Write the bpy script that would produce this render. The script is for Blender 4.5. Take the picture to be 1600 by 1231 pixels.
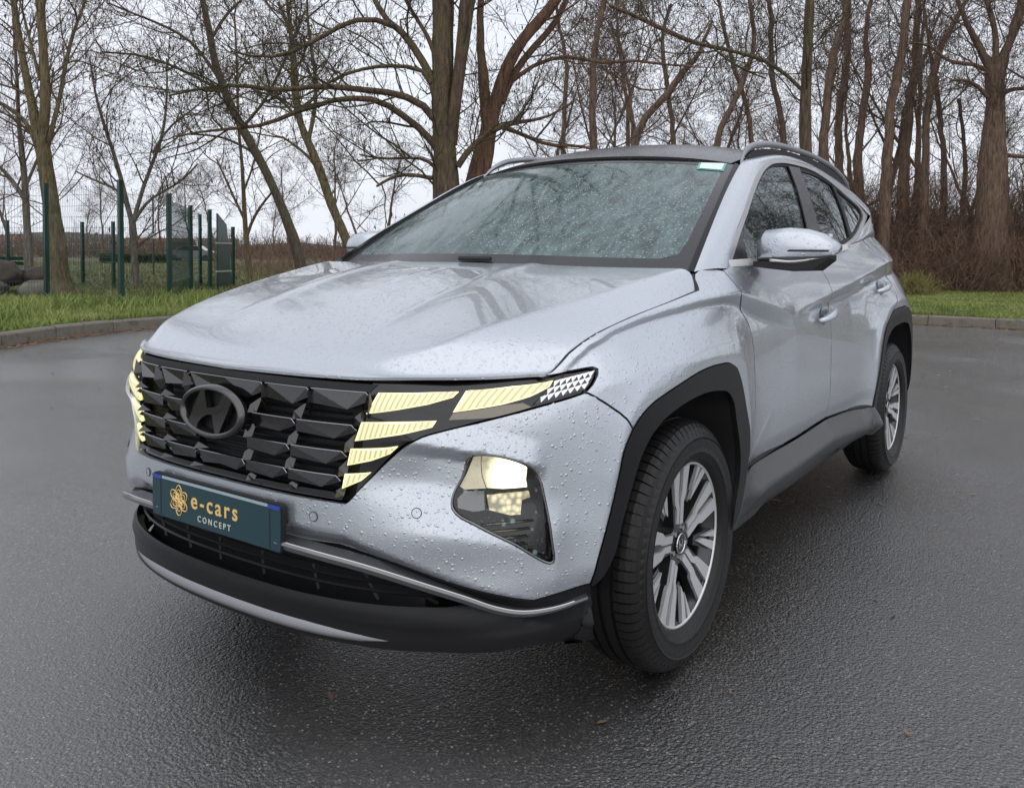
import bpy, bmesh, math, random, time
import numpy as np
from mathutils import Vector, Matrix, geometry
T0=time.time()
random.seed(7); np.random.seed(7)
SC=bpy.context.scene
for o in list(bpy.data.objects): bpy.data.objects.remove(o)
COL=SC.collection
# ---------------------------------------------------------------- camera
CAM=np.array([2.20219,1.84369,1.15315]); YAW,PIT,ROL=3.75311,0.04661,0.00974
def _basis():
    f=np.array([math.cos(YAW)*math.cos(PIT),math.sin(YAW)*math.cos(PIT),-math.sin(PIT)])
    r=np.array([math.sin(YAW),-math.cos(YAW),0.]); u=np.cross(r,f)
    c,s=math.cos(ROL),math.sin(ROL)
    return c*r+s*u,-s*r+c*u,f
cR,cU,cF=_basis()
cd=bpy.data.cameras.new('camera'); cam=bpy.data.objects.new('camera',cd); COL.objects.link(cam)
m=Matrix(((cR[0],cU[0],-cF[0],CAM[0]),(cR[1],cU[1],-cF[1],CAM[1]),(cR[2],cU[2],-cF[2],CAM[2]),(0,0,0,1)))
cam.matrix_world=m; SC.camera=cam
cd.sensor_width=36; cd.sensor_fit='HORIZONTAL'; cd.lens=1338.33/1600*36; cd.shift_x=0.0; cd.shift_y=-(615.5-456.1)/1600
cd.clip_start=.05; cd.clip_end=3000
# ---------------------------------------------------------------- overcast sky and weak broad sun
W=bpy.data.worlds.new('World'); SC.world=W; W.use_nodes=True
nt=W.node_tree; nt.nodes.clear()
N=nt.nodes.new; L=nt.links.new
SUN_EL,SUN_AZ=math.radians(50),math.radians(35)   # azimuth of the sun direction in the xy plane
sky=N('ShaderNodeTexSky'); sky.sky_type='NISHITA'; sky.sun_disc=False; sky.sun_elevation=SUN_EL; sky.sun_rotation=math.radians(90)-SUN_AZ
sky.air_density=1.0; sky.dust_density=3.0
tc=N('ShaderNodeTexCoord'); mp=N('ShaderNodeMapping'); mp.inputs['Scale'].default_value=(1,1,2.6)
no=N('ShaderNodeTexNoise'); no.inputs['Scale'].default_value=2.3; no.inputs['Detail'].default_value=6; no.inputs['Roughness'].default_value=.55
cr=N('ShaderNodeValToRGB'); cr.color_ramp.elements[0].position=.3; cr.color_ramp.elements[0].color=(9.6,10.1,11.2,1)
cr.color_ramp.elements[1].position=.72; cr.color_ramp.elements[1].color=(12.2,12.6,13.5,1)
mx=N('ShaderNodeMix'); mx.data_type='RGBA'; mx.inputs[0].default_value=.90
bg=N('ShaderNodeBackground'); bg.inputs[1].default_value=.062; ou=N('ShaderNodeOutputWorld')
L(tc.outputs['Generated'],mp.inputs[0]); L(mp.outputs[0],no.inputs[0]); L(no.outputs[0],cr.inputs[0]); L(sky.outputs[0],mx.inputs[6]); L(cr.outputs[0],mx.inputs[7]); L(mx.outputs[2],bg.inputs[0]); L(bg.outputs[0],ou.inputs[0])
sd=bpy.data.lights.new('sun','SUN'); sd.energy=.9; sd.angle=math.radians(120); sd.color=(1,.97,.93)
so=bpy.data.objects.new('sun',sd); COL.objects.link(so)
d=Vector((math.cos(SUN_AZ)*math.cos(SUN_EL),math.sin(SUN_AZ)*math.cos(SUN_EL),math.sin(SUN_EL)))
so.rotation_euler=d.to_track_quat('Z','Y').to_euler(); so.location=(0,0,40)
SC.view_settings.view_transform='Standard'; SC.view_settings.look='None'; SC.view_settings.gamma=1; SC.view_settings.exposure=0.52
SC.view_settings.use_curve_mapping=False
SC.render.engine='CYCLES'

def nspl(xk, yk, x):
    """natural cubic spline; yk (n,...)"""
    xk=np.asarray(xk,float); yk=np.asarray(yk,float); x=np.asarray(x,float)
    n=len(xk); h=np.diff(xk); sh=yk.shape[1:]; Y=yk.reshape(n,-1)
    A=np.zeros((n,n)); Bv=np.zeros((n,Y.shape[1])); A[0,0]=A[-1,-1]=1
    for i in range(1,n-1):
        A[i,i-1]=h[i-1]; A[i,i]=2*(h[i-1]+h[i]); A[i,i+1]=h[i]
        Bv[i]=6*((Y[i+1]-Y[i])/h[i]-(Y[i]-Y[i-1])/h[i-1])
    M=np.linalg.solve(A,Bv)
    i=np.clip(np.searchsorted(xk,x)-1,0,n-2); d=x-xk[i]; hi=h[i]
    a=(hi-d)[...,None]; b=d[...,None]; H=hi[...,None]
    r=(M[i]*a**3+M[i+1]*b**3)/(6*H)+(Y[i]/H-M[i]*H/6)*a+(Y[i+1]/H-M[i+1]*H/6)*b
    return r.reshape(x.shape+sh)
def pch(xk,yk,x):
    """monotone-ish cubic (pchip)"""
    xk=np.asarray(xk,float); yk=np.asarray(yk,float); h=np.diff(xk); d=np.diff(yk)/h
    m=np.zeros(len(xk)); m[0]=d[0]; m[-1]=d[-1]
    for i in range(1,len(xk)-1):
        m[i]=0 if d[i-1]*d[i]<=0 else 2*d[i-1]*d[i]/(d[i-1]+d[i])
    x=np.asarray(x,float); i=np.clip(np.searchsorted(xk,x)-1,0,len(xk)-2)
    t=np.clip((x-xk[i])/h[i],0,1); 
    return (2*t**3-3*t**2+1)*yk[i]+(t**3-2*t**2+t)*h[i]*m[i]+(-2*t**3+3*t**2)*yk[i+1]+(t**3-t**2)*h[i]*m[i+1]
def sst(a,b,x):
    t=np.clip((x-a)/(b-a),0,1); return t*t*(3-2*t)
class Grid:
    def __init__(s,P,s0,s1,t0,t1):
        s.P=P; s.s0,s.s1,s.t0,s.t1=s0,s1,t0,t1; s.ns,s.nt=P.shape[:2]
        a=np.gradient(P,axis=0); b=np.gradient(P,axis=1); N=np.cross(a,b)
        s.N=N/np.maximum(np.linalg.norm(N,axis=-1,keepdims=True),1e-12)
    def _l(s,A,q):
        q=np.atleast_2d(np.asarray(q,float))
        u=np.clip((q[:,0]-s.s0)/(s.s1-s.s0)*(s.ns-1),0,s.ns-1.0001); v=np.clip((q[:,1]-s.t0)/(s.t1-s.t0)*(s.nt-1),0,s.nt-1.0001)
        i=u.astype(int); j=v.astype(int); u=(u-i)[:,None]; v=(v-j)[:,None]
        return A[i,j]*(1-u)*(1-v)+A[i+1,j]*u*(1-v)+A[i,j+1]*(1-u)*v+A[i+1,j+1]*u*v
    def ev(s,q): return s._l(s.P,q)
    def nm(s,q):
        n=s._l(s.N,q); return n/np.linalg.norm(n,axis=1,keepdims=True)
    def inv(s,pts,ax=(0,1,2),box=None):
        out=[]; P=s.P[...,list(ax)]
        ds=(s.s1-s.s0)/(s.ns-1); dt=(s.t1-s.t0)/(s.nt-1)
        M=None
        if box is not None:
            sv=s.s0+ds*np.arange(s.ns); M=np.where((sv>=box[0])&(sv<=box[1]),0,1e6)[:,None]
        for p in np.atleast_2d(pts):
            p=np.asarray(p,float); p=p[list(ax)] if len(p)==3 else p
            D=((P-p)**2).sum(-1)
            if M is not None: D=D+M
            i,j=np.unravel_index(np.argmin(D),D.shape)
            q=np.array([s.s0+ds*i,s.t0+dt*j]); lo=[min(s.s0,s.s1),s.t0]; hi=[max(s.s0,s.s1),s.t1]
            for _ in range(4):
                e=1e-3; b=s.ev(q)[0][list(ax)]; qa=np.clip(q+[e*np.sign(ds),0],lo,hi); qb=np.clip(q+[0,e],lo,hi)
                qa2=np.clip(q-[e*np.sign(ds),0],lo,hi); qb2=np.clip(q-[0,e],lo,hi)
                Ja=(s.ev(qa)[0]-s.ev(qa2)[0])[list(ax)]/(qa-qa2)[0]; Jb=(s.ev(qb)[0]-s.ev(qb2)[0])[list(ax)]/(qb-qb2)[1]
                J=np.stack([Ja,Jb],1); d,*_=np.linalg.lstsq(J,p-b,rcond=None)
                q=np.clip(q+np.clip(d,-.02,.02),lo,hi)
            out.append(q)
        return np.array(out)
# ---------------- lower body, wraps from the nose round both corners to the tail ----------
AN,BW,XR,AR=.862,.905,-2.70,.895
def _se(a,b,n,th): return a*np.abs(np.cos(th))**(2/n), b*np.abs(np.sin(th))**(2/n)
def _plan():
    th=np.linspace(0,1,4001)**1.0*np.pi/2
    # denser near ends handled by arc length resampling
    t=np.concatenate([np.linspace(0,.02,400)**1,np.linspace(.02,np.pi/2-.02,3000),np.linspace(np.pi/2-.02,np.pi/2,400)])
    x,y=_se(AN,BW,2.8,t)
    x2=np.linspace(0,XR,800)[1:]; y2=np.full_like(x2,BW)
    xr,yr=_se(AR,BW,3.4,t[::-1]); xr=XR-xr[1:]; yr=yr[1:]
    X=np.concatenate([x,x2,xr]); Y=np.concatenate([y,y2,yr])
    S=np.concatenate([[0],np.cumsum(np.hypot(np.diff(X),np.diff(Y)))])
    return S,X,Y
_S,_X,_Y=_plan(); SMAX=_S[-1]
def s_of(x=None,y=None):
    """plan parameter of a station given x (flank) or y (nose)"""
    if x is not None:
        i=np.argmin(np.abs(_X-x)+ (0)) ; return _S[i]
    m=_X>0; return _S[m][np.argmin(np.abs(_Y[m]-y))]
# station rows: (inset, z) from the bottom up
ROWS=[
 ('y',0.0,[(.035,.235),(-.005,.30),(-.008,.42),(-.004,.57),(0,.70),(.004,.78),(.010,.825),(.018,.856),(.045,.885)]),
 ('y',.42,[(.035,.24),(.0,.30),(-.004,.42),(-.006,.57),(0,.70),(.004,.78),(.012,.83),(.022,.862),(.05,.892)]),
 ('y',.65,[(.04,.245),(.005,.30),(.0,.42),(.0,.57),(0,.70),(.010,.79),(.028,.835),(.055,.866),(.085,.895)]),
 ('x',.56,[(.05,.25),(.012,.31),(.0,.42),(.0,.57),(0,.70),(.010,.80),(.03,.85),(.048,.880),(.080,.915)]),
 ('x',.42,[(.05,.25),(.014,.31),(.0,.42),(.0,.57),(0,.71),(.012,.82),(.035,.89),(.068,.930),(.10,.955)]),
 ('x',.20,[(.05,.25),(.018,.31),(.0,.42),(.0,.57),(0,.72),(.012,.85),(.045,.935),(.088,.978),(.12,.998)]),
 ('x',.00,[(.05,.25),(.02,.31),(.004,.42),(.0,.57),(0,.72),(.006,.87),(.03,.96),(.078,1.012),(.11,1.035)]),
 ('x',-.19,[(.05,.25),(.02,.31),(.006,.42),(.0,.57),(0,.73),(.004,.89),(.022,.98),(.065,1.042),(.10,1.078)]),
 ('x',-.32,[(.05,.25),(.02,.31),(.006,.42),(.0,.57),(0,.73),(.004,.90),(.022,1.00),(.065,1.072),(.105,1.115)]),
 ('x',-.50,[(.055,.25),(.022,.32),(.01,.43),(.0,.58),(0,.74),(.004,.91),(.024,1.02),(.068,1.108),(.080,1.135)]),
 ('x',-.95,[(.055,.25),(.022,.32),(.012,.43),(.0,.58),(0,.75),(.004,.92),(.028,1.04),(.068,1.125),(.078,1.150)]),
 ('x',-1.4,[(.055,.26),(.022,.33),(.012,.44),(.0,.58),(0,.75),(.004,.93),(.03,1.06),(.072,1.150),(.082,1.176)]),
 ('x',-1.9,[(.055,.27),(.022,.34),(.010,.44),(.0,.58),(0,.76),(.004,.95),(.032,1.08),(.082,1.178),(.093,1.204)]),
 ('x',-2.3,[(.055,.28),(.02,.35),(.006,.45),(.0,.58),(0,.76),(.004,.97),(.038,1.10),(.098,1.205),(.110,1.232)]),
 ('x',-2.68,[(.05,.29),(.02,.36),(.004,.46),(.0,.58),(0,.76),(.006,.97),(.05,1.11),(.12,1.225),(.145,1.26)]),
 ('x',-3.0,[(.05,.30),(.02,.37),(.004,.47),(.0,.58),(0,.76),(.02,.97),(.08,1.11),(.15,1.22),(.18,1.26)]),
 ('x',-3.35,[(.05,.32),(.02,.38),(.004,.47),(.0,.58),(0,.76),(.04,.97),(.12,1.09),(.20,1.17),(.25,1.22)]),
 ('s',1.0,[(.05,.33),(.02,.38),(.0,.47),(.0,.58),(0.01,.76),(.06,.95),(.16,1.06),(.26,1.14),(.32,1.18)]),
]
def ridge(d,w,e): return np.exp(-(np.sqrt(d*d+e*e)-e)/w)
FARCH=[(.445,.36),(.43,.50),(.405,.62),(.357,.749),(.327,.783),(.268,.821),(.162,.851),(.042,.874),(-.139,.894),(-.250,.896),(-.313,.885),(-.347,.854),(-.374,.753),(-.401,.649),(-.405,.567),(-.390,.45),(-.34,.30)]
RARCH=[(-2.125,.36),(-2.135,.50),(-2.156,.622),(-2.209,.74),(-2.268,.815),(-2.383,.871),(-2.50,.905),(-2.70,.922),(-2.90,.91),(-3.04,.85),(-3.13,.73),(-3.18,.6),(-3.21,.45)]
def pdist(X,Z,pl):
    """distance outside an arch outline, zero inside"""
    pl=np.array(pl); best=np.full(X.shape,1e9)
    for a,b in zip(pl[:-1],pl[1:]):
        d=b-a; t=np.clip(((X-a[0])*d[0]+(Z-a[1])*d[1])/(d@d),0,1); best=np.minimum(best,np.hypot(X-a[0]-t*d[0],Z-a[1]-t*d[1]))
    xs=pl[:,0]; lo,hi=xs.min(),xs.max(); o=np.argsort(xs)
    top=np.interp(X,xs[o],pl[o][:,1]); zmid=.55
    ins=(Z<top)&(X>lo)&(X<hi)
    # lower flanks: use the outline side by height
    k=np.argmax(pl[:,1]); f=pl[:k+1]; r=pl[k:]
    fx=np.interp(Z,f[:,1],f[:,0]); rx=np.interp(-Z,-r[:,1],r[:,0])
    ins=(Z<pl[k,1])&(X<np.maximum(fx,rx))&(X>np.minimum(fx,rx))
    return np.where(ins,0,best)
def features(X,Z,S,Y):
    """outward displacement of the flank skin, from its own x and z"""
    f=np.zeros_like(X); side=sst(.60,.44,X)*sst(-3.5,-3.25,X)
    for pl,w,k in ((FARCH,.085,.030),(RARCH,.075,.028)):
        d=pdist(X,Z,pl); f=f+k*np.exp(-d/w)*side*np.where(Z<.42,1-.7*sst(0,.02,d)*sst(.42,.34,Z),1)
    # shoulder crease: wing top, rising, then falling and dying in the front door
    zc=np.interp(X,[-.99,-.876,-.584,-.394,-.263,-.124,.067,.18,.291,.397,.449,.499],[.93,.948,.997,1.033,1.028,1.020,.999,.983,.962,.930,.905,.875])
    a=np.interp(X,[-.95,-.80,-.5,-.3,.1,.35,.45,.52],[0,.011,.020,.019,.016,.013,.008,0])
    wl=np.interp(X,[-.9,-.5,-.3,.2,.5],[.06,.055,.030,.020,.014]); d=Z-zc
    f=f+a*np.where(d>0,np.interp(d/.065,[0,1],[1,0]),np.interp(d/wl,[-6,-1,0],[0,-1.0,1]))
    # haunch crease
    zc=np.interp(X,[-3.3,-2.561,-2.298,-2.023,-1.592,-1.254,-.95],[1.15,1.115,1.092,1.063,1.017,.977,.942]); a=np.interp(X,[-3.5,-3.1,-2.5,-1.8,-1.3,-.98],[.0,.018,.027,.023,.011,0]); d=Z-zc
    wl=np.interp(X,[-2.3,-1.8,-1.4,-1.0],[.068,.070,.045,.02])
    f=f+a*np.where(d>0,np.interp(d/.12,[0,1],[1,0]),np.interp(d/wl,[-4,-1,0],[0,-.9,1]))
    # slim wedge at the foot of the front door, and the skin tucking under above the sill
    zl=.476+(-.429-X)*.56; d=Z-zl; a=.0012*sst(-.43,-.47,X)*sst(-.74,-.62,X)
    f=f+a*np.where(d<0,np.interp(d/.05,[-1,0],[0,1]),np.interp(d/.012,[0,1],[1,0]))
    f=f-.008*sst(.53,.46,Z)*sst(-.40,-.50,X)*sst(-2.2,-2.05,X)
    return f
def make_B(ns=760,nt=220):
    keys=[]
    for k,v,r in ROWS:
        keys.append(SMAX if k=='s' else (s_of(y=v) if k=='y' else s_of(x=v)))
    keys[0]=0.0
    s=np.linspace(0,SMAX,ns); R=np.array([r for _,_,r in ROWS],float)
    RR=np.stack([np.stack([pch(keys,R[:,j,c],s) for c in (0,1)],-1) for j in range(9)],1)  # ns,9,2
    # smooth along s so stations leave no kink
    ker=np.exp(-np.linspace(-2.2,2.2,31)**2); ker/=ker.sum(); pad=15
    Q=np.concatenate([RR[1:pad+1][::-1],RR,RR[-pad-1:-1][::-1]],0)
    RR=np.apply_along_axis(lambda v:np.convolve(v,ker,'valid'),0,Q)
    x=np.interp(s,_S,_X); y=np.interp(s,_S,_Y)
    tx=np.gradient(x,s); ty=np.gradient(y,s); L=np.hypot(tx,ty); nx,ny=ty/L,-tx/L
    k2=np.exp(-np.linspace(-2,2,21)**2); k2/=k2.sum()
    nx=np.convolve(np.concatenate([nx[1:11][::-1],nx,nx[-11:-1][::-1]]),k2,'valid'); ny=np.convolve(np.concatenate([-ny[1:11][::-1],ny,-ny[-11:-1][::-1]]),k2,'valid')
    L=np.hypot(nx,ny); nx/=L; ny/=L
    P=np.zeros((ns,nt,3)); tt=np.linspace(0,1,nt)
    for i in range(ns):
        r=RR[i]; c=np.concatenate([[0],np.cumsum(np.hypot(*np.diff(r,axis=0).T))]); c/=c[-1]
        q=nspl(c,r,tt)
        P[i,:,0]=x[i]-nx[i]*q[:,0]; P[i,:,1]=y[i]-ny[i]*q[:,0]; P[i,:,2]=q[:,1]
    f=features(P[...,0],P[...,2],s[:,None],P[...,1])+bumper(s[:,None]*np.ones_like(P[...,0]),P[...,2],P)
    for _ in range(1):
        f=np.pad(f,1,mode='edge'); f=(f[1:-1,1:-1]*2+f[:-2,1:-1]+f[2:,1:-1]+f[1:-1,:-2]+f[1:-1,2:])/6
    P[...,0]+=nx[:,None]*f; P[...,1]+=ny[:,None]*f
    P[...,1]=np.maximum(P[...,1],0)
    return Grid(P,0,SMAX,0,1)
def bumper(S,Z,P):
    f=np.zeros_like(S)
    # skin turns under below a crease
    zc=np.interp(S,[0,.273,.41,.505,.598,.725,.846,.95],[.505,.502,.502,.475,.444,.398,.357,.335]); d=zc-Z
    f=f-.034*np.clip(d/.040,0,1)*sst(1.0,.86,S)*sst(.22,.30,Z)
    # sharp brow over the lamp: the skin drops back below it, then comes forward again
    zb=np.interp(S,[.50,.599,.663,.713,.78,.857,.90],[.722,.719,.713,.704,.690,.668,.655]); d=zb-Z
    m_=sst(.50,.66,S)*sst(.895,.86,S)
    f=f+m_*(.010*np.clip(1+d/.06,0,1)*(d<=0)+(d>0)*np.interp(d,[0,.028,.09,.20],[.010,-.022,-.020,.0]))
    # hollow that carries on towards the grille
    f=f-.012*np.exp(-((S-.54)/.09)**2-((Z-.635)/.05)**2)
    f=f+.008*np.exp(-((S-.62)/.2)**2-((Z-.50)/.05)**2)
    # vertical edge at the outer end of the lamp
    f=f+.008*ridge(S-.915,.035,.006)*sst(.34,.40,Z)*sst(.60,.50,Z)
    return f
# ---------------- bonnet, roof, glass -------------------------------------------------------
def make_H(n=200,m=240):
    """bonnet over the plan domain: u 0 nose edge .. 1 cowl, v 0 centre .. 1 shut line"""
    # edges
    fy=np.array([0,.2,.42,.60,.70,.765]); fx=np.array([.845,.838,.808,.705,.62,.545])
    u=np.linspace(0,1,n)[:,None]; v=np.linspace(0,1,m)[None,:]
    # shut line (side) : y(x), z(x)
    sx=[.545,.475,.353,.153,-.02,-.19,-.24]; sy=[.772,.785,.800,.820,.835,.842,.842]; sz=[.871,.908,.952,.992,1.018,1.042,1.047]
    yf=v*.772; xf=pch(fy,fx,np.minimum(yf,.765)); xr=-.10-.145*(v)**2
    x=xf+(xr-xf)*u
    xs=np.linspace(.545,-.245,n)[:,None]
    ys=pch(sx[::-1],sy[::-1],xs); yw=.772+(ys-.772)
    y=v*yw
    pf=lambda xk,yk,x,dg: np.polyval(np.polyfit(np.array(xk)-.3,yk,dg),x-.3)
    zc=pf([-.25,-.1,.06,.27,.42,.565,.70,.78,.83],[1.128,1.118,1.098,1.052,1.012,.965,.912,.882,.868],x,4)
    # crest
    zr=pf([-.3,-.145,.09,.37,.53,.68,.777,.80],[1.118,1.097,1.056,1.006,.970,.921,.880,.869],x,4)
    yr=pf([-.3,-.145,.09,.37,.53,.68,.777,.84],[.79,.775,.72,.65,.59,.54,.50,.48],x,3)
    zs=pf([-.3,-.19,-.02,.153,.353,.475,.545,.60],[1.052,1.042,1.018,.992,.950,.908,.871,.842],x,4)
    a=y/yr
    zin=zc+(zr-zc)*a**1.55
    b=np.clip((y-yr)/np.maximum(yw-yr,.02),0,1.2)
    w=sst(.80,.60,x)
    zout=zr+(np.minimum(zs,zr)-zr)*(b*.80+.20*b**2)
    z=np.where(a<=1,zin,zout*w+(1-w)*(zr+(np.interp(np.hypot(x*0,y),[.45,.62,.77],[0,-.004,0]))))
    # front edge height follows the nose line
    zf=pch([0,.42,.65,.772],[.856,.862,.866,.871],np.broadcast_to(y,z.shape))
    k=np.exp(-((xf-x)/.05)**1.5) if False else sst(.09,0,(xf-x))
    z=z*(1-k)+np.minimum(z,zf)*k
    # inner crease
    d=np.abs(y)-.30; z=z+.006*ridge(d,.025,.006)*sst(.72,.45,x)*sst(-.02,.0,d*0)
    # smooth
    for _ in range(2):
        zp=np.pad(z,((4,4),(4,4)),mode='reflect',reflect_type='odd'); zp[:, :4]=zp[:, 8:4:-1]
        kk=np.array([1,4,8,10,12,10,8,4,1.]); kk/=kk.sum()
        zp=np.apply_along_axis(lambda v:np.convolve(v,kk,'same'),0,zp); zp=np.apply_along_axis(lambda v:np.convolve(v,kk,'same'),1,zp)
        z=zp[4:-4,4:-4]
    X=np.broadcast_to(x,z.shape); Y=np.broadcast_to(y,z.shape)
    return Grid(np.stack([X,Y,z],-1)[::-1].copy(),0,1,0,1)   # s from cowl to nose -> normal up
def make_W(n=80,m=100):
    u=np.linspace(-.04,1.06,n)[:,None]; v=np.linspace(0,1.06,m)[None,:]
    y=v*(.800-.165*u); x=-.08-.85*u-.35*y*y+0*v; z=1.112+.423*u+.09*u*(1-u)-(.012+.022*u)*(y/.65)**2
    return Grid(np.stack(np.broadcast_arrays(x,y,z),-1)[::-1].copy(),1.06,-.04,0,1.06)
def Gy(x,z):
    d=z-1.12
    return .832-.28*d-.25*d*d-.22*np.maximum(x+.75,0)**2-.055*np.maximum(-1.9-x,0)**2
def make_G(n=120,m=80):
    x=np.linspace(-.2,-3.3,n)[:,None]; z=np.linspace(1.04,1.62,m)[None,:]
    X,Z=np.broadcast_arrays(x,z)
    return Grid(np.stack([X,Gy(X,Z),Z],-1),.2,3.3,1.04,1.62)   # s=-x
def Rz(x,y):
    zc=nspl([-3.3,-2.9,-2.5,-2.1,-1.7,-1.38,-1.12,-.93,-.8],[1.52,1.59,1.635,1.66,1.667,1.648,1.600,1.546,1.50],x)
    return zc-.17*y*y-.12*np.abs(y)**4
def make_R(n=120,m=80):
    x=np.linspace(-.85,-3.25,n)[:,None]; y=np.linspace(0,.72,m)[None,:]
    X,Y=np.broadcast_arrays(x,y); return Grid(np.stack([X,Y,Rz(X,Y)],-1)[::-1].copy(),3.25,.85,0,.72)
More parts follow.
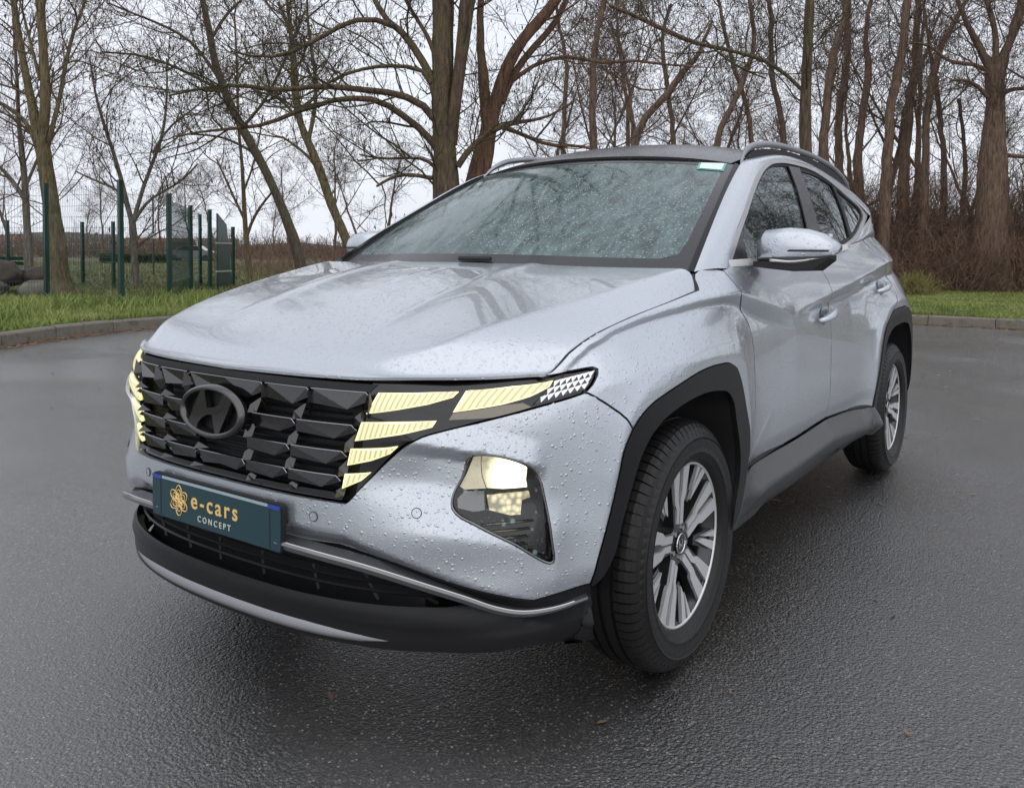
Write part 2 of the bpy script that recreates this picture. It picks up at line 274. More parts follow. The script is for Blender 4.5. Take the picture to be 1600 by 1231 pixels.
MEAS = {
 'lamp_low': [(0.8305, 0.42, 0.574), (0.8274, 0.4292, 0.5811), (0.8197, 0.446, 0.6027), (0.8003, 0.4814, 0.6442), (0.7888, 0.512, 0.6775), (0.778, 0.543, 0.7062), (0.7714, 0.5715, 0.7264), (0.7608, 0.5906, 0.738), (0.7341, 0.6296, 0.7524), (0.6889, 0.6812, 0.7681), (0.6246, 0.7412, 0.7872), (0.5454, 0.7935, 0.8059), (0.461, 0.8359, 0.8248)],
 'seam_bf': [(0.461, 0.8359, 0.8248), (0.453, 0.8417, 0.8211), (0.4191, 0.8646, 0.7979), (0.3843, 0.8876, 0.7706), (0.3692, 0.8996, 0.7544), (0.3527, 0.9079, 0.7285)],
 'lamp_tip': [(0.5306, 0.7727, 0.8655), (0.4748, 0.8013, 0.8728), (0.4156, 0.8299, 0.8786), (0.4055, 0.8379, 0.874), (0.4133, 0.8415, 0.8622), (0.4352, 0.8416, 0.8418), (0.461, 0.8359, 0.8248)],
 'clad_out': [(0.3527, 0.9079, 0.7285), (0.3195, 0.9131, 0.7557), (0.2746, 0.9188, 0.7781), (0.2127, 0.9247, 0.7953), (0.1283, 0.9293, 0.812), (0.0155, 0.9319, 0.8305), (-0.1307, 0.9333, 0.8376), (-0.2107, 0.9338, 0.8326), (-0.2613, 0.9343, 0.8119), (-0.2975, 0.9348, 0.7686), (-0.3462, 0.9355, 0.6746), (-0.3778, 0.9356, 0.605), (-0.3831, 0.9347, 0.5632), (-0.3739, 0.9314, 0.491), (-0.3509, 0.9282, 0.4139), (-0.3237, 0.9247, 0.3548), (-0.2893, 0.9156, 0.3119)],
 'clad_out_f': [(0.3527, 0.9079, 0.7285), (0.3795, 0.9029, 0.6895), (0.4003, 0.8976, 0.6237), (0.4191, 0.8914, 0.5581), (0.4413, 0.8838, 0.4874), (0.4595, 0.8741, 0.4221), (0.4651, 0.8606, 0.374)],
 'clad_in': [(0.4227, 0.8895, 0.3768), (0.413, 0.8935, 0.444), (0.3926, 0.899, 0.509), (0.3711, 0.9043, 0.5617), (0.3493, 0.9096, 0.615), (0.3209, 0.9154, 0.6678), (0.2891, 0.9202, 0.7014), (0.2423, 0.9256, 0.7303), (0.1765, 0.9305, 0.7508), (0.086, 0.9337, 0.7657), (-0.0174, 0.9345, 0.7718), (-0.1114, 0.9347, 0.7663), (-0.192, 0.9349, 0.7499), (-0.2352, 0.9351, 0.7141), (-0.2588, 0.9356, 0.6562), (-0.2904, 0.9352, 0.5799), (-0.3057, 0.9333, 0.5211), (-0.3051, 0.9308, 0.4648), (-0.2834, 0.9281, 0.3974), (-0.2805, 0.9164, 0.3144)],
 'skin_low': [(0.8253, 0.2365, 0.4534), (0.8051, 0.3767, 0.4611), (0.7702, 0.5234, 0.4385), (0.7048, 0.6532, 0.3968), (0.6277, 0.7466, 0.3653), (0.586, 0.7787, 0.3533), (0.5352, 0.8144, 0.3619), (0.4667, 0.8586, 0.3732)],
 'door_f': [(-0.4161, 0.8361, 1.0997), (-0.3783, 0.8943, 1.0339), (-0.4123, 0.8861, 1.0036), (-0.5107, 0.8818, 0.9472), (-0.5475, 0.889, 0.9004), (-0.5491, 0.895, 0.8479), (-0.5276, 0.9027, 0.7755), (-0.4823, 0.9148, 0.7076), (-0.4562, 0.9218, 0.6384), (-0.4643, 0.9192, 0.5631), (-0.5255, 0.8967, 0.4738), (-0.5339, 0.893, 0.4427)],
 'door_low': [(-0.5339, 0.893, 0.4427), (-0.9162, 0.8859, 0.4476), (-1.408, 0.8912, 0.4878), (-1.7604, 0.887, 0.4499), (-2.0905, 0.9059, 0.4237)],
 'door_r': [(-2.6658, 0.9001, 0.9701), (-2.5789, 0.9241, 0.9141), (-2.5405, 0.9305, 0.8747)],
 'rclad_out': [(-2.6953, 0.9321, 0.8707), (-2.4867, 0.933, 0.8482), (-2.3533, 0.9337, 0.8099), (-2.2647, 0.933, 0.7256), (-2.1973, 0.9337, 0.6423), (-2.1357, 0.929, 0.5379), (-2.1061, 0.912, 0.4519), (-2.0907, 0.9059, 0.4226)],
 'rclad_in': [(-2.7555, 0.9334, 0.7879), (-2.6064, 0.9335, 0.7877), (-2.4702, 0.9331, 0.7674), (-2.3686, 0.9329, 0.7286), (-2.2953, 0.9333, 0.6779), (-2.2364, 0.9327, 0.571), (-2.1944, 0.9282, 0.4861), (-2.1377, 0.9213, 0.4264), (-2.1487, 0.9058, 0.334), (-2.1287, 0.8851, 0.3013)],
 'sill_low': [(-0.7293, 0.8525, 0.2687), (-0.6959, 0.8712, 0.3082), (-0.9752, 0.8709, 0.308), (-1.5637, 0.8637, 0.3041), (-1.6074, 0.8709, 0.322)],
 'drl_a': [(0.7899, 0.4815, 0.8309), (0.7469, 0.5607, 0.8348), (0.6905, 0.639, 0.8391), (0.7048, 0.6328, 0.8258), (0.7414, 0.5904, 0.8088), (0.7778, 0.5307, 0.7942), (0.8084, 0.4599, 0.7809)],
 'drl_b': [(0.6796, 0.6514, 0.8407), (0.604, 0.726, 0.8488), (0.5186, 0.7863, 0.8578), (0.5329, 0.785, 0.8436), (0.5789, 0.7625, 0.8241), (0.6362, 0.7225, 0.8086), (0.714, 0.6405, 0.7923)],
 'drl_c': [(0.8134, 0.4503, 0.7615), (0.7811, 0.5339, 0.768), (0.7375, 0.6127, 0.7739), (0.7465, 0.6064, 0.7593), (0.7804, 0.545, 0.7397), (0.8198, 0.4349, 0.7164)],
 'drl_d': [(0.823, 0.4245, 0.6978), (0.8036, 0.4844, 0.7031), (0.7823, 0.5353, 0.7081), (0.7879, 0.5171, 0.6912), (0.8054, 0.4742, 0.6729), (0.8259, 0.417, 0.6585)],
 'drl_e': [(0.8285, 0.4115, 0.639), (0.8042, 0.4731, 0.6459), (0.8142, 0.4527, 0.627), (0.8324, 0.4062, 0.6042)],
 'turn': [(0.7139, 0.6415, 0.7902), (0.6333, 0.7258, 0.8073), (0.5979, 0.7543, 0.8107), (0.584, 0.7688, 0.8007), (0.6581, 0.7119, 0.78), (0.7222, 0.6352, 0.7751)],
 'facet': [(0.5163, 0.7891, 0.8555), (0.4138, 0.8353, 0.8719), (0.4282, 0.8374, 0.8566), (0.4554, 0.8351, 0.8335), (0.5256, 0.8018, 0.8184), (0.5769, 0.7719, 0.8062), (0.5957, 0.7549, 0.8131), (0.5569, 0.7743, 0.8322)],
 'lamp_hood': [(0.6958, 0.6845, 0.6959), (0.6245, 0.7636, 0.6793), (0.5959, 0.7759, 0.6615), (0.57, 0.7802, 0.6345), (0.5657, 0.7911, 0.5952), (0.5581, 0.8085, 0.4982), (0.5546, 0.8108, 0.4394), (0.6296, 0.7482, 0.4921), (0.6886, 0.6832, 0.539), (0.7099, 0.6503, 0.561), (0.7132, 0.6417, 0.5725), (0.7104, 0.6382, 0.5932), (0.6926, 0.6524, 0.64)],
 'lamp_clear': [(0.6902, 0.6846, 0.6913), (0.6664, 0.719, 0.6879), (0.6214, 0.7615, 0.6732), (0.5942, 0.767, 0.6553), (0.5753, 0.7656, 0.602), (0.5888, 0.762, 0.5508), (0.6632, 0.7019, 0.5581), (0.6865, 0.6816, 0.5491), (0.7071, 0.6513, 0.5675), (0.7086, 0.6434, 0.5849), (0.6905, 0.6552, 0.6383)],
 'sensor_in': [(0.8489, 0.3343, 0.5312)],
 'sensor_out': [(0.7642, 0.5738, 0.5623)],
 'handle_f': [(-1.3749, 0.8941, 0.9101)],
 'handle_r': [(-2.4344, 0.8836, 0.9983)],
 'grille_low': [(0.8305, 0.42, 0.574)],
 'gj': [(0.8592, 0.1146, 0.7513), (0.8493, 0.2728, 0.7511), (0.8173, 0.4391, 0.7534), (0.8619, 0.1022, 0.6845), (0.8533, 0.2547, 0.6939), (0.8254, 0.4166, 0.6908), (0.8643, 0.1018, 0.625), (0.8568, 0.25, 0.6324), (0.8308, 0.4041, 0.6361), (0.8472, 0.1576, 0.8372), (0.8341, 0.3085, 0.8346), (0.7947, 0.4673, 0.8343), (0.8654, 0.1244, 0.5789), (0.8576, 0.2621, 0.5865), (0.834, 0.4048, 0.5848)],
 'dlo': [(-0.475, 0.8138, 1.1255), (-0.5917, 0.7971, 1.2167), (-0.7394, 0.7712, 1.306), (-0.9714, 0.7231, 1.4254), (-1.1346, 0.6932, 1.492), (-1.2957, 0.6731, 1.5343), (-1.4878, 0.6586, 1.5637), (-1.7005, 0.6556, 1.5696), (-1.9811, 0.6596, 1.5608), (-2.2276, 0.6688, 1.531), (-2.5372, 0.6774, 1.478), (-3.029, 0.6646, 1.3983), (-2.6218, 0.7424, 1.3067), (-2.3208, 0.7852, 1.2396), (-1.9644, 0.8122, 1.1859)],
 'dlo_in': [(-0.5089, 0.8163, 1.1301), (-0.6271, 0.799, 1.2175), (-0.7847, 0.7705, 1.308), (-1.0043, 0.7257, 1.4196), (-1.1534, 0.6987, 1.4803), (-1.2905, 0.6812, 1.5175), (-1.4521, 0.6705, 1.5396), (-1.6691, 0.6655, 1.5496), (-1.9416, 0.6678, 1.5449), (-2.1655, 0.6786, 1.5147), (-2.4389, 0.6911, 1.4619), (-2.7984, 0.6963, 1.3839), (-2.5296, 0.7474, 1.3114), (-2.2784, 0.7824, 1.2531), (-1.9536, 0.8081, 1.1992)],
 'fglass': [(-0.6573, 0.7902, 1.2478), (-0.8507, 0.7511, 1.3583), (-1.0385, 0.7161, 1.4415), (-1.1879, 0.6924, 1.4937), (-1.355, 0.6778, 1.5246), (-1.5413, 0.6702, 1.5401), (-1.5273, 0.7107, 1.4537), (-1.4784, 0.7585, 1.3394), (-1.4416, 0.7861, 1.2652)],
 'sail': [(-0.6496, 0.79, 1.2475), (-0.5049, 0.8159, 1.1301), (-0.6368, 0.825, 1.1347)],
 'rglass': [(-1.7319, 0.6674, 1.546), (-1.9774, 0.6678, 1.5445), (-2.1927, 0.6748, 1.5211), (-2.2248, 0.699, 1.4668), (-2.202, 0.7491, 1.3508), (-2.1515, 0.7972, 1.2224)],
 'qglass': [(-2.2901, 0.6739, 1.5152), (-2.5288, 0.6873, 1.4575), (-2.9072, 0.6829, 1.3887), (-2.4356, 0.7681, 1.2714), (-2.2341, 0.7936, 1.2252)],
 'dlo_low': [(-0.4714, 0.8153, 1.1185), (-0.7167, 0.8297, 1.1271), (-1.0771, 0.8273, 1.1367)],
 'ws': [(-0.3086, 0.7724, 1.1062), (-0.6651, 0.706, 1.3121), (-1.0828, 0.6379, 1.506), (-1.0018, 0.4049, 1.5273), (-0.9382, 0.2091, 1.5287)],
 'ws_in': [(-0.318, 0.7184, 1.1297), (-0.3445, 0.7374, 1.1382), (-0.3905, 0.7437, 1.1611), (-0.5039, 0.7264, 1.2265), (-0.7444, 0.6736, 1.3583), (-1.0337, 0.5959, 1.4988), (-1.0539, 0.5771, 1.5109), (-0.9097, 0.2241, 1.516)],
 'sticker': [(-1.0015, 0.4936, 1.5102), (-1.0496, 0.5881, 1.5066), (-0.9623, 0.6085, 1.4681), (-0.9293, 0.5139, 1.4777)],
 'steer': [(-0.2959, 0.5948, 1.1545)],
 'hoodc': [(-0.1773, 0.8399, 1.0419), (-0.198, 0.8288, 1.057), (-0.2184, 0.8136, 1.0772)],
 'wiper': [(-0.0936, 0.0749, 1.1188), (-0.1064, 0.1985, 1.1185)],
 'intake_low': [(0.8391, 0.0881, 0.3507), (0.8213, 0.3089, 0.3529), (0.7744, 0.4882, 0.3508), (0.6843, 0.6467, 0.356)],
 'lip_top': [(0.8266, 0.1563, 0.2911), (0.7928, 0.3953, 0.2854), (0.7188, 0.5736, 0.2724), (0.6509, 0.6581, 0.2591)],
 'lip_bot': [(0.8259, 0.1315, 0.2649), (0.8112, 0.2976, 0.2629), (0.7677, 0.4722, 0.2593), (0.7181, 0.5731, 0.2587), (0.6509, 0.6581, 0.2591)],
 'groove': [(0.818, 0.3052, 0.3129), (0.7397, 0.5535, 0.3113), (0.6321, 0.6888, 0.3048), (0.4344, 0.875, 0.3176)],
 'garnish': [(0.8265, 0.2262, 0.4434), (0.7874, 0.4407, 0.4286), (0.7277, 0.5805, 0.3943), (0.6395, 0.6939, 0.3417), (0.5804, 0.7408, 0.3224), (0.4692, 0.8435, 0.3403)],
 'lit_hi': [(0.6743, 0.6927, 0.682), (0.6621, 0.716, 0.6831), (0.6162, 0.7554, 0.6659), (0.5878, 0.759, 0.6461), (0.5812, 0.7588, 0.6102), (0.6267, 0.7234, 0.6099), (0.6553, 0.6965, 0.6136), (0.6615, 0.6889, 0.6393)],
 'lit_side': [(0.6849, 0.6822, 0.686), (0.6762, 0.6919, 0.6832), (0.6627, 0.6876, 0.6393), (0.6565, 0.6953, 0.6128), (0.6904, 0.6575, 0.6131), (0.6963, 0.6488, 0.6191), (0.6872, 0.6592, 0.6444)],
 'lit_low': [(0.656, 0.6972, 0.6006), (0.6269, 0.7236, 0.5998), (0.5781, 0.7622, 0.5998), (0.5771, 0.7643, 0.5842), (0.5885, 0.755, 0.5799), (0.5961, 0.7574, 0.5496), (0.6197, 0.7406, 0.5501), (0.6571, 0.7055, 0.5652)],
 'lit_dark': [(0.6907, 0.6578, 0.6106), (0.6585, 0.6935, 0.6076), (0.6624, 0.7001, 0.5664), (0.6839, 0.6794, 0.5635), (0.7063, 0.6506, 0.5725), (0.7041, 0.6464, 0.5932)],
 'fuel': [(-2.8034, 0.8581, 1.0953), (-2.913, 0.8684, 1.0122), (-2.8801, 0.9145, 0.9262)],
 'silvertop': [(-2.5576, 0.8739, 1.0738), (-2.6816, 0.8726, 1.0296), (-2.6658, 0.9001, 0.9701)],
}
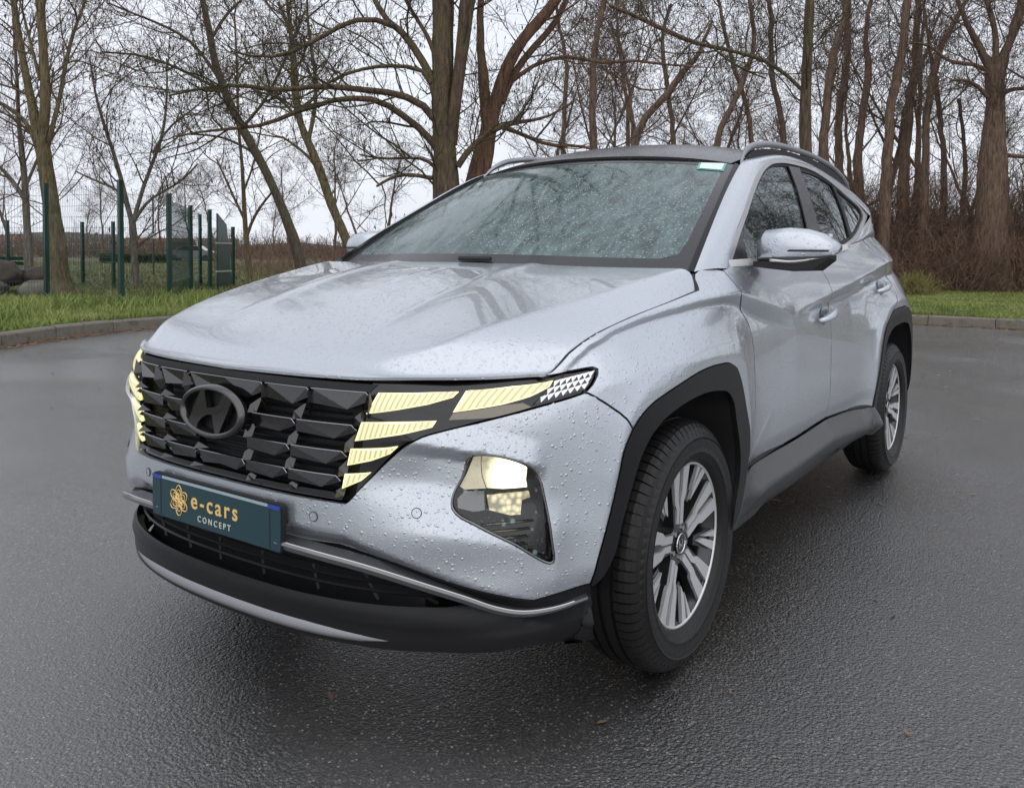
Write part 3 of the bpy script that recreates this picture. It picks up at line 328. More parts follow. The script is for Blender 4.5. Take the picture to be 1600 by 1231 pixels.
TREES=[('thick yellow-brown tree forking high beside the left fence post, ivy-free furrowed bark', 'bark_tan', 17.2, [[(-6.67, -15.4, -0.04, 0.27), (-6.65, -15.46, 0.47, 0.199), (-6.64, -15.55, 1.24, 0.18), (-6.6, -15.68, 2.14, 0.167), (-6.55, -15.81, 3.03, 0.167), (-6.53, -15.87, 3.36, 0.154)], [(-6.53, -15.86, 3.27, 0.129), (-6.43, -16.06, 3.93, 0.103), (-6.36, -16.23, 4.7, 0.09), (-6.25, -16.45, 5.6, 0.077), (-6.19, -16.6, 6.24, 0.071), (-6.05, -16.9, 7.65, 0.051), (-5.97, -17.17, 9.44, 0.026)], [(-6.55, -15.85, 3.32, 0.122), (-6.62, -15.81, 4.06, 0.109), (-6.64, -15.85, 4.96, 0.103), (-6.65, -15.91, 5.86, 0.096), (-6.65, -15.99, 6.89, 0.084), (-6.67, -16.09, 8.43, 0.058), (-6.76, -16.11, 10.35, 0.026)], [(-6.6, -15.76, 3.16, 0.064), (-6.73, -15.64, 3.94, 0.051), (-6.84, -15.57, 4.96, 0.045), (-6.93, -15.48, 5.61, 0.039), (-7.04, -15.37, 6.12, 0.032), (-7.22, -15.2, 7.28, 0.019)], [(-6.49, -15.9, 3.03, 0.058), (-6.35, -16.15, 3.67, 0.051), (-6.14, -16.48, 3.99, 0.045), (-5.8, -16.99, 4.3, 0.032)], [(-6.56, -15.93, 4.51, 0.039), (-6.42, -16.19, 5.34, 0.032), (-6.3, -16.42, 5.98, 0.026), (-6.17, -16.65, 6.62, 0.019)]], 1.0), ('thin grey tree left of the furrowed trunk, behind the mesh fence', 'bark_grey', 18.5, [[(-6.97, -17.24, -0.08, 0.117), (-6.96, -17.31, 0.69, 0.104), (-6.96, -17.39, 1.65, 0.09), (-6.96, -17.47, 2.62, 0.076), (-6.93, -17.6, 3.72, 0.055), (-6.94, -17.68, 4.83, 0.041), (-6.93, -17.79, 6.07, 0.028)], [(-6.97, -17.4, 2.07, 0.055), (-6.82, -17.67, 2.62, 0.048), (-6.67, -17.91, 2.96, 0.035), (-6.37, -18.38, 3.44, 0.021)], [(-6.97, -17.44, 2.48, 0.041), (-7.14, -17.26, 3.18, 0.035), (-7.23, -17.2, 4.0, 0.028), (-7.29, -17.19, 5.11, 0.021)]], 1.0), ('small open-crowned tree in the middle of the fenced lawn', 'bark_grey', 21.6, [[(-10.0, -18.32, 0.02, 0.121), (-10.02, -18.36, 0.8, 0.105), (-10.03, -18.4, 1.44, 0.105), (-10.02, -18.45, 1.84, 0.097)], [(-10.02, -18.43, 1.76, 0.073), (-9.9, -18.69, 2.81, 0.065), (-9.75, -19.0, 3.93, 0.048), (-9.6, -19.3, 4.98, 0.032), (-9.54, -19.46, 5.95, 0.024)], [(-10.04, -18.42, 1.85, 0.065), (-10.23, -18.24, 2.9, 0.056), (-10.39, -18.06, 3.7, 0.048), (-10.49, -18.03, 4.99, 0.032), (-10.47, -18.15, 6.12, 0.024)], [(-10.01, -18.45, 1.73, 0.048), (-9.8, -18.82, 2.57, 0.04), (-9.44, -19.36, 2.85, 0.032), (-9.08, -19.89, 3.12, 0.024)], [(-10.05, -18.4, 1.85, 0.056), (-10.35, -18.02, 2.41, 0.04), (-10.73, -17.5, 2.74, 0.032), (-11.12, -16.99, 3.23, 0.024)], [(-10.37, -18.09, 3.54, 0.04), (-10.61, -17.79, 4.19, 0.032), (-10.98, -17.31, 4.76, 0.024), (-11.38, -16.81, 5.49, 0.016)]], 1.0), ('slim tree right of the last fence post, growing at the hedge bank', 'bark_tan', 27, [[(-15.13, -20.43, 0.12, 0.121), (-15.13, -20.52, 1.15, 0.101), (-15.12, -20.63, 2.35, 0.081), (-15.12, -20.74, 3.76, 0.061), (-15.1, -20.89, 5.17, 0.05), (-15.13, -20.98, 6.79, 0.04), (-15.14, -21.11, 8.6, 0.03)], [(-15.13, -20.55, 1.55, 0.061), (-15.39, -20.25, 2.36, 0.05), (-15.7, -19.86, 2.97, 0.04)], [(-15.13, -20.58, 1.95, 0.05), (-14.91, -20.98, 2.96, 0.04), (-14.69, -21.38, 3.96, 0.03)], [(-15.12, -20.68, 2.96, 0.04), (-15.39, -20.39, 4.17, 0.03), (-15.57, -20.24, 5.38, 0.03)]], 1.0), ('dark slender tree leaning left above the far front wing', 'bark_dark', 22, [[(-12.72, -15.17, 0.34, 0.164), (-12.64, -15.36, 1.24, 0.148), (-12.46, -15.69, 2.22, 0.132), (-12.23, -16.1, 3.25, 0.123), (-11.95, -16.59, 4.27, 0.115), (-11.71, -17.0, 5.25, 0.107), (-11.59, -17.25, 6.07, 0.099), (-11.54, -17.38, 6.8, 0.09), (-11.47, -17.54, 7.54, 0.082), (-11.36, -17.8, 8.85, 0.066), (-11.33, -18.01, 10.82, 0.041)], [(-11.73, -16.98, 5.16, 0.049), (-11.25, -17.69, 5.6, 0.041), (-10.7, -18.51, 5.97, 0.033), (-10.13, -19.32, 6.01, 0.025)], [(-11.67, -17.08, 5.41, 0.049), (-11.19, -17.86, 6.55, 0.041), (-10.64, -18.68, 7.03, 0.033), (-10.09, -19.5, 7.43, 0.025)], [(-11.57, -17.32, 6.56, 0.049), (-11.88, -16.94, 7.38, 0.041), (-12.28, -16.43, 8.05, 0.033)], [(-12.13, -16.28, 3.61, 0.041), (-11.67, -16.96, 4.02, 0.033), (-11.2, -17.64, 4.09, 0.025)], [(-11.96, -16.57, 4.27, 0.049), (-12.37, -16.06, 5.09, 0.041), (-12.68, -15.69, 6.08, 0.033), (-13.01, -15.32, 7.24, 0.025)]], 1.0), ('pale-barked leaning tree between the dark slender one and the double trunk', 'bark_tan', 20, [[(-12.08, -12.62, 0.58, 0.134), (-11.96, -12.85, 1.39, 0.127), (-11.83, -13.09, 2.06, 0.12), (-11.67, -13.39, 2.96, 0.112), (-11.54, -13.63, 3.62, 0.105), (-11.44, -13.82, 4.15, 0.09), (-11.42, -13.91, 4.89, 0.067), (-11.4, -14.0, 5.79, 0.052), (-11.37, -14.13, 6.68, 0.045), (-11.32, -14.29, 7.87, 0.03)], [(-11.42, -13.85, 4.22, 0.067), (-11.36, -14.02, 5.19, 0.06), (-11.36, -14.09, 6.08, 0.045), (-11.2, -14.39, 6.98, 0.037)], [(-11.53, -13.66, 3.7, 0.06), (-11.64, -13.57, 4.6, 0.052), (-11.64, -13.65, 5.49, 0.045), (-11.57, -13.83, 6.53, 0.037), (-11.57, -13.92, 7.73, 0.022)], [(-11.67, -13.39, 2.96, 0.045), (-11.43, -13.77, 3.47, 0.037), (-11.18, -14.15, 3.77, 0.03)], [(-11.45, -13.8, 4.15, 0.037), (-11.21, -14.18, 4.59, 0.03), (-10.89, -14.69, 5.18, 0.022), (-10.66, -15.09, 6.07, 0.022)]], 1.0), ('massive double-trunked tree with mossy arching limbs behind the windscreen', 'bark_moss', 14.6, [[(-9.13, -7.42, 0.86, 0.316), (-9.15, -7.47, 1.73, 0.284), (-9.15, -7.51, 2.27, 0.256), (-9.16, -7.55, 2.82, 0.229), (-9.17, -7.56, 3.25, 0.207)], [(-9.13, -7.6, 2.93, 0.164), (-9.16, -7.63, 3.8, 0.175), (-9.2, -7.63, 4.56, 0.207), (-9.23, -7.66, 5.43, 0.229), (-9.25, -7.72, 6.63, 0.196), (-9.38, -7.71, 8.7, 0.131), (-9.55, -7.7, 11.54, 0.076), (-9.7, -7.79, 15.24, 0.027)], [(-9.22, -7.47, 2.98, 0.12), (-9.3, -7.42, 3.8, 0.12), (-9.39, -7.36, 4.56, 0.125), (-9.48, -7.3, 5.44, 0.147), (-9.63, -7.19, 6.75, 0.12), (-9.85, -7.04, 8.71, 0.093), (-10.12, -6.93, 11.98, 0.055), (-10.47, -6.68, 15.25, 0.022)], [(-9.33, -7.65, 7.07, 0.098), (-8.9, -8.44, 9.13, 0.076), (-8.48, -9.24, 11.74, 0.055), (-8.01, -10.15, 14.67, 0.027)], [(-9.3, -7.77, 8.05, 0.087), (-9.07, -8.31, 10.66, 0.065), (-8.86, -8.86, 13.7, 0.044), (-8.66, -9.44, 17.4, 0.022)], [(-8.88, -8.42, 8.69, 0.049), (-8.19, -9.56, 10.64, 0.038), (-7.62, -10.51, 12.37, 0.027), (-7.05, -11.47, 14.11, 0.016)], [(-8.58, -9.03, 10.87, 0.044), (-8.12, -9.8, 12.38, 0.033), (-7.87, -10.31, 14.12, 0.027), (-7.63, -10.83, 16.3, 0.016)], [(-9.33, -7.8, 8.92, 0.065), (-9.49, -7.82, 11.97, 0.049), (-9.34, -8.29, 15.24, 0.033), (-9.33, -8.58, 18.5, 0.016)], [(-9.76, -7.1, 7.84, 0.076), (-10.42, -6.32, 9.81, 0.055), (-10.93, -5.77, 11.99, 0.027)], [(-9.13, -7.62, 3.2, 0.093), (-9.1, -7.71, 3.8, 0.082), (-9.06, -7.8, 4.14, 0.082), (-8.93, -8.01, 4.56, 0.076), (-8.82, -8.2, 4.86, 0.071), (-8.71, -8.36, 5.01, 0.065), (-8.58, -8.57, 5.33, 0.055), (-8.5, -8.72, 5.64, 0.049)], [(-8.73, -8.33, 4.97, 0.06), (-8.61, -8.52, 5.04, 0.055), (-8.42, -8.78, 5.03, 0.049), (-8.26, -9.0, 4.93, 0.049), (-8.08, -9.25, 4.74, 0.044), (-7.92, -9.46, 4.56, 0.044), (-7.71, -9.74, 4.37, 0.038), (-7.49, -10.06, 4.31, 0.022), (-7.24, -10.41, 4.36, 0.016)], [(-9.14, -7.6, 3.09, 0.087), (-9.06, -7.75, 3.47, 0.076), (-8.91, -7.98, 3.68, 0.071), (-8.72, -8.25, 3.79, 0.065), (-8.47, -8.61, 3.85, 0.06), (-8.22, -8.97, 3.88, 0.055), (-7.91, -9.41, 3.86, 0.049), (-7.59, -9.86, 3.79, 0.044), (-7.34, -10.22, 3.84, 0.038), (-7.03, -10.66, 3.76, 0.027), (-6.71, -11.1, 3.59, 0.016)], [(-9.13, -7.59, 2.76, 0.082), (-9.0, -7.8, 3.09, 0.071), (-8.83, -8.06, 3.36, 0.065), (-8.66, -8.31, 3.57, 0.06), (-8.53, -8.51, 3.68, 0.06), (-8.34, -8.78, 3.71, 0.055), (-8.15, -9.05, 3.67, 0.049), (-7.99, -9.27, 3.56, 0.044), (-7.77, -9.58, 3.42, 0.044), (-7.58, -9.84, 3.25, 0.038), (-7.32, -10.19, 3.13, 0.033), (-7.01, -10.64, 3.05, 0.022), (-6.75, -10.99, 2.94, 0.016)], [(-9.05, -7.79, 4.01, 0.049), (-8.99, -7.91, 4.21, 0.044), (-8.8, -8.18, 4.29, 0.038), (-8.61, -8.45, 4.29, 0.038), (-8.39, -8.76, 4.22, 0.033), (-8.23, -8.98, 4.13, 0.033), (-8.04, -9.24, 3.96, 0.027), (-7.84, -9.5, 3.77, 0.022)], [(-9.12, -7.58, 2.43, 0.044), (-8.97, -7.81, 2.7, 0.033), (-8.78, -8.08, 2.74, 0.027), (-8.5, -8.48, 2.74, 0.022), (-8.31, -8.75, 2.8, 0.016)], [(-9.1, -7.59, 2.38, 0.049), (-8.93, -7.85, 2.43, 0.038), (-8.68, -8.2, 2.42, 0.033), (-8.48, -8.46, 2.24, 0.022)], [(-8.55, -8.41, 2.74, 0.016), (-8.31, -8.75, 2.67, 0.016)], [(-9.17, -7.64, 4.15, 0.049), (-9.05, -7.86, 4.78, 0.044), (-8.92, -8.08, 5.21, 0.038), (-8.81, -8.27, 5.64, 0.033)], [(-9.28, -7.36, 2.6, 0.065), (-9.41, -7.19, 2.91, 0.06), (-9.61, -6.93, 3.21, 0.049), (-9.83, -6.63, 3.37, 0.044), (-10.15, -6.19, 3.49, 0.027), (-10.48, -5.75, 3.82, 0.016)]], 1.0), ('reddish stringy-barked tree right of the double trunk, splitting into curved stems', 'bark_red', 15.4, [[(-9.95, -7.67, 1.07, 0.299), (-10.05, -7.61, 1.99, 0.265), (-10.14, -7.53, 2.63, 0.23), (-10.23, -7.44, 3.2, 0.184), (-10.27, -7.41, 3.49, 0.161)], [(-10.23, -7.46, 3.37, 0.127), (-10.22, -7.54, 4.18, 0.115), (-10.23, -7.6, 4.98, 0.081), (-10.25, -7.62, 5.67, 0.069), (-10.32, -7.63, 7.05, 0.063), (-10.44, -7.63, 9.12, 0.046), (-10.66, -7.6, 12.57, 0.023)], [(-10.26, -7.41, 3.32, 0.15), (-10.36, -7.32, 3.95, 0.138), (-10.51, -7.15, 4.53, 0.127), (-10.72, -6.9, 5.05, 0.115), (-10.93, -6.63, 5.45, 0.109), (-11.14, -6.38, 5.92, 0.098), (-11.54, -5.9, 7.07, 0.075), (-11.93, -5.5, 9.15, 0.052), (-12.31, -5.24, 12.6, 0.023)], [(-10.39, -7.27, 3.84, 0.086), (-10.56, -7.08, 4.41, 0.075), (-10.77, -6.81, 4.88, 0.069), (-10.96, -6.57, 5.23, 0.063), (-11.09, -6.41, 5.63, 0.058), (-11.21, -6.29, 6.15, 0.046)], [(-10.45, -7.21, 4.13, 0.052), (-10.66, -6.94, 4.39, 0.046), (-10.86, -6.66, 4.56, 0.04), (-11.13, -6.28, 4.62, 0.04), (-11.32, -6.0, 4.54, 0.035), (-11.48, -5.76, 4.49, 0.035), (-11.72, -5.43, 4.51, 0.029), (-11.98, -5.05, 4.44, 0.023), (-12.31, -4.58, 4.38, 0.017)], [(-10.29, -7.37, 3.43, 0.058), (-10.49, -7.09, 3.34, 0.046), (-10.68, -6.8, 3.2, 0.04), (-10.89, -6.49, 3.06, 0.04), (-11.14, -6.13, 3.05, 0.029), (-11.47, -5.66, 2.88, 0.023)], [(-11.45, -5.81, 4.5, 0.023), (-11.71, -5.42, 4.2, 0.023), (-11.9, -5.13, 4.07, 0.017), (-12.1, -4.85, 4.1, 0.012)]], 1.0), ('mossy tree with a long bough slanting down across the wood', 'bark_moss', 19, [[(-17.02, -3.83, 0.56, 0.213), (-17.17, -3.74, 2.12, 0.17), (-17.19, -3.85, 3.96, 0.142), (-17.27, -3.86, 5.38, 0.128), (-17.35, -3.86, 6.8, 0.106), (-17.44, -3.87, 8.5, 0.071)], [(-17.25, -3.83, 4.67, 0.05), (-16.85, -4.46, 5.37, 0.05), (-16.37, -5.17, 5.72, 0.05), (-15.93, -5.82, 5.93, 0.057), (-15.57, -6.35, 6.23, 0.064), (-15.26, -6.83, 6.55, 0.057), (-14.86, -7.42, 6.9, 0.043)], [(-15.97, -5.76, 5.9, 0.028), (-16.36, -5.16, 5.37, 0.028), (-16.76, -4.57, 5.09, 0.021)]], 1.0), ('straight brown trunk just above the centre of the car roof', 'bark_brown', 25, [[(-19.59, -10.58, 0.02, 0.21), (-19.68, -10.68, 2.82, 0.168), (-19.77, -10.77, 5.54, 0.121), (-19.87, -10.75, 7.03, 0.112), (-20.08, -10.57, 8.53, 0.084), (-20.3, -10.4, 10.39, 0.047)]], 1.0), ('thin brown trunk nearest the mossy double tree in the wood', 'bark_brown', 27, [[(-20.87, -12.24, 0.01, 0.126), (-20.96, -12.32, 2.69, 0.101), (-21.05, -12.4, 5.27, 0.091), (-21.18, -12.37, 7.09, 0.081), (-21.08, -12.61, 8.3, 0.061), (-21.03, -12.84, 10.31, 0.03)]], 1.0), ('trunk leaning right over the middle of the car roof', 'bark_brown', 24, [[(-19.06, -9.6, 0.02, 0.157), (-19.35, -9.37, 2.46, 0.126), (-19.65, -9.15, 4.84, 0.126), (-20.03, -8.66, 5.65, 0.126), (-20.33, -8.29, 6.32, 0.108), (-20.58, -7.97, 6.79, 0.081), (-20.87, -7.63, 7.72, 0.045)]], 1.0), ('trunk leaning right that crosses its neighbour above the roof', 'bark_brown', 25, [[(-21.25, -8.21, 0.02, 0.163), (-21.6, -7.91, 2.46, 0.131), (-21.94, -7.61, 4.83, 0.112), (-22.31, -7.2, 6.14, 0.103), (-22.59, -6.91, 7.45, 0.084), (-22.56, -7.04, 8.57, 0.065), (-22.55, -7.19, 10.25, 0.037)]], 1.0), ('trunk leaning left that crosses its neighbour above the roof', 'bark_brown', 26, [[(-23.31, -7.02, 0.02, 0.146), (-23.31, -7.24, 2.83, 0.117), (-23.32, -7.45, 5.56, 0.087), (-23.15, -7.8, 6.92, 0.087), (-23.01, -8.1, 8.08, 0.068), (-22.95, -8.25, 8.85, 0.058), (-22.87, -8.5, 10.6, 0.029)]], 1.0), ('wood trunk standing above the front roof rail end', 'bark_brown', 27, [[(-24.84, -6.57, 0.01, 0.177), (-24.88, -6.75, 2.82, 0.141), (-24.91, -6.93, 5.54, 0.111), (-24.79, -7.21, 6.95, 0.101), (-24.79, -7.32, 8.36, 0.091), (-24.72, -7.54, 9.77, 0.061)]], 1.0), ('forked trunk above the side roof rail, first of the dense row', 'bark_brown', 25, [[(-23.46, -5.06, 0.02, 0.257), (-23.55, -5.16, 2.85, 0.205), (-23.63, -5.27, 5.6, 0.149), (-23.73, -5.24, 6.91, 0.14), (-23.93, -5.05, 8.03, 0.112), (-24.11, -4.89, 9.34, 0.075)]], 1.0), ('straight trunk second in the dense row right of the rail', 'bark_brown', 27, [[(-25.79, -5.22, 0.02, 0.227), (-25.92, -5.26, 2.83, 0.182), (-26.04, -5.31, 5.56, 0.141), (-26.2, -5.22, 7.28, 0.131), (-26.28, -5.22, 8.59, 0.111), (-26.36, -5.25, 10.4, 0.071)]], 1.0), ('trunk with a bulging knee third in the dense row', 'bark_brown', 26, [[(-25.04, -4.56, 0.02, 0.219), (-25.19, -4.55, 2.65, 0.175), (-25.34, -4.55, 5.21, 0.136), (-25.49, -4.46, 6.76, 0.126), (-25.45, -4.59, 7.73, 0.087), (-25.56, -4.53, 8.9, 0.068), (-25.65, -4.52, 10.45, 0.039)]], 1.0), ('straight dark trunk behind the rear quarter window', 'bark_brown', 24, [[(-23.36, -3.46, 0.02, 0.247), (-23.46, -3.48, 2.14, 0.197), (-23.57, -3.5, 4.19, 0.161), (-23.74, -3.41, 6.16, 0.152), (-23.92, -3.31, 7.95, 0.143), (-24.06, -3.28, 10.1, 0.081)]], 1.0), ('slightly leaning trunk close beside the straight dark one', 'bark_brown', 26, [[(-25.74, -3.55, 0.02, 0.291), (-25.9, -3.5, 2.27, 0.233), (-26.06, -3.45, 4.45, 0.175), (-26.24, -3.36, 6.39, 0.155), (-26.33, -3.35, 7.94, 0.126), (-26.45, -3.36, 10.08, 0.078)]], 1.0), ('trunk that bends to the right near the thicket', 'bark_brown', 25, [[(-25.01, -2.85, 0.02, 0.234), (-25.12, -2.84, 1.93, 0.187), (-25.23, -2.83, 3.76, 0.131), (-25.42, -2.71, 5.63, 0.131), (-25.67, -2.5, 7.31, 0.112), (-26.09, -2.01, 8.63, 0.084), (-26.5, -1.51, 9.75, 0.047)]], 1.0), ('short-crowned trunk rising from the thicket left of the stout tree', 'bark_brown', 28, [[(-28.75, -2.74, 0.01, 0.209), (-28.87, -2.71, 1.67, 0.167), (-28.98, -2.68, 3.25, 0.126), (-28.98, -2.85, 5.34, 0.105), (-28.93, -3.05, 7.01, 0.084), (-28.8, -3.39, 8.89, 0.052)]], 1.0), ('thin trunk rising from the thicket close to the stout tree', 'bark_brown', 29, [[(-30.23, -2.37, 0.01, 0.176), (-30.33, -2.35, 1.5, 0.141), (-30.43, -2.33, 2.9, 0.108), (-30.53, -2.31, 4.41, 0.087), (-30.45, -2.6, 6.58, 0.065)]], 1.0), ('very thin trunk above the roof centre between two thicker ones', 'bark_brown', 28, [[(-22.81, -11.22, 0.01, 0.131), (-22.92, -11.32, 3.19, 0.105), (-23.03, -11.42, 6.28, 0.073), (-22.95, -11.64, 7.74, 0.063), (-22.94, -11.8, 9.41, 0.042)]], 1.0), ('slim wavy trunk above the roof, left of the crossing pair', 'bark_brown', 27, [[(-22.73, -9.59, 0.02, 0.151), (-22.86, -9.64, 2.9, 0.121), (-22.99, -9.68, 5.71, 0.091), (-22.91, -9.93, 7.32, 0.081), (-23.13, -9.74, 8.94, 0.061)]], 1.0), ('stout ridged tree with a swollen head at the right edge', 'bark_brown', 24, [[(-25.1, -0.98, 0.02, 0.789), (-25.17, -1.0, 1.53, 0.556), (-25.25, -1.01, 2.96, 0.484), (-25.32, -1.01, 4.4, 0.377), (-25.39, -1.0, 5.38, 0.305), (-25.41, -1.03, 6.19, 0.305), (-25.43, -1.05, 6.72, 0.251)], [(-25.37, -1.09, 6.19, 0.143), (-25.17, -1.44, 6.9, 0.126), (-24.97, -1.78, 7.61, 0.09), (-24.8, -2.07, 8.33, 0.072), (-24.63, -2.4, 9.4, 0.045)], [(-25.44, -1.01, 6.37, 0.161), (-25.64, -0.78, 7.09, 0.134), (-25.82, -0.59, 7.81, 0.108), (-25.95, -0.48, 8.88, 0.072)], [(-25.4, -1.07, 6.55, 0.126), (-25.45, -1.07, 7.44, 0.099), (-25.4, -1.22, 8.34, 0.081), (-25.37, -1.39, 9.77, 0.045)], [(-25.33, -1.15, 6.28, 0.081), (-25.05, -1.57, 6.54, 0.072), (-24.75, -2.01, 6.62, 0.063), (-24.45, -2.47, 7.07, 0.054), (-24.15, -2.92, 7.2, 0.036)], [(-25.35, -1.06, 5.47, 0.081), (-25.13, -1.4, 5.82, 0.072), (-24.94, -1.7, 6.04, 0.054), (-24.62, -2.14, 6.0, 0.036)], [(-25.44, -0.95, 5.65, 0.081), (-25.75, -0.52, 5.84, 0.072), (-26.16, 0.08, 5.66, 0.054)], [(-25.38, -0.9, 4.04, 0.081), (-25.69, -0.45, 3.95, 0.072), (-26.21, 0.28, 4.05, 0.054)]], 1.0), ('second stem close behind the stout tree at the right edge', 'bark_brown', 25, [[(-26.61, -0.56, 0.02, 0.318), (-26.67, -0.68, 2.48, 0.243), (-26.66, -0.82, 3.97, 0.205), (-26.63, -0.95, 5.09, 0.149), (-26.77, -0.87, 6.59, 0.112), (-26.98, -0.69, 8.08, 0.084), (-27.15, -0.59, 9.76, 0.047)]], 1.0)]
POSTS={'front': [(-4.7, -15.33), (-5.96, -14.58), (-6.2, -12.47), (-7.61, -13.18), (-9.91, -15.85), (-10.78, -16.34), (-12.75, -18.06)], 'back': [(-8.07, -20.72), (-9.52, -19.89), (-9.69, -18.75)]}
KERB=[(9.0, -5.2), (5.0, -6.3), (1.0, -7.5), (-2.48, -8.65), (-3.72, -9.3), (-4.88, -9.55), (-8.0, -9.4), (-10.8, -8.0), (-12.8, -5.2), (-13.6, -2.5), (-13.62, -0.87), (-13.59, 0.72), (-13.4, 3.2), (-12.8, 7.0), (-11.5, 12.0), (-9.0, 18.0), (-5.0, 25.0)]
# ================================================================ helpers
def tag(o,label=None,cat=None,group=None,kind=None):
    if label: o['label']=label
    if cat: o['category']=cat
    if group: o['group']=group
    if kind: o['kind']=kind
    return o
def empty(name,loc=(0,0,0),**k):
    o=bpy.data.objects.new(name,None); o.location=loc; COL.objects.link(o); o.empty_display_size=.2
    return tag(o,**k)
def link(name,me,parent=None,**k):
    o=bpy.data.objects.new(name,me); COL.objects.link(o)
    if parent is not None: o.parent=parent; o.matrix_parent_inverse=PINV.get(parent.name,Matrix())
    return tag(o,**k)
PINV={}
def world_parent(o): PINV[o.name]=Matrix.Translation(-Vector(o.location))
def mesh(name,V,F,mat=None,parent=None,smooth=True,normals=None,mats=None,mi=None,**k):
    me=bpy.data.meshes.new(name); me.from_pydata([tuple(map(float,v)) for v in V],[],[tuple(map(int,f)) for f in F])
    for m_ in (mats or ([mat] if mat else [])): me.materials.append(m_)
    if smooth: me.polygons.foreach_set('use_smooth',[True]*len(me.polygons))
    if mi is not None: me.polygons.foreach_set('material_index',mi)
    me.update()
    if normals is not None: me.normals_split_custom_set_from_vertices([tuple(n) for n in normals])
    return link(name,me,parent,**k)
def quickmesh(name,V,F4,mat,parent=None,smooth=True,**k):
    """V (n,3) array, F (m,3|4) int array, fast"""
    V=np.asarray(V,np.float32); F=np.asarray(F4,np.int32); me=bpy.data.meshes.new(name); m_,c=F.shape
    me.vertices.add(len(V)); me.vertices.foreach_set('co',V.ravel())
    me.loops.add(m_*c); me.loops.foreach_set('vertex_index',F.ravel())
    me.polygons.add(m_); me.polygons.foreach_set('loop_start',np.arange(m_,dtype=np.int32)*c); me.polygons.foreach_set('loop_total',np.full(m_,c,np.int32))
    if smooth: me.polygons.foreach_set('use_smooth',np.ones(m_,bool))
    me.materials.append(mat); me.update(calc_edges=True); me.validate()
    return link(name,me,parent,**k)
def sm(pts,h=.02,closed=False):
    """Catmull-Rom through points, resampled about h apart"""
    P=np.asarray(pts,float); n=len(P)
    if n<3: 
        k=max(1,int(np.ceil(np.linalg.norm(P[-1]-P[0])/h))); return np.array([P[0]+(P[-1]-P[0])*i/k for i in range(k+1)])
    out=[]
    for i in range(n-1 if not closed else n):
        p1=P[i]; p2=P[(i+1)%n]; p0=P[i-1] if (i>0 or closed) else 2*p1-p2; p3=P[(i+2)%n] if (i+2<n or closed) else 2*p2-p1
        k=max(1,int(np.ceil(np.linalg.norm(p2-p1)/h))); d1=max(np.linalg.norm(p1-p0),1e-6); d2=max(np.linalg.norm(p2-p1),1e-6); d3=max(np.linalg.norm(p3-p2),1e-6)
        m1=((p2-p1)/d2*d1+(p1-p0)/d1*d2)/(d1+d2)*d2; m2=((p3-p2)/d3*d2+(p2-p1)/d2*d3)/(d2+d3)*d2
        for j in range(k):
            t=j/k; out.append((2*t**3-3*t**2+1)*p1+(t**3-2*t**2+t)*m1+(-2*t**3+3*t**2)*p2+(t**3-t**2)*m2)
    if not closed: out.append(P[-1])
    return np.array(out)
def poly_area(q): x,y=q[:,0],q[:,1]; return .5*np.sum(x*np.roll(y,-1)-np.roll(x,-1)*y)
def pip(P,q):
    x,y=P[:,0],P[:,1]; ins=np.zeros(len(P),bool); n=len(q); j=n-1
    for i in range(n):
        xi,yi=q[i]; xj,yj=q[j]
        c=((yi>y)!=(yj>y))&(x<(xj-xi)*(y-yi)/((yj-yi) or 1e-12)+xi); ins^=c; j=i
    return ins
def dens(q,h,K):
    """densify a closed param polygon so edges are < h in metres"""
    out=[]; n=len(q)
    for i in range(n):
        a=q[i]; b=q[(i+1)%n]; k=max(1,int(np.ceil(np.linalg.norm((b-a)*K)/h)))
        for j in range(k): out.append(a+(b-a)*j/k)
    return np.array(out)
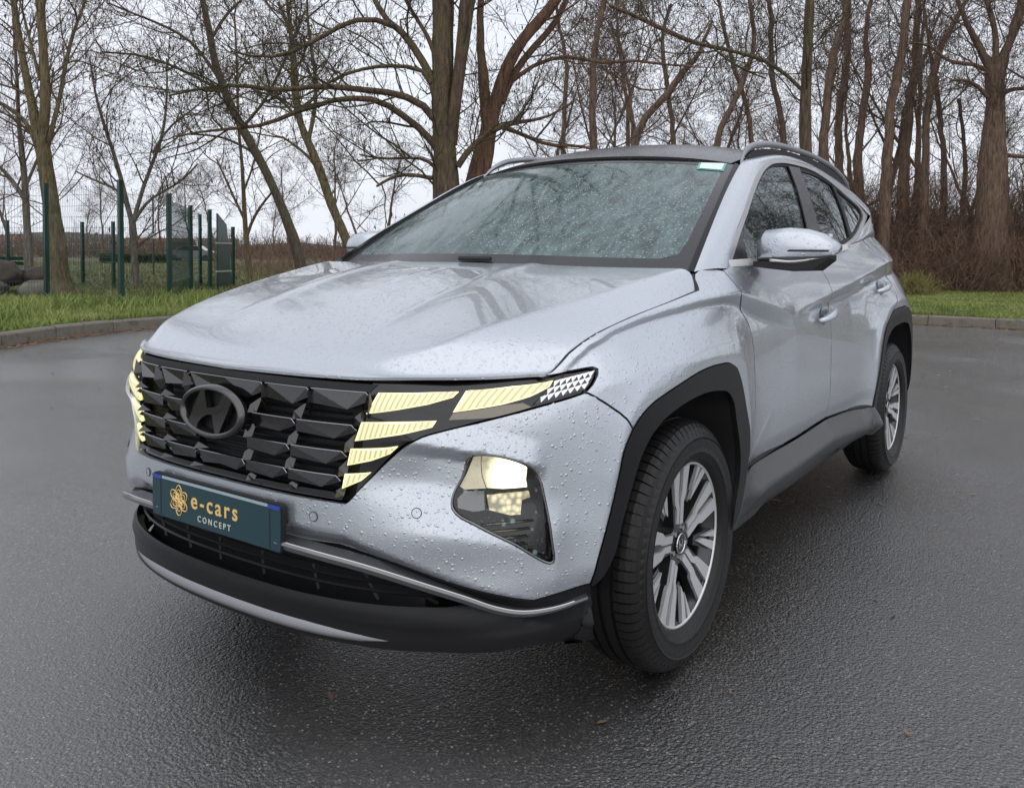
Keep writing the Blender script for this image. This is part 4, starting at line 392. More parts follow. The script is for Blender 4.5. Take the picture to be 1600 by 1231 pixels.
def panel(name,G,q,mat,parent=None,h=.018,off=0.,fl=.012,gap=.0029,side=1,joined=False,holes=(),bulge=None,**k):
    q=np.asarray(q,float); c=q.mean(0)
    e=1e-3; ks=np.linalg.norm(G.ev(c+[e,0])-G.ev(c-[e,0]))/(2*e); kt=np.linalg.norm(G.ev(c+[0,e])-G.ev(c-[0,e]))/(2*e)
    K=np.array([ks,kt]); q=dens(q,h,K)*K
    keep=np.linalg.norm(q-np.roll(q,1,0),axis=1)>h*.08; q=q[keep]
    if poly_area(q)<0: q=q[::-1]
    hs=[]
    for hq in holes:
        r=dens(np.asarray(hq,float),h,K)*K; r=r[np.linalg.norm(r-np.roll(r,1,0),axis=1)>h*.08]; hs.append(r if poly_area(r)<0 else r[::-1])
    lo,hi=q.min(0),q.max(0); gx=np.arange(lo[0]+h*.3,hi[0],h); gy=np.arange(lo[1]+h*.3,hi[1],h*.9)
    g=np.stack(np.meshgrid(gx,gy),-1); g[::2,:,0]+=h*.5; g=g.reshape(-1,2); g=g[pip(g,q)]
    for r in hs: g=g[~pip(g,r)]
    B=np.concatenate([q]+hs)
    if len(g):
        ok=np.ones(len(g),bool)
        for i in range(0,len(g),4000):
            ok[i:i+4000]=(((g[i:i+4000,None]-B[None])**2).sum(-1).min(1)>(h*.5)**2)
        g=g[ok]
    V2=np.concatenate([B,g]); edges=[]; s=0
    for r in [q]+hs:
        n=len(r); edges+=[(s+i,s+(i+1)%n) for i in range(n)]; s+=n
    nb=s
    res=geometry.delaunay_2d_cdt([Vector(v) for v in V2],edges,[],0,1e-7)
    v2=np.array([tuple(v) for v in res[0]]); F=[list(f) for f in res[2]]; ov=res[3]
    # drop triangles outside / inside holes
    cen=np.array([v2[f].mean(0) for f in F]); ins=pip(cen,q)
    for r in hs: ins&=~pip(cen,r)
    F=[f for f,i in zip(F,ins) if i]
    qq=v2/K; P=G.ev(qq); Nn=G.nm(qq); P=P+Nn*off
    if bulge is not None: P=P+Nn*bulge(qq)[:,None]
    F=np.array(F); fn=np.cross(P[F[:,1]]-P[F[:,0]],P[F[:,2]]-P[F[:,0]])
    if (fn*Nn[F[:,0]]).sum()<0: F=F[:,::-1]
    if bulge is not None:
        fn=np.cross(P[F[:,1]]-P[F[:,0]],P[F[:,2]]-P[F[:,0]]); vn=np.zeros_like(P)
        for c_ in range(3): np.add.at(vn,F[:,c_],fn)
        Nn=vn/(np.linalg.norm(vn,axis=1,keepdims=True)+1e-15)
    # boundary loops
    cnt={}
    for f in F:
        for a,b in ((f[0],f[1]),(f[1],f[2]),(f[2],f[0])): cnt[(a,b)]=1
    bd=[(a,b) for (a,b) in cnt if (b,a) not in cnt]
    nxt=dict(bd); out={}
    for a,b in bd:
        d=P[b]-P[a]; o=np.cross(d,Nn[a]); o/=np.linalg.norm(o)+1e-12
        out.setdefault(a,[]).append(o); out.setdefault(b,[]).append(o)
    cen_v=lambda i: joined and abs(P[i,1])<2e-4
    P0=P.copy()
    for i,os_ in out.items():
        o=np.mean(os_,0); o/=np.linalg.norm(o)+1e-12
        if cen_v(i): o[1]=0; P[i]=P[i]-o*gap if abs(np.linalg.norm(o))>.5 and len([1 for x in os_])>1 and any(abs(w[1])<.7 for w in os_) else P[i]; P[i,1]=0
        else: P[i]=P[i]-o*gap
    V=[P]; NN=[Nn]; FF=[F]; n=len(P)
    if fl>0:
        ids=list(out.keys()); mp={i:j for j,i in enumerate(ids)}
        O=np.array([np.mean(out[i],0) for i in ids]); O/=np.linalg.norm(O,axis=1,keepdims=True)+1e-12
        A=P[ids]; Bq=A-Nn[ids]*fl-O*fl*.15
        for i in ids:
            if cen_v(i): Bq[mp[i],1]=0
        V+=[A,Bq]; NN+=[O,O]; m_=len(ids); f=[]
        for a,b in bd:
            if cen_v(a) and cen_v(b): continue
            ia,ib=n+mp[a],n+mp[b]; f.append((ib,ia,ia+m_)); f.append((ib,ia+m_,ib+m_))
        FF.append(np.array(f))
    V=np.concatenate(V); NN=np.concatenate(NN); FF=np.concatenate(FF)
    if joined:
        n=len(V); mid=np.abs(V[:,1])<2e-4; idx=np.where(mid,np.arange(n),0); ex=np.where(~mid)[0]; idx[ex]=n+np.arange(len(ex))
        NN[mid,1]=0; M=np.array([1,-1,1]); V2_=V[ex]*M; N2=NN[ex]*M; F2=idx[FF][:,::-1]
        V=np.concatenate([V,V2_]); NN=np.concatenate([NN,N2]); FF=np.concatenate([FF,F2])
    elif side<0:
        M=np.array([1,-1,1]); V=V*M; NN=NN*M; FF=FF[:,::-1]
    NN=NN/np.maximum(np.linalg.norm(NN,axis=1,keepdims=True),1e-9)
    return mesh(name,V,FF,mat,parent,True,NN,**k)
def both(name,G,q,mat,parent,**k):
    return panel(name,G,q,mat,parent,side=1,**k),panel(name,G,q,mat,parent,side=-1,**k)
def tube_arrays(P,R,sides=6,caps=True,up=None,flat=1.0):
    P=np.asarray(P,float); n=len(P); R=np.broadcast_to(np.asarray(R,float),(n,))
    T=np.gradient(P,axis=0); T/=np.linalg.norm(T,axis=1,keepdims=True)+1e-12
    ref=np.array([0,0,1.]) if abs(T[:,2]).mean()<.85 else np.array([1.,0,0])
    if up is not None: ref=np.asarray(up,float)
    A=np.cross(T,ref); A/=np.linalg.norm(A,axis=1,keepdims=True)+1e-12; B=np.cross(A,T)
    th=np.linspace(0,2*np.pi,sides,endpoint=False)
    V=P[:,None]+R[:,None,None]*(A[:,None]*np.cos(th)[None,:,None]+flat*B[:,None]*np.sin(th)[None,:,None])
    V=V.reshape(-1,3); i=np.arange(n-1)[:,None]*sides; j=np.arange(sides)[None]; j2=(j+1)%sides
    F=np.stack([i+j,i+j2,i+sides+j2,i+sides+j],-1).reshape(-1,4)
    return V,F
class Acc:
    """collects quads (triangles as degenerate quads are avoided) for one mesh"""
    def __init__(s): s.V=[];s.F=[];s.n=0
    def add(s,V,F):
        V=np.asarray(V,float); s.V.append(V); s.F+= [tuple(int(a)+s.n for a in f) for f in F]; s.n+=len(V); return s
    def tube(s,P,R,sides=6,**k):
        V,F=tube_arrays(P,R,sides,**k); s.add(V,F); n=len(P)
        s.F.append(tuple(s.n-len(V)+a for a in range(sides))[::-1]); s.F.append(tuple(s.n-sides+a for a in range(sides))); return s
    def box(s,c,d,R=None):
        c=np.asarray(c,float); d=np.asarray(d,float)/2
        V=np.array([[x,y,z] for x in(-1,1) for y in(-1,1) for z in(-1,1)])*d
        if R is not None: V=V@np.asarray(R).T
        return s.add(V+c,[(0,1,3,2),(4,6,7,5),(0,4,5,1),(2,3,7,6),(0,2,6,4),(1,5,7,3)])
    def build(s,name,mat,parent=None,smooth=False,mirror=False,**k):
        V=np.concatenate(s.V); F=s.F
        if mirror:
            n=len(V); V=np.concatenate([V,V*np.array([1,-1,1])]); F=F+[tuple(a+n for a in f[::-1]) for f in F]
        return mesh(name,V,F,mat,parent,smooth,**k)
def mirrored(o,name=None):
    """a mirrored twin of a part (real geometry, not a modifier)"""
    me=o.data.copy(); co=np.empty(len(me.vertices)*3,np.float32); me.vertices.foreach_get('co',co); co=co.reshape(-1,3); co[:,1]*=-1
    me.vertices.foreach_set('co',co.ravel()); me.flip_normals(); me.update()
    c=o.copy(); c.data=me; COL.objects.link(c); return c
# ================================================================ materials
def mat(name): 
    m_=bpy.data.materials.new(name); m_.use_nodes=True; return m_,m_.node_tree,m_.node_tree.nodes['Principled BSDF']
def simple(name,col,rough=.5,metal=0,spec=.5,coat=0,coatr=.05,emit=None,es=0,bump=None,bs=.2,var=None):
    m_,t,b=mat(name); b.inputs['Base Color'].default_value=(*col,1); b.inputs['Roughness'].default_value=rough; b.inputs['Metallic'].default_value=metal
    b.inputs['Specular IOR Level'].default_value=spec; b.inputs['Coat Weight'].default_value=coat; b.inputs['Coat Roughness'].default_value=coatr
    if emit: b.inputs['Emission Color'].default_value=(*emit,1); b.inputs['Emission Strength'].default_value=es
    if bump or var:
        tc=t.nodes.new('ShaderNodeTexCoord'); n=t.nodes.new('ShaderNodeTexNoise'); n.inputs['Scale'].default_value=bump or 30; n.inputs['Detail'].default_value=5
        t.links.new(tc.outputs['Object'],n.inputs[0])
        if bump:
            bm=t.nodes.new('ShaderNodeBump'); bm.inputs['Strength'].default_value=bs; bm.inputs['Distance'].default_value=.002
            t.links.new(n.outputs[0],bm.inputs['Height']); t.links.new(bm.outputs[0],b.inputs['Normal'])
        if var:
            r=t.nodes.new('ShaderNodeMapRange'); r.inputs[3].default_value=max(0,rough-var); r.inputs[4].default_value=rough+var
            r.inputs[1].default_value=.3; r.inputs[2].default_value=.7
            t.links.new(n.outputs[0],r.inputs[0]); t.links.new(r.outputs[0],b.inputs['Roughness'])
    return m_
def droplets(t,scale,strength,dist,dens,tc,normal_in=None,seed=0,small=True):
    """beads of rain as relief: sparse domes from a voronoi field"""
    def layer(sc,keep,rad):
        v=t.nodes.new('ShaderNodeTexVoronoi'); v.feature='F1'; v.inputs['Scale'].default_value=sc; v.inputs['Randomness'].default_value=1
        mp=t.nodes.new('ShaderNodeMapping'); mp.inputs['Location'].default_value=(seed+sc*.01,seed*.3,0); t.links.new(tc.outputs['Object'],mp.inputs[0])
        t.links.new(mp.outputs[0],v.inputs['Vector'])
        sx=t.nodes.new('ShaderNodeSeparateColor'); t.links.new(v.outputs['Color'],sx.inputs[0])
        # bead radius differs cell to cell; cells above "keep" hold no bead
        g=t.nodes.new('ShaderNodeMapRange'); g.inputs[1].default_value=0; g.inputs[2].default_value=keep; g.inputs[3].default_value=rad; g.inputs[4].default_value=0
        t.links.new(sx.outputs[0],g.inputs[0])
        d=t.nodes.new('ShaderNodeMath'); d.operation='DIVIDE'; t.links.new(v.outputs['Distance'],d.inputs[0])
        ad=t.nodes.new('ShaderNodeMath'); ad.operation='ADD'; ad.inputs[1].default_value=.0001; t.links.new(g.outputs[0],ad.inputs[0]); t.links.new(ad.outputs[0],d.inputs[1])
        s=t.nodes.new('ShaderNodeMath'); s.operation='MULTIPLY'; t.links.new(d.outputs[0],s.inputs[0]); t.links.new(d.outputs[0],s.inputs[1])
        o=t.nodes.new('ShaderNodeMath'); o.operation='SUBTRACT'; o.inputs[0].default_value=1; o.use_clamp=True; t.links.new(s.outputs[0],o.inputs[1])
        r=t.nodes.new('ShaderNodeMath'); r.operation='SQRT'; t.links.new(o.outputs[0],r.inputs[0])
        m2=t.nodes.new('ShaderNodeMath'); m2.operation='MULTIPLY'; t.links.new(r.outputs[0],m2.inputs[0]); t.links.new(g.outputs[0],m2.inputs[1])
        return m2
    a=layer(scale,dens,.42); b=layer(scale*2.3,dens*1.1,.4)
    m_=t.nodes.new('ShaderNodeMath'); m_.operation='MULTIPLY'; m_.inputs[1].default_value=.45; t.links.new(b.outputs[0],m_.inputs[0])
    s=t.nodes.new('ShaderNodeMath'); s.operation='MAXIMUM'; t.links.new(a.outputs[0],s.inputs[0]); t.links.new(m_.outputs[0],s.inputs[1])
    bm=t.nodes.new('ShaderNodeBump'); bm.inputs['Strength'].default_value=strength; bm.inputs['Distance'].default_value=dist
    t.links.new(s.outputs[0],bm.inputs['Height'])
    if normal_in: t.links.new(normal_in,bm.inputs['Normal'])
    return bm,s
def paint():
    m_,t,b=mat('silver_paint'); tc=t.nodes.new('ShaderNodeTexCoord')
    b.inputs['Base Color'].default_value=(.53,.565,.61,1); b.inputs['Metallic'].default_value=.78; b.inputs['Roughness'].default_value=.31
    b.inputs['Coat Weight'].default_value=1; b.inputs['Coat Roughness'].default_value=.035; b.inputs['Coat IOR'].default_value=1.5
    bm,_=droplets(t,100,.8,.0034,.9,tc)
    # orange peel and a thin film of water
    n=t.nodes.new('ShaderNodeTexNoise'); n.inputs['Scale'].default_value=26; n.inputs['Detail'].default_value=3; t.links.new(tc.outputs['Object'],n.inputs[0])
    b2=t.nodes.new('ShaderNodeBump'); b2.inputs['Strength'].default_value=.025; b2.inputs['Distance'].default_value=.004; t.links.new(n.outputs[0],b2.inputs['Height'])
    t.links.new(b2.outputs[0],bm.inputs['Normal']); t.links.new(bm.outputs[0],b.inputs['Coat Normal'])
    b3=t.nodes.new('ShaderNodeBump'); b3.inputs['Strength'].default_value=.8; b3.inputs['Distance'].default_value=.005
    t.links.new(_.outputs[0],b3.inputs['Height']); t.links.new(b3.outputs[0],b.inputs['Normal'])
    return m_
PAINT=paint()
def wetblack(name,col,rough,st=.5,scale=90,spec=.5,dn=.5):
    m_,t,b=mat(name); tc=t.nodes.new('ShaderNodeTexCoord'); b.inputs['Base Color'].default_value=(*col,1); b.inputs['Roughness'].default_value=rough; b.inputs['Specular IOR Level'].default_value=spec
    bm,_=droplets(t,scale,st,.0035,dn,tc); t.links.new(bm.outputs[0],b.inputs['Normal']); return m_
CLAD=wetblack('wet_cladding',(.012,.012,.013),.38,.25,90,.22); GLOSSB=simple('gloss_black',(.008,.008,.009),.07,0,.6,bump=60,bs=.03)
JEWEL=wetblack('grille_gloss',(.009,.008,.009),.09,.12,120,.85,.4)
BLACK=simple('matt_black',(.010,.010,.011),.7); CHROME=simple('satin_chrome',(.62,.62,.62),.16,1.0,bump=80,bs=.03); DCHROME=simple('dark_chrome',(.20,.20,.20),.18,1.0)
TRIML=simple('belt_trim',(.74,.74,.72),.38,.4); TRIM=simple('window_trim',(.50,.50,.50),.32,.8); EDGE=simple('blade_highlight',(.30,.30,.31),.2,.8); RUBBER=simple('tyre_rubber',(.011,.0105,.0105),.46,0,.35,bump=120,bs=.25,var=.12)
RIMD=simple('wheel_grey',(.045,.045,.048),.32,.6,coat=.5); RIMB=simple('wheel_machined',(.66,.66,.67),.36,.55,bump=200,bs=.05)
ROOFB=wetblack('roof_gloss',(.035,.035,.040),.22,.8,60); RAILM=simple('rail_grey',(.30,.31,.33),.3,.8)
PLATE=simple('plate_teal',(.012,.045,.058),.22,bump=40,bs=.04); GOLD=simple('gold_print',(.80,.56,.20),.35); PALE=simple('pale_print',(.62,.66,.60),.4); BLUE=simple('blue_tape',(.03,.06,.38),.35)
DRLM,_t,_b=mat('drl_lens')
_tc=_t.nodes.new('ShaderNodeTexCoord'); _w=_t.nodes.new('ShaderNodeTexWave'); _w.inputs['Scale'].default_value=30; _w.inputs['Distortion'].default_value=.8; _w.inputs['Detail'].default_value=3; _w.bands_direction='Y'
_mp=_t.nodes.new('ShaderNodeMapping'); _mp.inputs['Rotation'].default_value=(.25,0,.1); _t.links.new(_tc.outputs['Object'],_mp.inputs[0]); _t.links.new(_mp.outputs[0],_w.inputs[0])
_c=_t.nodes.new('ShaderNodeValToRGB'); _c.color_ramp.elements[0].position=.05; _c.color_ramp.elements[0].color=(.50,.44,.20,1); _c.color_ramp.elements[1].position=.6; _c.color_ramp.elements[1].color=(1.0,.90,.50,1); _t.links.new(_w.outputs[0],_c.inputs[0]); _t.links.new(_c.outputs[0],_b.inputs['Emission Color'])
_b.inputs['Emission Strength'].default_value=.60; _b.inputs['Base Color'].default_value=(.3,.28,.2,1); _b.inputs['Roughness'].default_value=.1
DRLE=simple('drl_rim',(.9,.85,.6),.2,emit=(1,.88,.38),es=.62)
LAMPH=simple('lit_lamp',(.5,.47,.38),.1,emit=(1,.90,.62),es=2.2,bump=140,bs=.5); LAMPL=simple('lit_lamp_soft',(.3,.28,.22),.12,emit=(1,.90,.55),es=1.1)
REFL=simple('lamp_reflector',(.45,.44,.42),.12,1.0); LAMPS=simple('lamp_glow',(.5,.48,.42),.25,.7,emit=(1,.93,.72),es=.42,bump=160,bs=.8)
def glassmat(name,tint,alpha,rough=.02,st=.5,scale=80,dn=.6,streak=False,ior=1.6):
    m_=bpy.data.materials.new(name); m_.use_nodes=True; t=m_.node_tree; t.nodes.clear(); tc=t.nodes.new('ShaderNodeTexCoord')
    o=t.nodes.new('ShaderNodeOutputMaterial'); tr=t.nodes.new('ShaderNodeBsdfTransparent'); tr.inputs[0].default_value=(*tint,1)
    gl=t.nodes.new('ShaderNodeBsdfGlossy'); gl.inputs['Roughness'].default_value=rough; gl.inputs[0].default_value=(.95,1,1,1)
    df=t.nodes.new('ShaderNodeBsdfDiffuse'); df.inputs[0].default_value=(.44,.63,.62,1)
    fr=t.nodes.new('ShaderNodeFresnel'); fr.inputs[0].default_value=ior
    bm,h=droplets(t,scale,st,.004,dn,tc)
    for n in (gl,fr): t.links.new(bm.outputs[0],n.inputs['Normal'])
    m1=t.nodes.new('ShaderNodeMixShader'); m2=t.nodes.new('ShaderNodeMixShader'); m2.inputs[0].default_value=alpha
    # beads and a dull film scatter a little daylight
    a=t.nodes.new('ShaderNodeMath'); a.operation='MULTIPLY_ADD'; a.inputs[1].default_value=.9; a.inputs[2].default_value=alpha; a.use_clamp=True; t.links.new(h.outputs[0],a.inputs[0]); t.links.new(a.outputs[0],m2.inputs[0])
    if streak:
        mp=t.nodes.new('ShaderNodeMapping'); mp.inputs['Scale'].default_value=(3,9,3); t.links.new(tc.outputs['Object'],mp.inputs[0]); nz=t.nodes.new('ShaderNodeTexNoise'); nz.inputs['Scale'].default_value=3.0; nz.inputs['Detail'].default_value=9; nz.inputs['Roughness'].default_value=.7; nz.inputs['Distortion'].default_value=.8; t.links.new(mp.outputs[0],nz.inputs[0])
        rg=t.nodes.new('ShaderNodeMapRange'); rg.inputs[1].default_value=.36; rg.inputs[2].default_value=.64; rg.inputs[3].default_value=alpha*.45; rg.inputs[4].default_value=alpha*1.9; t.links.new(nz.outputs[0],rg.inputs[0]); t.links.new(rg.outputs[0],a.inputs[2])
        rr=t.nodes.new('ShaderNodeMapRange'); rr.inputs[1].default_value=.36; rr.inputs[2].default_value=.64; rr.inputs[3].default_value=.02; rr.inputs[4].default_value=.12; t.links.new(nz.outputs[0],rr.inputs[0]); t.links.new(rr.outputs[0],gl.inputs['Roughness'])
    t.links.new(tr.outputs[0],m2.inputs[1]); t.links.new(df.outputs[0],m2.inputs[2])
    t.links.new(fr.outputs[0],m1.inputs[0]); t.links.new(m2.outputs[0],m1.inputs[1]); t.links.new(gl.outputs[0],m1.inputs[2]); t.links.new(m1.outputs[0],o.inputs[0])
    return m_
WSG=glassmat('windscreen_glass',(.42,.52,.50),.13,.03,.8,110,.8,streak=True); SIDEG=glassmat('door_glass',(.30,.42,.40),.03,.015,.12,70,.5); PRIVG=glassmat('privacy_glass',(.04,.045,.05),.0,.02,.15,70,.5)
LENS=glassmat('lamp_lens',(.92,.92,.92),.0,.02,.3,60,.5,ior=1.22)

# the lit chamber is brightest round its source
_t=LAMPH.node_tree; _b=_t.nodes['Principled BSDF']; _g=_t.nodes.new('ShaderNodeNewGeometry'); _v=_t.nodes.new('ShaderNodeVectorMath'); _v.operation='ABSOLUTE'; _t.links.new(_g.outputs['Position'],_v.inputs[0])
_d=_t.nodes.new('ShaderNodeVectorMath'); _d.operation='DISTANCE'; _d.inputs[1].default_value=(.612,.758,.640); _t.links.new(_v.outputs[0],_d.inputs[0])
_r=_t.nodes.new('ShaderNodeMapRange'); _r.inputs[1].default_value=.01; _r.inputs[2].default_value=.085; _r.inputs[3].default_value=3.2; _r.inputs[4].default_value=.22; _t.links.new(_d.outputs['Value'],_r.inputs[0]); _t.links.new(_r.outputs[0],_b.inputs['Emission Strength'])
_t=LAMPL.node_tree; _b=_t.nodes['Principled BSDF']; _n=_t.nodes.new('ShaderNodeTexVoronoi'); _n.inputs['Scale'].default_value=70; _g=_t.nodes.new('ShaderNodeNewGeometry'); _t.links.new(_g.outputs['Position'],_n.inputs['Vector'])
_r=_t.nodes.new('ShaderNodeMapRange'); _r.inputs[1].default_value=.1; _r.inputs[2].default_value=.7; _r.inputs[3].default_value=.75; _r.inputs[4].default_value=.10; _t.links.new(_n.outputs['Distance'],_r.inputs[0]); _t.links.new(_r.outputs[0],_b.inputs['Emission Strength'])
# ================================================================ the car
BG=make_B(); HG=make_H(); WG=make_W(); GG=make_G(); RG=make_R()
A=np.array
def I(n,G=None,**k): return (G or BG).inv(MEAS[n],**k)
def FL(pts): return BG.inv(pts,ax=(0,2),box=(1.02,5.2))       # flank (x,z)
def FR(pts): return BG.inv(pts,ax=(1,2),box=(0,.92))          # nose (y,z)
def cat(*a): return np.concatenate([np.atleast_2d(x) for x in a])
car=empty('parked_car',label='wet silver blue SUV with black grille, lit headlamps and a teal front plate',category_=None) if False else empty('parked_car')
tag(car,'wet silver-blue SUV parked on the asphalt with its headlamps lit','car')
def B3(y,z,off=0):
    q=FR([(y if y>=0 else -y,z)]); p=BG.ev(q)[0]+BG.nm(q)[0]*off
    if y<0: p=p*A([1,-1,1])
    return p
# shared curves ------------------------------------------------------------
lamp_low=I('lamp_low'); seam=I('seam_bf'); tip=I('lamp_tip'); cof=I('clad_out_f'); co=I('clad_out'); ci=I('clad_in')
u=np.linspace(1,.09,26)
hood_edge3=HG.ev(np.stack([u,np.ones_like(u)],1))
hood_edge=BG.inv(hood_edge3,box=(.85,2.0))
hc=[(-.180,.840,1.043),(-.196,.831,1.057),(-.214,.817,1.078),(-.240,.797,1.102)]
hoodc_B=BG.inv(hc,box=(1.3,2.2))
doorf=FL(sm([(-.405,1.105),(-.398,1.04),(-.44,.975),(-.50,.92),(-.520,.84),(-.51,.74),(-.475,.6),(-.44,.472)],.03))
front_low=FL([(-.44,.472),(-.395,.455),(-.372,.470)])
skinlow=cat(FR([(0,.452),(.14,.455)]),I('skin_low'))
grille_low=FR([(.42,.574),(.30,.574),(.15,.574),(0,.574)])
# bumper ---------------------------------------------------------------------
lamp_hole=sm(I('lamp_hood'),.02,closed=True)
poly=cat(skinlow,sm(cof,.02)[::-1],seam[::-1],sm(lamp_low,.02)[::-1],grille_low)
bumper_skin=panel('front_bumper',BG,poly,PAINT,car,h=.0105,joined=True,holes=[lamp_hole],fl=.022)
# wings ------------------------------------------------------------------------
poly=cat(tip[::-1],hood_edge,hoodc_B,BG.inv([(-.30,.80,1.118),(-.405,.842,1.105)],box=(1.3,2.2)),doorf,front_low,sm(co,.02)[::-1][7:],seam[::-1])
for s_ in (1,-1): panel('front_wing',BG,poly,PAINT,car,h=.009,side=s_,fl=.02)
# doors ------------------------------------------------------------------------
def TB(x,t): return A([s_of(x=x),t])
low1=FL([(-.44,.472),(-.9,.468),(-1.42,.480)])
b_seam=FL(sm([(-1.42,.48),(-1.428,.65),(-1.430,.85),(-1.424,1.0),(-1.405,1.12)],.04))
beltf=A([TB(x,.998) for x in (-1.40,-1.2,-.95,-.7,-.50)]); beltf=cat(beltf,FL([(-.42,1.105)]))
poly=cat(doorf[::1],low1[1:],b_seam[1:],beltf)
dfront=[panel('front_door',BG,poly,PAINT,car,h=.0105,side=s_) for s_ in (1,-1)]
seam_r=FL(sm([(-2.44,1.19),(-2.54,1.10),(-2.65,1.02),(-2.675,.96),(-2.60,.905),(-2.50,.872)],.03))
rco=FL(sm([(-2.50,.872),(-2.43,.845),(-2.33,.800),(-2.265,.72),(-2.215,.62),(-2.165,.52),(-2.135,.430)],.02))
low2=FL([(-2.135,.430),(-1.75,.462),(-1.42,.480)])
beltr=A([TB(x,.998) for x in (-2.40,-2.1,-1.8,-1.6,-1.42)])
poly=cat(FL([(-1.42,.48)]),b_seam[1:],beltr[::-1],seam_r,rco[1:],low2[1:-1])
drear=[panel('rear_door',BG,poly,PAINT,car,h=.0115,side=s_) for s_ in (1,-1)]
# quarter panel and tail ----------------------------------------------------------
rco2=FL(sm([(-2.50,.872),(-2.67,.880),(-2.88,.868),(-2.99,.82),(-3.06,.72),(-3.11,.6),(-3.15,.48)],.02))
S2=s_of(x=-3.28)
q_end=A([[S2,.30],[S2,.5],[S2,.7],[S2,.85],[S2,1.0]])
poly=cat(rco2,BG.inv([(-3.24,.88,.44)],box=(4,5.3)),q_end,A([TB(x,1.0) for x in (-3.1,-2.9,-2.7,-2.5,-2.42)]),seam_r[1:])
for s_ in (1,-1):
    panel('rear_wing',BG,poly,PAINT,car,h=.017,side=s_)
panel('tailgate',BG,A([[S2,.12],[SMAX,.12],[SMAX,1.0],[S2,1.0]]),PAINT,car,h=.03,joined=True)
tl=panel('tail_lamp',BG,A([[S2-.02,.70],[SMAX,.72],[SMAX,.80],[S2-.02,.82]]),simple('tail_red',(.25,.005,.008),.08,coat=1),car,h=.03,joined=True,off=.004)
fu=I('fuel')
# seams are closed by dark rubber a finger below the skin
def seal(pts,off=-.011,w=.009):
    P=BG.ev(pts)+BG.nm(pts)*off; return P
for c in (doorf,b_seam,seam_r,seam,cat(hood_edge,hoodc_B),cat(low1,FL([(-1.42,.48)])),low2):
    for sg in (1,-1): Acc().tube(seal(c)*A([1,sg,1]),.009,5).build('door_seal',BLACK,car,smooth=True)
# bonnet ------------------------------------------------------------------------------
uu=np.linspace(1,.09,20)
hcH=HG.inv(hc)
poly=cat(A([[1,0]]),A([[1,v] for v in np.linspace(.08,1,14)]),np.stack([uu,np.ones_like(uu)],1)[1:],hcH,A([[.0,v] for v in (.93,.7,.5,.3,.15,0)]))
hood=panel('bonnet',HG,poly,PAINT,car,h=.016,joined=True,fl=.007)
# black cladding -------------------------------------------------------------------------
ci_full=sm(cat(BG.inv([(.452,.86,.372)],box=(.9,1.2)),ci[1:]),.02)
co_full=cat(sm(cof,.02)[::-1],sm(co,.02)[1:])
poly=cat(co_full,ci_full[::-1])
for s_ in (1,-1): panel('wheel_arch_trim',BG,poly,CLAD,car,h=.015,side=s_,off=.006,fl=.05,gap=0)
rci=FL(sm([(-2.175,.345),(-2.185,.44),(-2.225,.55),(-2.285,.66),(-2.36,.742),(-2.45,.780),(-2.60,.796),(-2.78,.796),(-2.90,.770),(-2.98,.70),(-3.04,.60),(-3.08,.48),(-3.09,.36)],.02))
rc_out=cat(FL([(-2.10,.345)]),rco[::-1],rco2[1:],FL([(-3.17,.36)]))
poly=cat(rc_out,rci[::-1])
for s_ in (1,-1): panel('wheel_arch_trim',BG,poly,CLAD,car,h=.017,side=s_,off=.006,fl=.05,gap=0)
# sill: an upper facet that catches the sky and a dark lower face
SILL=wetblack('sill_cladding',(.055,.056,.060),.34,.2)
def sb(q):
    P=BG.ev(q); z=P[:,2]; zt=np.interp(-P[:,0],[.4,.9,1.4,2.1],[.468,.465,.478,.43])
    d=zt-z; return (np.interp(d,[0,.004,.072,.16],[-.001,.0,.046,.006])+.008*sst(.53,.46,z))*sst(-.34,-.50,P[:,0])
st=FL([(-.372,.470),(-.44,.470),(-.9,.466),(-1.42,.478),(-1.75,.460),(-2.14,.428)])
poly=cat(st,FL([(-2.165,.36),(-2.15,.31),(-2.0,.285),(-1.75,.285),(-1.60,.335),(-1.50,.31),(-.98,.30),(-.70,.305),(-.64,.272),(-.46,.262),(-.31,.305),(-.325,.355),(-.355,.43)]))
for s_ in (1,-1): panel('sill',BG,poly,SILL,car,h=.013,side=s_,bulge=sb,fl=.04,gap=.001,off=.002)
# lower bumper: black lip round the intake -------------------------------------------------
gar=sm(cat(A([[s_of(y=.002),0]])[:0],FR([(0.0,.462),(.26,.459)]),I('garnish')[1:]),.02)
def at_z(svals,z): 
    out=[]
    for s in svals:
        t=np.linspace(0,1,400); P=BG.ev(np.stack([np.full_like(t,s),t],1)); out.append([s,t[np.argmin(np.abs(P[:,2]-z))]])
    return A(out)
ik=cat(FR([(0,.440),(.26,.436),(.40,.418),(.52,.388),(.62,.362)]),FR([(.665,.347)]))
il=FR([(.62,.341),(.5,.338),(.3,.335),(.15,.334),(0,.334)])
svs=np.linspace(0,s_of(x=.445),30)
low_edge=A([[s,.0] for s in svs])
# upper border follows the painted skin
poly=cat(low_edge,BG.inv([(.455,.86,.33)],box=(.9,1.2)),I('skin_low')[::-1],FR([(.14,.455),(0,.452)]),ik[:1],ik[1:],il)
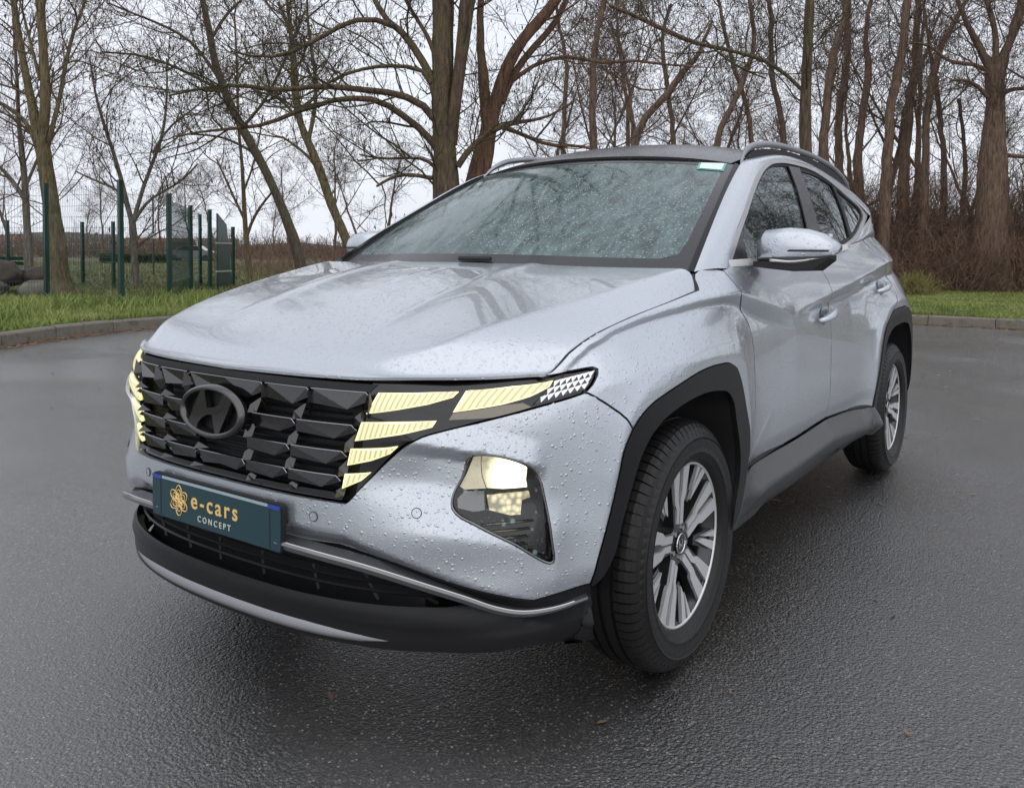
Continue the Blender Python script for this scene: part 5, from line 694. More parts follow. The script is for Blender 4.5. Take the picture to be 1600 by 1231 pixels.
# opening cut to the centre line: outline runs along the top bar, round the opening, back along the lip
poly_top=cat(FR([(0,.452),(.14,.455)]),I('skin_low'),BG.inv([(.455,.86,.33)],box=(.9,1.2)),low_edge[::-1],il[::-1],ik[::-1])
lipb=lambda q:(lambda P:(.011+.010*sst(.9,.5,q[:,0])+.010*np.exp(-((q[:,0]-.78)/.2)**2))*sst(.350,.315,P[:,2])*sst(1.16,1.02,q[:,0])+.018*sst(.33,.27,P[:,2])*sst(.6,.85,q[:,0])-.006*np.exp(-((P[:,2]-.318)/.006)**2))(BG.ev(q))
lower=panel('bumper_lip',BG,poly_top,CLAD,car,h=.0125,joined=True,bulge=lipb,fl=.03,gap=0,off=.002)
# bright skid strip under the lip
def strip(name,top,bot,matr,th,parent,mirror=True):
    a=Acc(); T_=A(top); B_=A(bot); n=len(T_); c=(T_+B_)/2
    V=np.concatenate([T_,B_,T_-th,B_-th]) if False else None
    return None
sv=np.linspace(0,s_of(y=.67),26)
def ringz(s,z,off):
    q=at_z([s],z)[0]; p=BG.ev(q)[0]; n=BG.nm(q)[0]; n[2]=0; n/=np.linalg.norm(n); return p+n*off
a=Acc(); R_=[]
for i,s in enumerate(sv):
    k=s/sv[-1]; w=max(0.0,1-k**3); zt=.258+.011*w; zb=.258-.016*w
    R_.append([ringz(s,.30,.006+.014*w)*A([1,1,0])+A([0,0,zt]),ringz(s,.30,.006+.024*w)*A([1,1,0])+A([0,0,(zt+zb)/2]),ringz(s,.30,.006+.016*w)*A([1,1,0])+A([0,0,zb]),ringz(s,.30,-.03)*A([1,1,0])+A([0,0,zb-.004])])
R_=A(R_); n=len(sv); full=np.concatenate([R_[::-1]*A([1,-1,1]),R_[1:]]); nn=len(full); V=full.reshape(-1,3)
F=[(i*4+j,i*4+j+1,(i+1)*4+j+1,(i+1)*4+j) for i in range(nn-1) for j in range(3)]
mesh('skid_strip',V,F,simple('skid_grey',(.27,.275,.29),.42,.3,bump=50,bs=.1),lower,True)
# chrome-edged garnish blades above the intake
gp=[(.8665,.235,.462),(.852,.36,.456),(.822,.4668,.443),(.748,.60,.402),(.690,.668,.370),(.648,.71,.346),(.598,.758,.330),(.545,.805,.331),(.475,.858,.345)]
g=sm(gp,.02)
V=[];n=len(g)
T_=np.gradient(g,axis=0); T_/=np.linalg.norm(T_,axis=1,keepdims=True); outw=np.cross(T_,A([0,0,1.])); outw*=np.sign((outw*A([1,.6,0])).sum(1))[:,None]; outw/=np.linalg.norm(outw,axis=1,keepdims=True)
for i in range(n):
    w=1-.6*(i/(n-1))**4
    w2=1-.8*max(0,(i/(n-1)-.75)/.25); V+=[g[i]+outw[i]*-.028+A([0,0,.006]),g[i]+outw[i]*.016*w2+A([0,0,.004*w]),g[i]+outw[i]*.019*w2-A([0,0,.003]),g[i]+outw[i]*.012*w2-A([0,0,.016*w]),g[i]-outw[i]*.028-A([0,0,.014])]
F=[(i*5+j,i*5+(j+1)%5,(i+1)*5+(j+1)%5,(i+1)*5+j) for i in range(n-1) for j in range(5)]+[(0,1,2,3,4),tuple((n-1)*5+j for j in (4,3,2,1,0))]
_gv=V
gl=mesh('bumper_garnish',V,F,simple('garnish_grey',(.16,.16,.165),.3,.7,coat=.6,bump=90,bs=.3),car,False); ge=Acc().tube(A([_gv[i*5+1] for i in range(2,n-2)]),.0016,4).build('garnish_edge',TRIM,gl); mirrored(ge); mirrored(gl)
# intake slats and diagonal ribs
bk=panel('intake_back',BG,cat(FR([(0,.46),(.3,.46),(.5,.42),(.66,.37),(.68,.33)]),FR([(.4,.31),(0,.31)])),BLACK,car,h=.03,joined=True,off=-.10,fl=0,gap=0)
for z in (.425,.403,.381,.359):
    ym=np.interp(z,[.352,.37,.40,.44],[.66,.59,.49,.24]); ys=np.linspace(-ym,ym,34); P=A([B3(y,z,-.016) for y in ys]); a=Acc().tube(P,.0042,4); a.build('intake_slat',simple('slat_black',(.014,.014,.015),.28) if z==.425 else bpy.data.materials['slat_black'],car)
for y0,y1 in ((-.56,-.50),(-.40,-.345),(-.235,-.20),(-.07,-.06),(.10,.115),(.27,.30),(.42,.465),(.53,.60)):
    zt=.44 if abs(y0)<.3 else np.interp(abs(y0),[.3,.42,.56],[.438,.415,.375])
    P=A([B3(y0+(y1-y0)*k,zt+(.334-zt)*k,-.024) for k in np.linspace(0,1,5)]); Acc().tube(P,.0045,4).build('intake_rib',BLACK,car)
# grille ------------------------------------------------------------------------------------
grl=empty('grille_dummy') if False else None
back=panel('grille_back',BG,cat(FR([(0,.56),(.3,.56),(.43,.565)]),lamp_low[2:8],FR([(.47,.845),(.3,.85),(0,.85)])),BLACK,car,h=.03,joined=True,off=-.055,fl=0,gap=0)
# fine mesh bars deep in the grille
for z in np.arange(.592,.83,.0165):
    ys=np.linspace(-.40-.0*z,.40,24); Acc().tube(A([B3(y,z,-.045) for y in ys]),.0028,4).build('grille_bar',bpy.data.materials['slat_black'],back)
P=[];
bar=panel('grille_top_bar',BG,cat(FR([(0,.832),(.25,.831),(.46,.830)]),FR([(.475,.850),(.25,.850),(0,.850)])),BLACK,car,h=.02,joined=True,off=-.010,fl=.03,gap=0)
rows=[(.829,[.158,.308,.467],.055),(.7525,[.118,.270,.441],.046),(.690,[.104,.255,.418],.043),(.633,[.102,.250,.405],.040)]
def blade(zt,ya,yb,dz,first,sgn):
    """one faceted jewel: a long upper face, a beak towards the outer end and an upright dart"""
    f=lambda y,z,o: B3(y,z,o)*A([1,sgn,1])
    w=yb-ya
    v=[f(ya,zt,-.004),f(yb-.014,zt,-.004),f(yb,zt-.010,-.002),      # 0 1 2 upper edge
       f(ya,zt-dz*.60,-.006),f(ya+w*.66,zt-dz*.74,-.004),f(yb-.004,zt-dz*.34,-.010), # 3 4 5 lower edge
       f(ya,zt-dz*.2,-.034),f(yb,zt-dz*.2,-.034),f(ya+w*.3,zt-dz*.70,-.040)]
    F=[(0,3,4,1),(1,4,5),(1,5,2),(3,6,8),(3,8,4),(4,8,7),(4,7,5),(5,7,2),(0,6,3),(0,1,7,6),(1,2,7)]
    if sgn<0: F=[t_[::-1] for t_ in F]
    return v,F
def dart(zt,y,h,sgn):
    f=lambda yy,z,o: B3(yy,z,o)*A([1,sgn,1])
    v=[f(y-.002,zt+.001,.006),f(y+.008,zt+h*.8,-.030),f(y-.032,zt+.004,-.022),f(y+.009,zt+.001,-.012),f(y-.008,zt+h*.36,-.006)]
    F=[(0,4,2),(4,1,2),(0,3,4),(4,3,1),(2,1,3)]
    if sgn<0: F=[t_[::-1] for t_ in F]
    return v,F
def bl(zt,ya,yb,dz,sg):
    v,F=blade(zt,ya,yb,dz,False,sg); o=mesh('grille_blade',v,F,JEWEL,car,False)
    f=lambda y,z,o_: B3(y,z,o_)*A([1,sg,1])
    Acc().tube(A([f(ya,zt,-.0035),f((ya+yb)/2,zt,-.0035),f(yb-.014,zt,-.0035),f(yb,zt-.010,-.0015)]),.0013,4).build('blade_highlight',EDGE,o)  # lighter bead added as the highlight along the blade's upper edge
for r,(zt,ys,dz) in enumerate(rows):
    edges=[0]+ys
    for c in range(3):
        ya,yb=edges[c],edges[c+1]
        if c==0:
            if r in (1,2): continue
            # the middle jewel spans the centre line
            for sg in (1,-1):
                bl(zt,ya,yb,dz,sg)
            continue
        for sg in (1,-1):
            bl(zt,ya,yb,dz,sg)
    for y in ys:
        for sg in (1,-1):
            h=.045 if r else .0
            if r: v,F=dart(zt,y,.052,sg); mesh('grille_dart',v,F,JEWEL,car,False)
for y in (.118,.262,.400):
    for sg in (1,-1):
        v,F=dart(.585,y,.036,sg); mesh('grille_dart',v,F,JEWEL,car,False)
# outer leaf fins at the seams of the top row
for y in (.158,.308,.467):
    for sg in (1,-1):
        f=lambda yy,z,o: B3(yy,z,o)*A([1,sg,1])
        v=[f(y,.830,.006),f(y+.002,.79,.005),f(y-.026,.80,-.020),f(y+.006,.80,-.014),f(y-.004,.760,-.018)]
        F=[(0,1,2),(0,3,1),(1,4,2),(1,3,4)]; mesh('grille_dart',v,[t_[::-1] for t_ in F] if sg<0 else F,JEWEL,car,False)
# base ledge of the grille
panel('grille_ledge',BG,cat(FR([(0,.574),(.2,.574),(.40,.575)]),FR([(.41,.592),(.2,.590),(0,.590)])),GLOSSB,car,h=.02,joined=True,off=-.018,fl=.03,gap=0)
# emblem -------------------------------------------------------------------------------------
ec=B3(0,.7445,.024); tilt=math.radians(4)
def em(y,z,o=0): return A([ec[0]+o-z*math.tan(tilt),y,ec[2]+z])
th=np.linspace(0,2*np.pi,56,endpoint=False); EMB=simple('emblem_black',(.075,.073,.075),.14,.85,coat=.6)
ring=Acc(); prof=[(-1,.0,-.022),(-.7,.0,.004),(0,.0,.012),(.75,.0,.005),(1,.0,-.004)]
V=[];wr=.0095
for t_ in th:
    for k,_,o in prof: V.append(em((.117+wr*k)*math.cos(t_),(.0585+wr*k)*math.sin(t_),o))
F=[(i*5+j,i*5+j+1,((i+1)%56)*5+j+1,((i+1)%56)*5+j) for i in range(56) for j in range(4)]
emblem=mesh('emblem',V,F,EMB,car,True)
mesh('emblem_base',[em(.118*math.cos(t_),.057*math.sin(t_),-.020) for t_ in th]+[em(0,0,-.020)],[(i,(i+1)%56,56) for i in range(56)],BLACK,emblem)
# slanted letter: two leaning stems joined by a curved bar
def letter(poly2,o0,o1,nm,parent):
    n=len(poly2); V=[em(y,z,o1) for y,z in poly2]+[em(y,z,o0) for y,z in poly2]
    return mesh(nm,V,[tuple(range(n)),*[(i,i+n,(i+1)%n+n,(i+1)%n) for i in range(n)]],EMB,parent,False)
stemL=[(-.088,-.040),(-.050,-.053),(-.046,-.034),(-.030,-.018),(-.006,-.006),(-.012,.012),(-.020,.034),(-.027,.055),(-.040,.052),(-.052,.030),(-.070,-.002)]
stemR=[(-y,-z) for y,z in stemL]
letter(stemL,-.008,.006,'emblem_letter',emblem); letter(stemR,-.008,.006,'emblem_letter',emblem)
letter([(-.046,-.014),(-.012,-.008),(.020,-.005),(.052,.014),(.046,.022),(.012,.012),(-.020,.007),(-.050,-.008)],-.008,.007,'emblem_letter',emblem)
# lamps ------------------------------------------------------------------------------------------
cl=cat(sm(lamp_low,.02)[2:],tip[::-1],BG.inv(HG.ev(A([[1,v] for v in (.97,.9,.8,.7,.6)])),box=(0.3,1.0)))
for s_ in (1,-1):
    hl=panel('upper_lamp',BG,cl,GLOSSB,car,h=.02,side=s_,off=-.012,fl=.02,gap=.002)
    for nm in ('drl_a','drl_b','drl_c','drl_d','drl_e'):
        q=I(nm); c=q.mean(0)
        rim=panel('light_rim',BG,q,DRLE,hl,h=.02,side=s_,off=-.007,fl=.008,gap=0)
        q2=BG.ev(q); c3=q2.mean(0); qq=[]
        for i in range(len(q)):   # inner lens inset about 3 mm
            d=c3-q2[i]; qq.append(q2[i]+d/np.linalg.norm(d)*.0055)
        panel('light_strip',BG,BG.inv(qq,box=(.3,1.2)),DRLM,rim,h=.02,side=s_,off=-.0035,fl=.006,gap=0)
    panel('turn_signal',BG,I('turn'),simple('turn_lens',(.16,.14,.11),.12,.8,coat=1,bump=120,bs=.6) if s_>0 else bpy.data.materials['turn_lens'],hl,h=.02,side=s_,off=-.006,fl=.006,gap=0)
    # triangular reflector facets at the outer end
    c=BG.ev(I('facet')); tl_,tr_,br_,bl_=c[0],c[1],c[3],c[5]; nx_,nz_=7,3; dk=[];br=[]
    nrm=BG.nm(I('facet').mean(0))[0]
    g_=lambda u,v:(tl_*(1-u)+tr_*u)*(1-v)+(bl_*(1-u)+br_*u)*v
    V=[];Fb=[];Fd=[]
    for i in range(nx_):
        for j in range(nz_):
            a_=[g_(i/nx_,j/nz_),g_((i+1)/nx_,j/nz_),g_((i+1)/nx_,(j+1)/nz_),g_(i/nx_,(j+1)/nz_)]
            k=len(V); V+=[a_[0]+nrm*-.009,a_[1]+nrm*-.001,a_[2]+nrm*-.009,a_[3]+nrm*-.004]; Fb.append((k,k+2,k+1)); Fd.append((k,k+3,k+2))
    V=A(V)*A([1,s_,1]); FF=Fb+Fd
    if s_<0: FF=[f_[::-1] for f_ in FF]
    mesh('reflector_facet',V,FF,None,hl,False,mats=[simple('facet_bright',(.75,.75,.76),.2,.9),simple('facet_dark',(.10,.10,.105),.25,.5)] if s_>0 else [bpy.data.materials['facet_bright'],bpy.data.materials['facet_dark']],mi=[0]*len(Fb)+[1]*len(Fd))
    # lower lamp in the bumper corner
    lh=panel('headlamp',BG,lamp_hole,GLOSSB,car,h=.02,side=s_,off=-.030,fl=.03,gap=-.002)
    panel('lamp_reflector',BG,I('lit_side'),LAMPH,lh,h=.02,side=s_,off=-.013,fl=.015,gap=0)
    panel('lamp_beam',BG,I('lit_hi'),LAMPH,lh,h=.02,side=s_,off=-.013,fl=.015,gap=0)
    panel('lamp_beam',BG,I('lit_low'),LAMPL,lh,h=.02,side=s_,off=-.018,fl=.012,gap=.002)
    panel('lamp_reflector',BG,I('lit_dark'),DCHROME,lh,h=.02,side=s_,off=-.020,fl=.01,gap=.001)
    for k in range(4):
        zz=.535-.017*k; P=[B3(y,zz-.02*(y-.66)/.1*.0,-.020) for y in np.linspace(.70+.01*k,.775,5)]
        Acc().tube(A(P)*A([1,s_,1]),.0022,4).build('lamp_fin',DCHROME,lh)
    panel('lamp_lens',BG,sm(I('lamp_hood'),.02,closed=True),LENS,lh,h=.02,side=s_,off=-.004,fl=0,gap=.003)
    P=BG.ev(sm(I('lamp_hood'),.012,closed=True)); P=np.concatenate([P,P[:1]]); Acc().tube((P-BG.nm(sm(I('lamp_hood'),.012,closed=True)).mean(0)*.004)*A([1,s_,1]),.0034,5).build('lamp_edge',DCHROME,lh,smooth=True)
# parking sensors
for y,z in ((.335,.532),(.577,.563),(-.335,.532),(-.577,.563)):
    c=B3(y,z,.0015); n_=BG.nm(FR([(abs(y),z)]))[0]*A([1,np.sign(y),1]); e1=np.cross(n_,[0,0,1.]); e1/=np.linalg.norm(e1); e2=np.cross(n_,e1)
    V=[c+.011*(math.cos(a_)*e1+math.sin(a_)*e2) for a_ in np.linspace(0,2*np.pi,20,endpoint=False)]
    s1=Acc(); s1.tube(A(V+[V[0]]),.0012,4); s1.build('parking_sensor',GLOSSB,car); 
    mesh('parking_sensor',[p_+n_*.0005 for p_ in V],[tuple(range(20))],PAINT,car)
# glass and pillars ---------------------------------------------------------------------------------
ws_out=A([[0.0,0],[0.0,.5],[0.0,.80],[.012,.965],[.3,.978],[.6,.982],[.9,.985],[.985,.975],[1.0,.93],[1.0,.6],[1.0,.3],[1.0,0]])
frit=panel('windscreen_surround',WG,cat(ws_out,A([[.955,0],[.957,.4],[.96,.80],[.935,.885],[.85,.925],[.5,.925],[.2,.915],[.11,.90],[.075,.84],[.066,.6],[.066,0]])),wetblack('frit_black',(.030,.030,.033),.14,.5,70),car,h=.03,joined=True,gap=0,fl=.0)
panel('windscreen',WG,A([[.064,0],[.064,.6],[.073,.84],[.108,.905],[.2,.92],[.5,.93],[.85,.93],[.935,.89],[.962,.80],[.959,.4],[.957,0]]),WSG,car,h=.03,joined=True,gap=0,fl=0,off=-.001)
panel('windscreen_trim',WG,A([[.0,.93],[.0,.99],[.5,1.0],[.98,1.0],[1.0,.97],[.99,.968],[.5,.968],[.0,.955]]),CLAD,car,h=.02,off=.005,gap=0)
panel('windscreen_trim',WG,A([[.0,.93],[.0,.99],[.5,1.0],[.98,1.0],[1.0,.97],[.99,.968],[.5,.968],[.0,.955]]),CLAD,car,h=.02,off=.005,gap=0,side=-1)
st_=WG.inv(MEAS['sticker']); stk=panel('windscreen_sticker',WG,st_,simple('sticker_green',(.10,.42,.30),.4),car,h=.02,off=.002,fl=0,gap=0)
panel('sticker_face',WG,WG.inv(A(MEAS['sticker'])*.84+A(MEAS['sticker']).mean(0)*.16),simple('sticker_white',(.68,.78,.74),.4),stk,h=.02,off=.004,fl=0,gap=0)
fg=GG.inv(cat(A(MEAS['fglass']),A([[-1.425,Gy(-1.425,1.165),1.165],[-.66,Gy(-.66,1.138),1.138]])))
rg=GG.inv(cat(A(MEAS['rglass']),A([[x,Gy(x,z),z] for x,z in ((-2.14,1.205),(-1.62,1.182))])))
rg=cat(rg,GG.inv([[x,Gy(x,z),z] for x,z in ((-1.66,1.30),(-1.70,1.43))]))
qg=GG.inv(cat(A([[-2.27,Gy(-2.27,1.515),1.515]]),A(MEAS['qglass'])[1:],A([[-2.19,Gy(-2.19,1.225),1.225],[-2.25,Gy(-2.25,1.35),1.35]])))
sa_=GG.inv(MEAS['sail'])
dlo=sm(GG.inv(MEAS['dlo']),.03); dli=sm(GG.inv(MEAS['dlo_in']),.03)
GX=lambda pts: GG.inv([[x,Gy(x,z),z] for x,z in pts])
tb_top=GX([(-.47,1.130),(-.72,1.137),(-1.08,1.147),(-1.42,1.166),(-1.80,1.188),(-1.96,1.200)]); tb_bot=GX([(-1.99,1.178),(-1.80,1.163),(-1.42,1.142),(-1.08,1.124),(-.72,1.114),(-.465,1.108)])
for s_ in (1,-1):
    for nm,q,mm in (('front_window',fg,SIDEG),('rear_window',rg,PRIVG),('quarter_window',qg,PRIVG)): panel(nm,GG,q,mm,car,h=.05,side=s_,off=-.008,fl=0,gap=-.004)
    fo=cat(dli,GX([(-1.9,1.19),(-1.42,1.16),(-.72,1.13)])); f3=GG.ev(fo); c3=f3.mean(0); dn=f3-c3
    fi=GG.inv(f3-dn/np.linalg.norm(dn,axis=1,keepdims=True)*.022)
    wf=panel('window_frame',GG,fo,BLACK,car,h=.04,side=s_,off=-.003,fl=.01,gap=0,holes=[fi])
    panel('c_pillar_bar',GG,GX([(-2.215,1.53),(-2.275,1.52),(-2.262,1.38),(-2.205,1.225),(-2.145,1.215),(-2.20,1.36),(-2.222,1.46)]),BLACK,wf,h=.04,side=s_,off=.000,fl=.006,gap=0)
    panel('b_pillar_cover',GG,cat(GX([(-1.556,1.538),(-1.54,1.45),(-1.49,1.33),(-1.455,1.25),(-1.435,1.17),(-1.60,1.178),(-1.65,1.3),(-1.69,1.43),(-1.722,1.543)])),ROOFB,wf,h=.04,side=s_,off=.001,fl=.006,gap=0)
    panel('sail_panel',GG,sa_,simple('sail_black',(.02,.02,.022),.25) if s_>0 else bpy.data.materials['sail_black'],wf,h=.03,side=s_,off=.004,fl=.01,gap=0)
    panel('window_trim',GG,cat(dlo,dli[::-1]),TRIM,car,h=.02,side=s_,off=.005,fl=.012,gap=0)
    panel('window_trim',GG,cat(tb_top,tb_bot),TRIML,car,h=.02,side=s_,off=.016,fl=.03,gap=0)
# roof and the painted side rail that runs from the wing over the doors to the tail
rf=lambda y:-.945-.33*y*y
ry=np.linspace(0,.60,8)
roof=panel('roof',RG,cat(A([[-rf(y),y] for y in ry]),A([[x,.605] for x in (1.4,1.8,2.2,2.6,3.0,3.15)]),A([[3.2,.4],[3.2,.2],[3.2,0]])),ROOFB,car,h=.04,joined=True,gap=.001)
Ac=[(-.262,.795,1.098),(-.480,.752,1.222),(-.665,.714,1.320),(-.87,.676,1.425),(-1.06,.642,1.508)]+[(x,.612,float(Rz(x,.612))+.001) for x in (-1.25,-1.55,-1.9,-2.25,-2.55,-2.9,-3.18)]
Ac[5]=(-1.22,.618,float(Rz(-1.22,.618)))
Bc=[(-.452,.835,1.104),(-.592,.800,1.217),(-.739,.774,1.306),(-.971,.726,1.425),(-1.135,.696,1.492),(-1.296,.676,1.534),(-1.56,.663,1.567),(-1.9,.663,1.568),(-2.228,.672,1.531),(-2.537,.681,1.478),(-2.9,.69,1.405),(-3.05,.69,1.37)]
def loft(name,C1,C2,matr,parent,bul=.012,m_=10,h=.03,mirror=True,smooth=True):
    k=np.linspace(0,1,len(C1)); kk=np.linspace(0,1,90)
    a_=nspl(k,A(C1),kk); b_=nspl(k,A(C2),kk); w=np.linspace(0,1,m_)
    P=a_[:,None]*(1-w)[None,:,None]+b_[:,None]*w[None,:,None]
    ta=np.gradient(P,axis=0); tb=np.gradient(P,axis=1); nn_=np.cross(ta,tb); nn_/=np.linalg.norm(nn_,axis=-1,keepdims=True)
    sg=np.sign((nn_[...,1]).mean()); nn_*=sg; P=P+nn_*(bul*(4*w*(1-w))**.8)[None,:,None]
    V=P.reshape(-1,3); n=len(kk); F=[(i*m_+j,i*m_+j+1,(i+1)*m_+j+1,(i+1)*m_+j) for i in range(n-1) for j in range(m_-1)]
    if sg<0: F=[f_[::-1] for f_ in F]
    o=mesh(name,V,F,matr,parent,smooth)
    if mirror: mirrored(o)
    return o
loft('body_side_rail',Ac,Bc,PAINT,car)
bt=lambda x,t: BG.ev(TB(x,t))[0]
loft('rear_pillar',[(-1.94,.812,1.185),(-2.32,.790,1.240),(-2.62,.748,1.307),(-2.85,.722,1.355),(-3.03,.692,1.388),(-3.16,.67,1.36)],[bt(-1.92,.985),bt(-2.34,.985),bt(-2.72,.99),bt(-3.05,.99),bt(-3.3,.99),bt(-3.5,.99)],PAINT,car,bul=.010)
loft('tail_window',[(-3.12,.0,float(Rz(-3.19,0))),(-3.12,.3,float(Rz(-3.19,.3))),(-3.14,.5,1.49),(-3.15,.62,1.42),(-3.15,.67,1.37)],[tuple(BG.ev([SMAX,.98])[0]),(-3.26,.35,1.14),(-3.26,.55,1.145),(-3.24,.7,1.16),tuple(bt(-3.45,.98))],PRIVG,car,bul=.02)
rail=[(-1.085,.632,1.520),(-1.14,.622,1.563),(-1.22,.614,1.598),(-1.36,.610,1.626),(-1.6,.608,1.648),(-1.9,.608,1.655),(-2.3,.608,1.645),(-2.6,.610,1.612),(-2.75,.612,1.575),(-2.84,.614,1.54)]
rp=sm(rail,.03); rr=Acc(); rp[:,2]-=.013; w_=np.full(len(rp),.011); w_[:6]*=np.linspace(.4,1,6); w_[-6:]*=np.linspace(1,.4,6); V_,F_=tube_arrays(rp,w_,8,flat=1.25); rr.add(V_,F_).build('roof_rail',RAILM,car,smooth=True,mirror=False); mirrored(bpy.data.objects['roof_rail'])
rb=Acc(); 
for i in range(len(rp)-1): pass
P1=rp.copy(); P1[:,2]-=.02; P2=rp.copy(); P2[:,2]=[float(Rz(x,.612))-.01 if x<-1.2 else z-.03 for x,z in zip(rp[:,0],rp[:,2])]
V=np.concatenate([P1+A([0,-.008,0]),P2+A([0,-.008,0]),P1+A([0,.006,0]),P2+A([0,.008,0])]); n=len(rp); F=[]
for i in range(n-1): F+=[(i,i+1,n+i+1,n+i),(2*n+i,3*n+i,3*n+i+1,2*n+i+1)]
o=mesh('roof_rail_foot',V,F,BLACK,bpy.data.objects['roof_rail'],False); 
# wiper resting at the foot of the glass
wp=WG.ev(A([[.010,.02],[.012,.18]]))+A([0,0,.012]); Acc().tube(sm(wp,.05),.008,5).build('wiper',BLACK,car)
wp=WG.ev(A([[.030,.05],[.034,.75]]))+A([0,0,.006]); 
cw=Acc(); ys=np.linspace(-.80,.80,30); cv=[]
for y in ys: cv+= [(-.075-.21*(y/.8)**2*1.02,y,1.100-.022*(y/.8)**2),(-.13-.21*(y/.8)**2,y,1.094-.022*(y/.8)**2)]
mesh('cowl',cv,[(2*i,2*i+1,2*i+3,2*i+2) for i in range(29)],BLACK,car)
# door mirrors -------------------------------------------------------------------------------------------
def door_mirror(sg):
    secs=[(.858,-.735,-.640,1.134,1.205,.0),(.885,-.750,-.612,1.131,1.238,0),(.96,-.755,-.604,1.134,1.244,0),(1.02,-.752,-.606,1.137,1.238,0),(1.07,-.745,-.618,1.144,1.222,0),(1.10,-.735,-.640,1.155,1.200,0),(1.115,-.722,-.665,1.168,1.186,0)]
    n=20; V=[]; 
    for y,x0,x1,z0,z1,_ in secs:
        cx,cz=(x0+x1)/2,(z0+z1)/2; ax_,az=(x1-x0)/2,(z1-z0)/2
        for k in range(n):
            t_=2*math.pi*k/n; c,s=math.cos(t_),math.sin(t_); e=.48
            V.append((cx+ax_*math.copysign(abs(c)**e,c),y*sg,cz+az*math.copysign(abs(s)**e,s)-.012*(c>0.2)*c))
    F=[(i*n+k,i*n+(k+1)%n,(i+1)*n+(k+1)%n,(i+1)*n+k) for i in range(len(secs)-1) for k in range(n)]+[tuple(range(n))[::-1],tuple((len(secs)-1)*n+k for k in range(n))]
    if sg<0: F=[f_[::-1] for f_ in F]
    dark=simple('mirror_grey',(.12,.125,.13),.3,.3) if sg>0 else bpy.data.materials['mirror_grey']
    mi=[]
    for i in range(len(secs)-1):
        for k in range(n): mi.append(1 if math.sin(2*math.pi*(k+.5)/n)<-.25 else 0)
    mi+=[0,0]
    mo=mesh('door_mirror',V,F,None,car,True,mats=[PAINT,dark],mi=mi)
    Acc().box((-.612,1.035*sg,1.166),(.014,.13,.007)).build('mirror_signal',GLOSSB,mo)
    a_=Acc(); base=sm([(-.60,.915,1.134),(-.612,.98,1.130),(-.625,1.05,1.140),(-.655,1.108,1.158)],.02)*A([1,sg,1]); a_.tube(base,.006,6); a_.build('mirror_trim',TRIM,mo,smooth=True)
    low=[(.86,-.74,-.60,1.104,1.130),(.95,-.745,-.606,1.096,1.130),(1.05,-.742,-.618,1.100,1.138),(1.095,-.73,-.645,1.135,1.152)]
    V=[(x,y*sg,z) for y,x0,x1,z0,z1 in low for x,z in ((x0,z0),(x1,z0+.008),(x1,z1),(x0,z1))]
    F=[(i*4+k,i*4+(k+1)%4,(i+1)*4+(k+1)%4,(i+1)*4+k) for i in range(3) for k in range(4)]+[(3,2,1,0),(12,13,14,15)]
    if sg<0: F=[f_[::-1] for f_ in F]
    mesh('mirror_foot',V,F,BLACK,mo,False)
    Acc().box((-.752,1.0*sg,1.188),(.006,.15,.07)).build('mirror_glass',CHROME,mo)
door_mirror(1); door_mirror(-1)
# handles ------------------------------------------------------------------------------------------------------
def handle(x0,z0,door,sg):
    a_=Acc(); P=[]
    for k in np.linspace(0,1,9):
        x=x0-.105+.21*k; z=z0+.022-.036*k*1.0; q=FL([(x,z)]); p=BG.ev(q)[0]; b=math.sin(math.pi*k)**.5 if 0<k<1 else 0
        P.append((p+A([0,.010+.030*b,0]))*A([1,sg,1]))
    P=sm(P,.012); R_=.0125*np.clip(np.sin(np.pi*np.linspace(.06,.94,len(P)))**.35,.4,1)
    V_,F_=tube_arrays(P,R_,8,flat=1.35,up=(0,0,1)); a_.add(V_,F_); n=len(P); a_.F+= [tuple(range(8))[::-1],tuple((n-1)*8+k for k in range(8))]
    a_.build('door_handle',PAINT,door,smooth=True)
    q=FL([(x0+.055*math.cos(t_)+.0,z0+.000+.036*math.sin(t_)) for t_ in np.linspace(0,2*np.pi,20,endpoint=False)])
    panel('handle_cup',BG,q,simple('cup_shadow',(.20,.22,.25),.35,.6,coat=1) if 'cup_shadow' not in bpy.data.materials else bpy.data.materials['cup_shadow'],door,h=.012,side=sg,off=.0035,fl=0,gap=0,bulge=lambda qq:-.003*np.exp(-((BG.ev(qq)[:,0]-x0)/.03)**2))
for sg,i in ((1,0),(-1,1)): handle(-1.34,.908,dfront[i],sg); handle(-2.395,.990,drear[i],sg)
